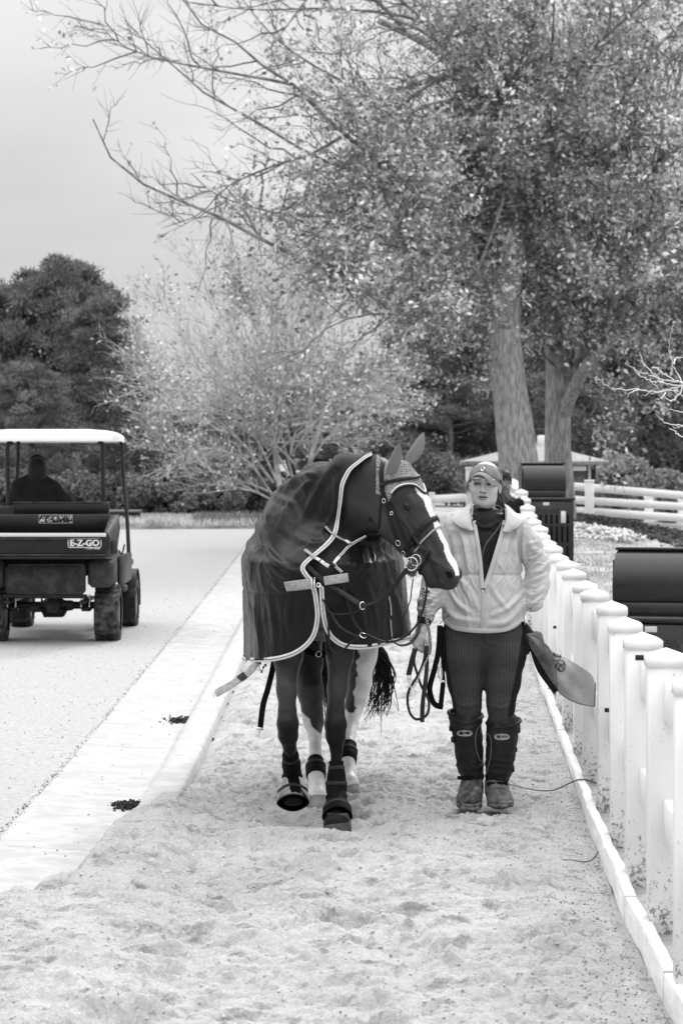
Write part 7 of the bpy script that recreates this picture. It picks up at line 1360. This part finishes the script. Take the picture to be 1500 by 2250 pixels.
me = text_mesh('E-Z-GO', .080, .002, .0028); me.materials.append(M['print']); o = bpy.data.objects.new('lettering', me); C.objects.link(o); o.parent = tg; o.location = ce; o.rotation_euler = (R(90), 0, 0); wdt = o.dimensions.x or .25; o.scale = (.265 / max(.01, max(v.co.x for v in me.vertices) - min(v.co.x for v in me.vertices)), 1, 1)
def rrect(c, w_, h_, r_, t_): 
    pts = []
    for sx, sz, s in ((1, -1, -90), (1, 1, 0), (-1, 1, 90), (-1, -1, 180)):
        for a in np.linspace(s, s + 90, 5): pts.append((c.x + sx * (w_ / 2 - r_) + r_ * math.cos(R(a)), c.y, c.z + sz * (h_ / 2 - r_) + r_ * math.sin(R(a))))
    pts.append(pts[0]); b_ = MB(); b_.tube(pts, t_, 6, False); return b_
rrect(ce, .298, .078, .018, .0035).build('logo_border', M['print'], tg, True)
me = text_mesh('A Textron Company', .022, .001, .0004); me.materials.append(M['print']); o = bpy.data.objects.new('lettering', me); C.objects.link(o); o.parent = tg; p_ = P(205, 1205, ty - .012); o.location = p_; o.rotation_euler = (R(90), 0, 0); o.scale = (.13 / (max(v.co.x for v in me.vertices) - min(v.co.x for v in me.vertices)), 1, 1)
# warning decal with five pictograms
M['decal'] = mat('decal_black', .02, .4); c = P(123, 1140.5, YC + .015); b_ = MB(); b_.box((c.x, c.y, c.z), (.315, .004, .080)); dc = b_.build('warning_decal', M['decal'], cart); rrect(Vector((c.x, c.y - .003, c.z)), .312, .077, .004, .0016).build('decal_border', M['print'], dc)
g = np.random.default_rng(31); b_ = MB()
for k in range(5):
    x0 = c.x - .126 + k * .063
    for _ in range(5): b_.ring((x0 + g.uniform(-.018, .018), c.y - .004, c.z + g.uniform(-.024, .024)), (0, -1, 0), g.uniform(.003, .009), g.uniform(.0012, .003), 10)
    for _ in range(3): a = (x0 + g.uniform(-.02, .02), c.y - .004, c.z + g.uniform(-.025, .025)); b_.tube([a, (a[0] + g.uniform(-.02, .02), a[1], a[2] + g.uniform(-.02, .02))], .0025, 5)
    if k: b_.tube([(x0 - .0315, c.y - .004, c.z - .034), (x0 - .0315, c.y - .004, c.z + .034)], .0009, 4)
b_.add([(c.x - .148, c.y - .006, c.z - .022), (c.x - .112, c.y - .006, c.z - .022), (c.x - .130, c.y - .006, c.z + .010)], [(0, 1, 2)])
for sx in (-1, 1):
    for sz in (-1, 1): b_.ring((c.x + sx * .145, c.y - .005, c.z + sz * .030), (0, -1, 0), .003, .003, 8)
b_.build('pictograms', M['print'], dc)
# under body
slab('rear_apron', X(26), X(199), YC - .42, YC - .38, Z(1301), Z(1236), M['cartgrey'], cart, .03)
slab('fender', X(202), X(257), YC - .40, YC + .2, Z(1287), Z(1226), M['cartgrey'], cart, .04); slab('fender', X(-60), X(24), YC - .40, YC + .2, Z(1287), Z(1226), M['cartgrey'], cart, .04)
slab('chassis', X(10), X(225), YC - .3, YC + 1.9, Z(1262), Z(1222), M['cartblack'], cart, .02); slab('cab_floor', X(-50), X(262), YC + .4, YC + 1.6, Z(1258), Z(1240), M['cartblack'], cart, .02)
slab('cab_side', X(256), X(264), YC + .1, YC + 1.3, Z(1290), Z(1222), M['cartblack'], cart, .02); slab('front_cowl', X(-40), -2.36, YC + 1.4, YC + 2.0, Z(1262), Z(1204), M['cartblack'], cart, .05)
for nm, (a, b0, c_, d) in {'hitch_receiver': (103, 1303, 118, 1316)}.items():
    b_ = MB(); 
    for dx, dz, sx, sz in ((0, .026, .064, .008), (0, -.026, .064, .008), (-.028, 0, .008, .044), (.028, 0, .008, .044)): b_.box((X(110.5) + dx, YC - .4, Z(1309) + dz), (sx, .08, sz))
    b_.build(nm, M['cartgrey'], cart)
slab('bumper_bar', X(22), X(202), YC - .40, YC - .36, Z(1310), Z(1301), M['cartblack'], cart, .008)
b_ = MB(); ax_y = YC + .02; b_.tube([(X(10), ax_y, Z(1330)), (X(225), ax_y, Z(1330))], .035, 10); axl = b_.build('rear_axle', M['cartblack'], cart, True)
S = SDF((X(60), YC - .25, Z(1365)), (X(180), YC + .3, Z(1290)), .008); S.ell((X(119), YC, Z(1330)), (.10, .13, .10), k=.02); S.seg((X(75), YC, Z(1334)), (X(155), YC, Z(1330)), .05, .05, k=.03); v2, q2 = S.mesh(); mk('differential', v2, q2, None, M['cartgrey'], axl, True)
b_ = MB(); b_.add([(X(100), YC - .1, Z(1355)), (X(140), YC - .1, Z(1355)), (X(152), YC - .1, Z(1333)), (X(90), YC - .1, Z(1333)), (X(100), YC + .1, Z(1355)), (X(140), YC + .1, Z(1355)), (X(152), YC + .1, Z(1333)), (X(90), YC + .1, Z(1333))], [(0, 1, 2, 3), (5, 4, 7, 6), (0, 4, 5, 1), (1, 5, 6, 2), (2, 6, 7, 3), (3, 7, 4, 0)]); b_.build('skid_plate', M['cartblack'], axl)
for px in (31, 192):
    b_ = MB(); b_.box((X(px), YC, Z(1318)), (.06, .9, .03), bev=.005); b_.box((X(px), YC - .05, Z(1336)), (.09, .12, .05), bev=.01); ls_ = b_.build('leaf_spring', M['cartblack'], cart)
    for dx in (-9, 9):
        b_ = MB(); b_.tube([(X(px + dx), YC - .15, Z(1305)), (X(px + dx), YC - .15, Z(1330))], .005, 6); b_.ring((X(px + dx), YC - .16, Z(1306)), (0, 1, 0), .006, .004, 8); b_.ring((X(px + dx), YC - .16, Z(1330)), (0, 1, 0), .006, .004, 8); b_.build('u_bolt', M['metal'], ls_, True)
# wheels: tyre with tread blocks, rim
def wheel(cx_, cy_, rad, wd, label=None):
    r_ = thing('wheel', '', ''); del r_['label'], r_['category']; r_.parent = cart; r_.location = (cx_, cy_, gz + rad - .005)
    prof = [(-.5, .62), (-.52, .75), (-.5, .90), (-.40, .975), (-.2, 1.0), (0, 1.0), (.2, 1.0), (.40, .975), (.5, .90), (.52, .75), (.5, .62)]; an = np.linspace(0, 2 * math.pi, 73)[:-1]
    G = np.array([[(u * wd, rad * k * math.cos(a), rad * k * math.sin(a)) for a in an] for u, k in prof]); b_ = MB(); b_.grid(G, closed=True)
    for i in range(24):
        for s, of in ((-1, 0), (1, .5)):
            a = (i + of) * 2 * math.pi / 24; m3 = Matrix.Rotation(a, 3, 'X') @ Matrix.Rotation(R(28 * s), 3, 'Z'); c = Matrix.Rotation(a, 3, 'X') @ Vector((s * wd * .27, 0, rad * .985))
            b_.box(c, (wd * .44, rad * .13, rad * .075), rot=m3)
    ty_ = recalc(b_.build('tyre', M['tyre'], r_)); b_ = MB(); G = np.array([[(s * wd, rad * k * math.cos(a), rad * k * math.sin(a)) for a in an[::3]] for s, k in ((-.42, .62), (-.3, .5), (-.25, .05), (.25, .05), (.3, .5), (.42, .62))]); b_.grid(G, closed=True); recalc(b_.build('rim', M['rim_'], r_)); return r_
wheel(X(238), YC + .02, .262, .225); wheel(X(238) - (X(238) - X(-10)) , YC + .02, .262, .225)
wheel(P(284, 0, YC + 1.75).x, YC + 1.75, .262, .17); wheel(P(50, 0, YC + 1.75).x, YC + 1.75, .262, .20)
for px, sg in ((287, 1), (52, -1)):
    c = P(px, 0, YC + 1.75).x; b_ = MB(); an = np.linspace(R(-5), R(185), 16); G = np.array([[(c + u * .075, YC + 1.75 - .34 * math.cos(a), gz + .26 + .34 * math.sin(a)) for a in an] for u in (-1, -.6, .6, 1)]); b_.grid(G); b_.grid(G[:, ::-1] + np.array([0, 0, -.015])); b_.box((c, YC + 1.43, gz + .26), (.15, .02, .3), bev=.005); b_.build('front_fender', M['cartblack'], cart, True)
b_ = MB(); b_.box((X(266), YC + .3, Z(1296)), (.05, .25, .06), bev=.01); b_.build('side_step', M['cartgrey'], cart); b_ = MB(); b_.tube(crom([K(262, 1210, .0), K(268, 1218, 0), K(272, 1205, 0), K(274, 1196, 0)], 4), .008, 6); b_.build('latch_handle', M['cartgrey'], cart)
# driver, hooded
SD = SDF((X(5), YC + .25, Z(1180)), (X(180), YC + 1.05, Z(990)), .012); dY = .55
SD.ell(K(82, 1030, dY + .02), (.085, .105, .125), k=.03); SD.ell(K(81, 1020, dY + .05), (.075, .10, .09), k=.04); SD.chain([K(82, 1052, dY), K(82, 1066, dY)], [.075, .10], k=.04)
SD.chain([K(48, 1072, dY), K(82, 1062, dY), K(112, 1078, dY)], [(.08, .10), (.09, .10), (.09, .10)], k=.05); SD.chain([K(82, 1085, dY), K(84, 1120, dY), K(84, 1160, dY)], [(.19, .14), (.23, .16), (.22, .17)], up=(0, -1, 0), k=.06)
SD.chain([K(110, 1078, dY), K(138, 1100, dY + .02), K(158, 1118, dY + .2)], [.09, .075, .06], k=.05); SD.chain([K(48, 1075, dY), K(34, 1100, dY + .05), K(36, 1120, dY + .25)], [.09, .075, .06], k=.05)
SD.chain([K(60, 1160, dY + .1), K(58, 1160, dY + .45)], [.09, .075], k=.04)
v2, q2 = SD.mesh(); v2 = v2 + vnormals(v2, q2) * (.010 * noise3(v2, 9.0))[:, None]; M['hoodie'] = mat('dark_hooded_top', .014, .8, .1, .2, 12, .3, 60); M['hair_dark'] = mat('dark_hair', .01, .5, .2)
dr = mk('person', v2, q2, None, M['hoodie'], None, True); tag(dr, 'driver seen from behind in a dark hooded top, seated in the utility cart', 'person')
hd_ = MB(); hd_.grid([[tuple(K(82 + 21 * k * math.sin(a), 1032 - dz, dY - .02 - .10 * k * math.cos(a))) for a in np.linspace(-2.2, 2.2, 20)] for k, dz in ((.98, -22), (1.03, -8), (1.0, 6), (.82, 19), (.5, 26), (.1, 29))]); hd_.build('hood', M['hair_dark'], dr, True)
# ------------------------------------------------------------------ half-hidden bystander behind the woman
YB = 25.2; xB = P(1110, 0, YB).x - .02; zg = float(terr(xB, YB)); b0 = lambda dx, dz, dy=0: (xB + dx, YB + dy, zg + dz)
S = SDF((xB - .32, YB - .3, zg - .02), (xB + .32, YB + .3, zg + 1.72), .015); hB = P(0, 1036, YB).z - zg
S.ell(b0(0, hB - .11), (.075, .095, .115), k=.03); S.chain([b0(0, hB - .2), b0(0, hB - .3)], [.06, .07], k=.03); S.chain([b0(0, hB - .36), b0(0, hB - .6), b0(0, hB - .78)], [(.16, .11), (.14, .11), (.15, .11)], up=uy, k=.05)
for s in (-1, 1): S.chain([b0(s * .16, hB - .33), b0(s * .2, hB - .58), b0(s * .16, hB - .8, -.08)], [.055, .045, .035], k=.03); S.chain([b0(s * .07, hB - .8), b0(s * .08, .48), b0(s * .09, .07)], [.085, .06, .045], k=.03); S.ell(b0(s * .09, .04, -.05), (.045, .12, .045), k=.02)
v2, q2 = S.mesh(); by_ = mk('person', v2, q2, None, M['hoodie'], None, True); tag(by_, 'dark figure mostly hidden behind the woman, only the head showing beside her cap', 'person')
h_ = MB(); h_.grid([[tuple(b0(.088 * k * math.sin(a), hB - .11 + dz, .02 + .105 * k * math.cos(a) )) for a in np.linspace(-math.pi, math.pi, 20)] for k, dz in ((1.0, -.03), (1.03, .03), (.85, .09), (.45, .122), (.05, .13))]); h_.build('helmet', M['hair_dark'], by_, True)
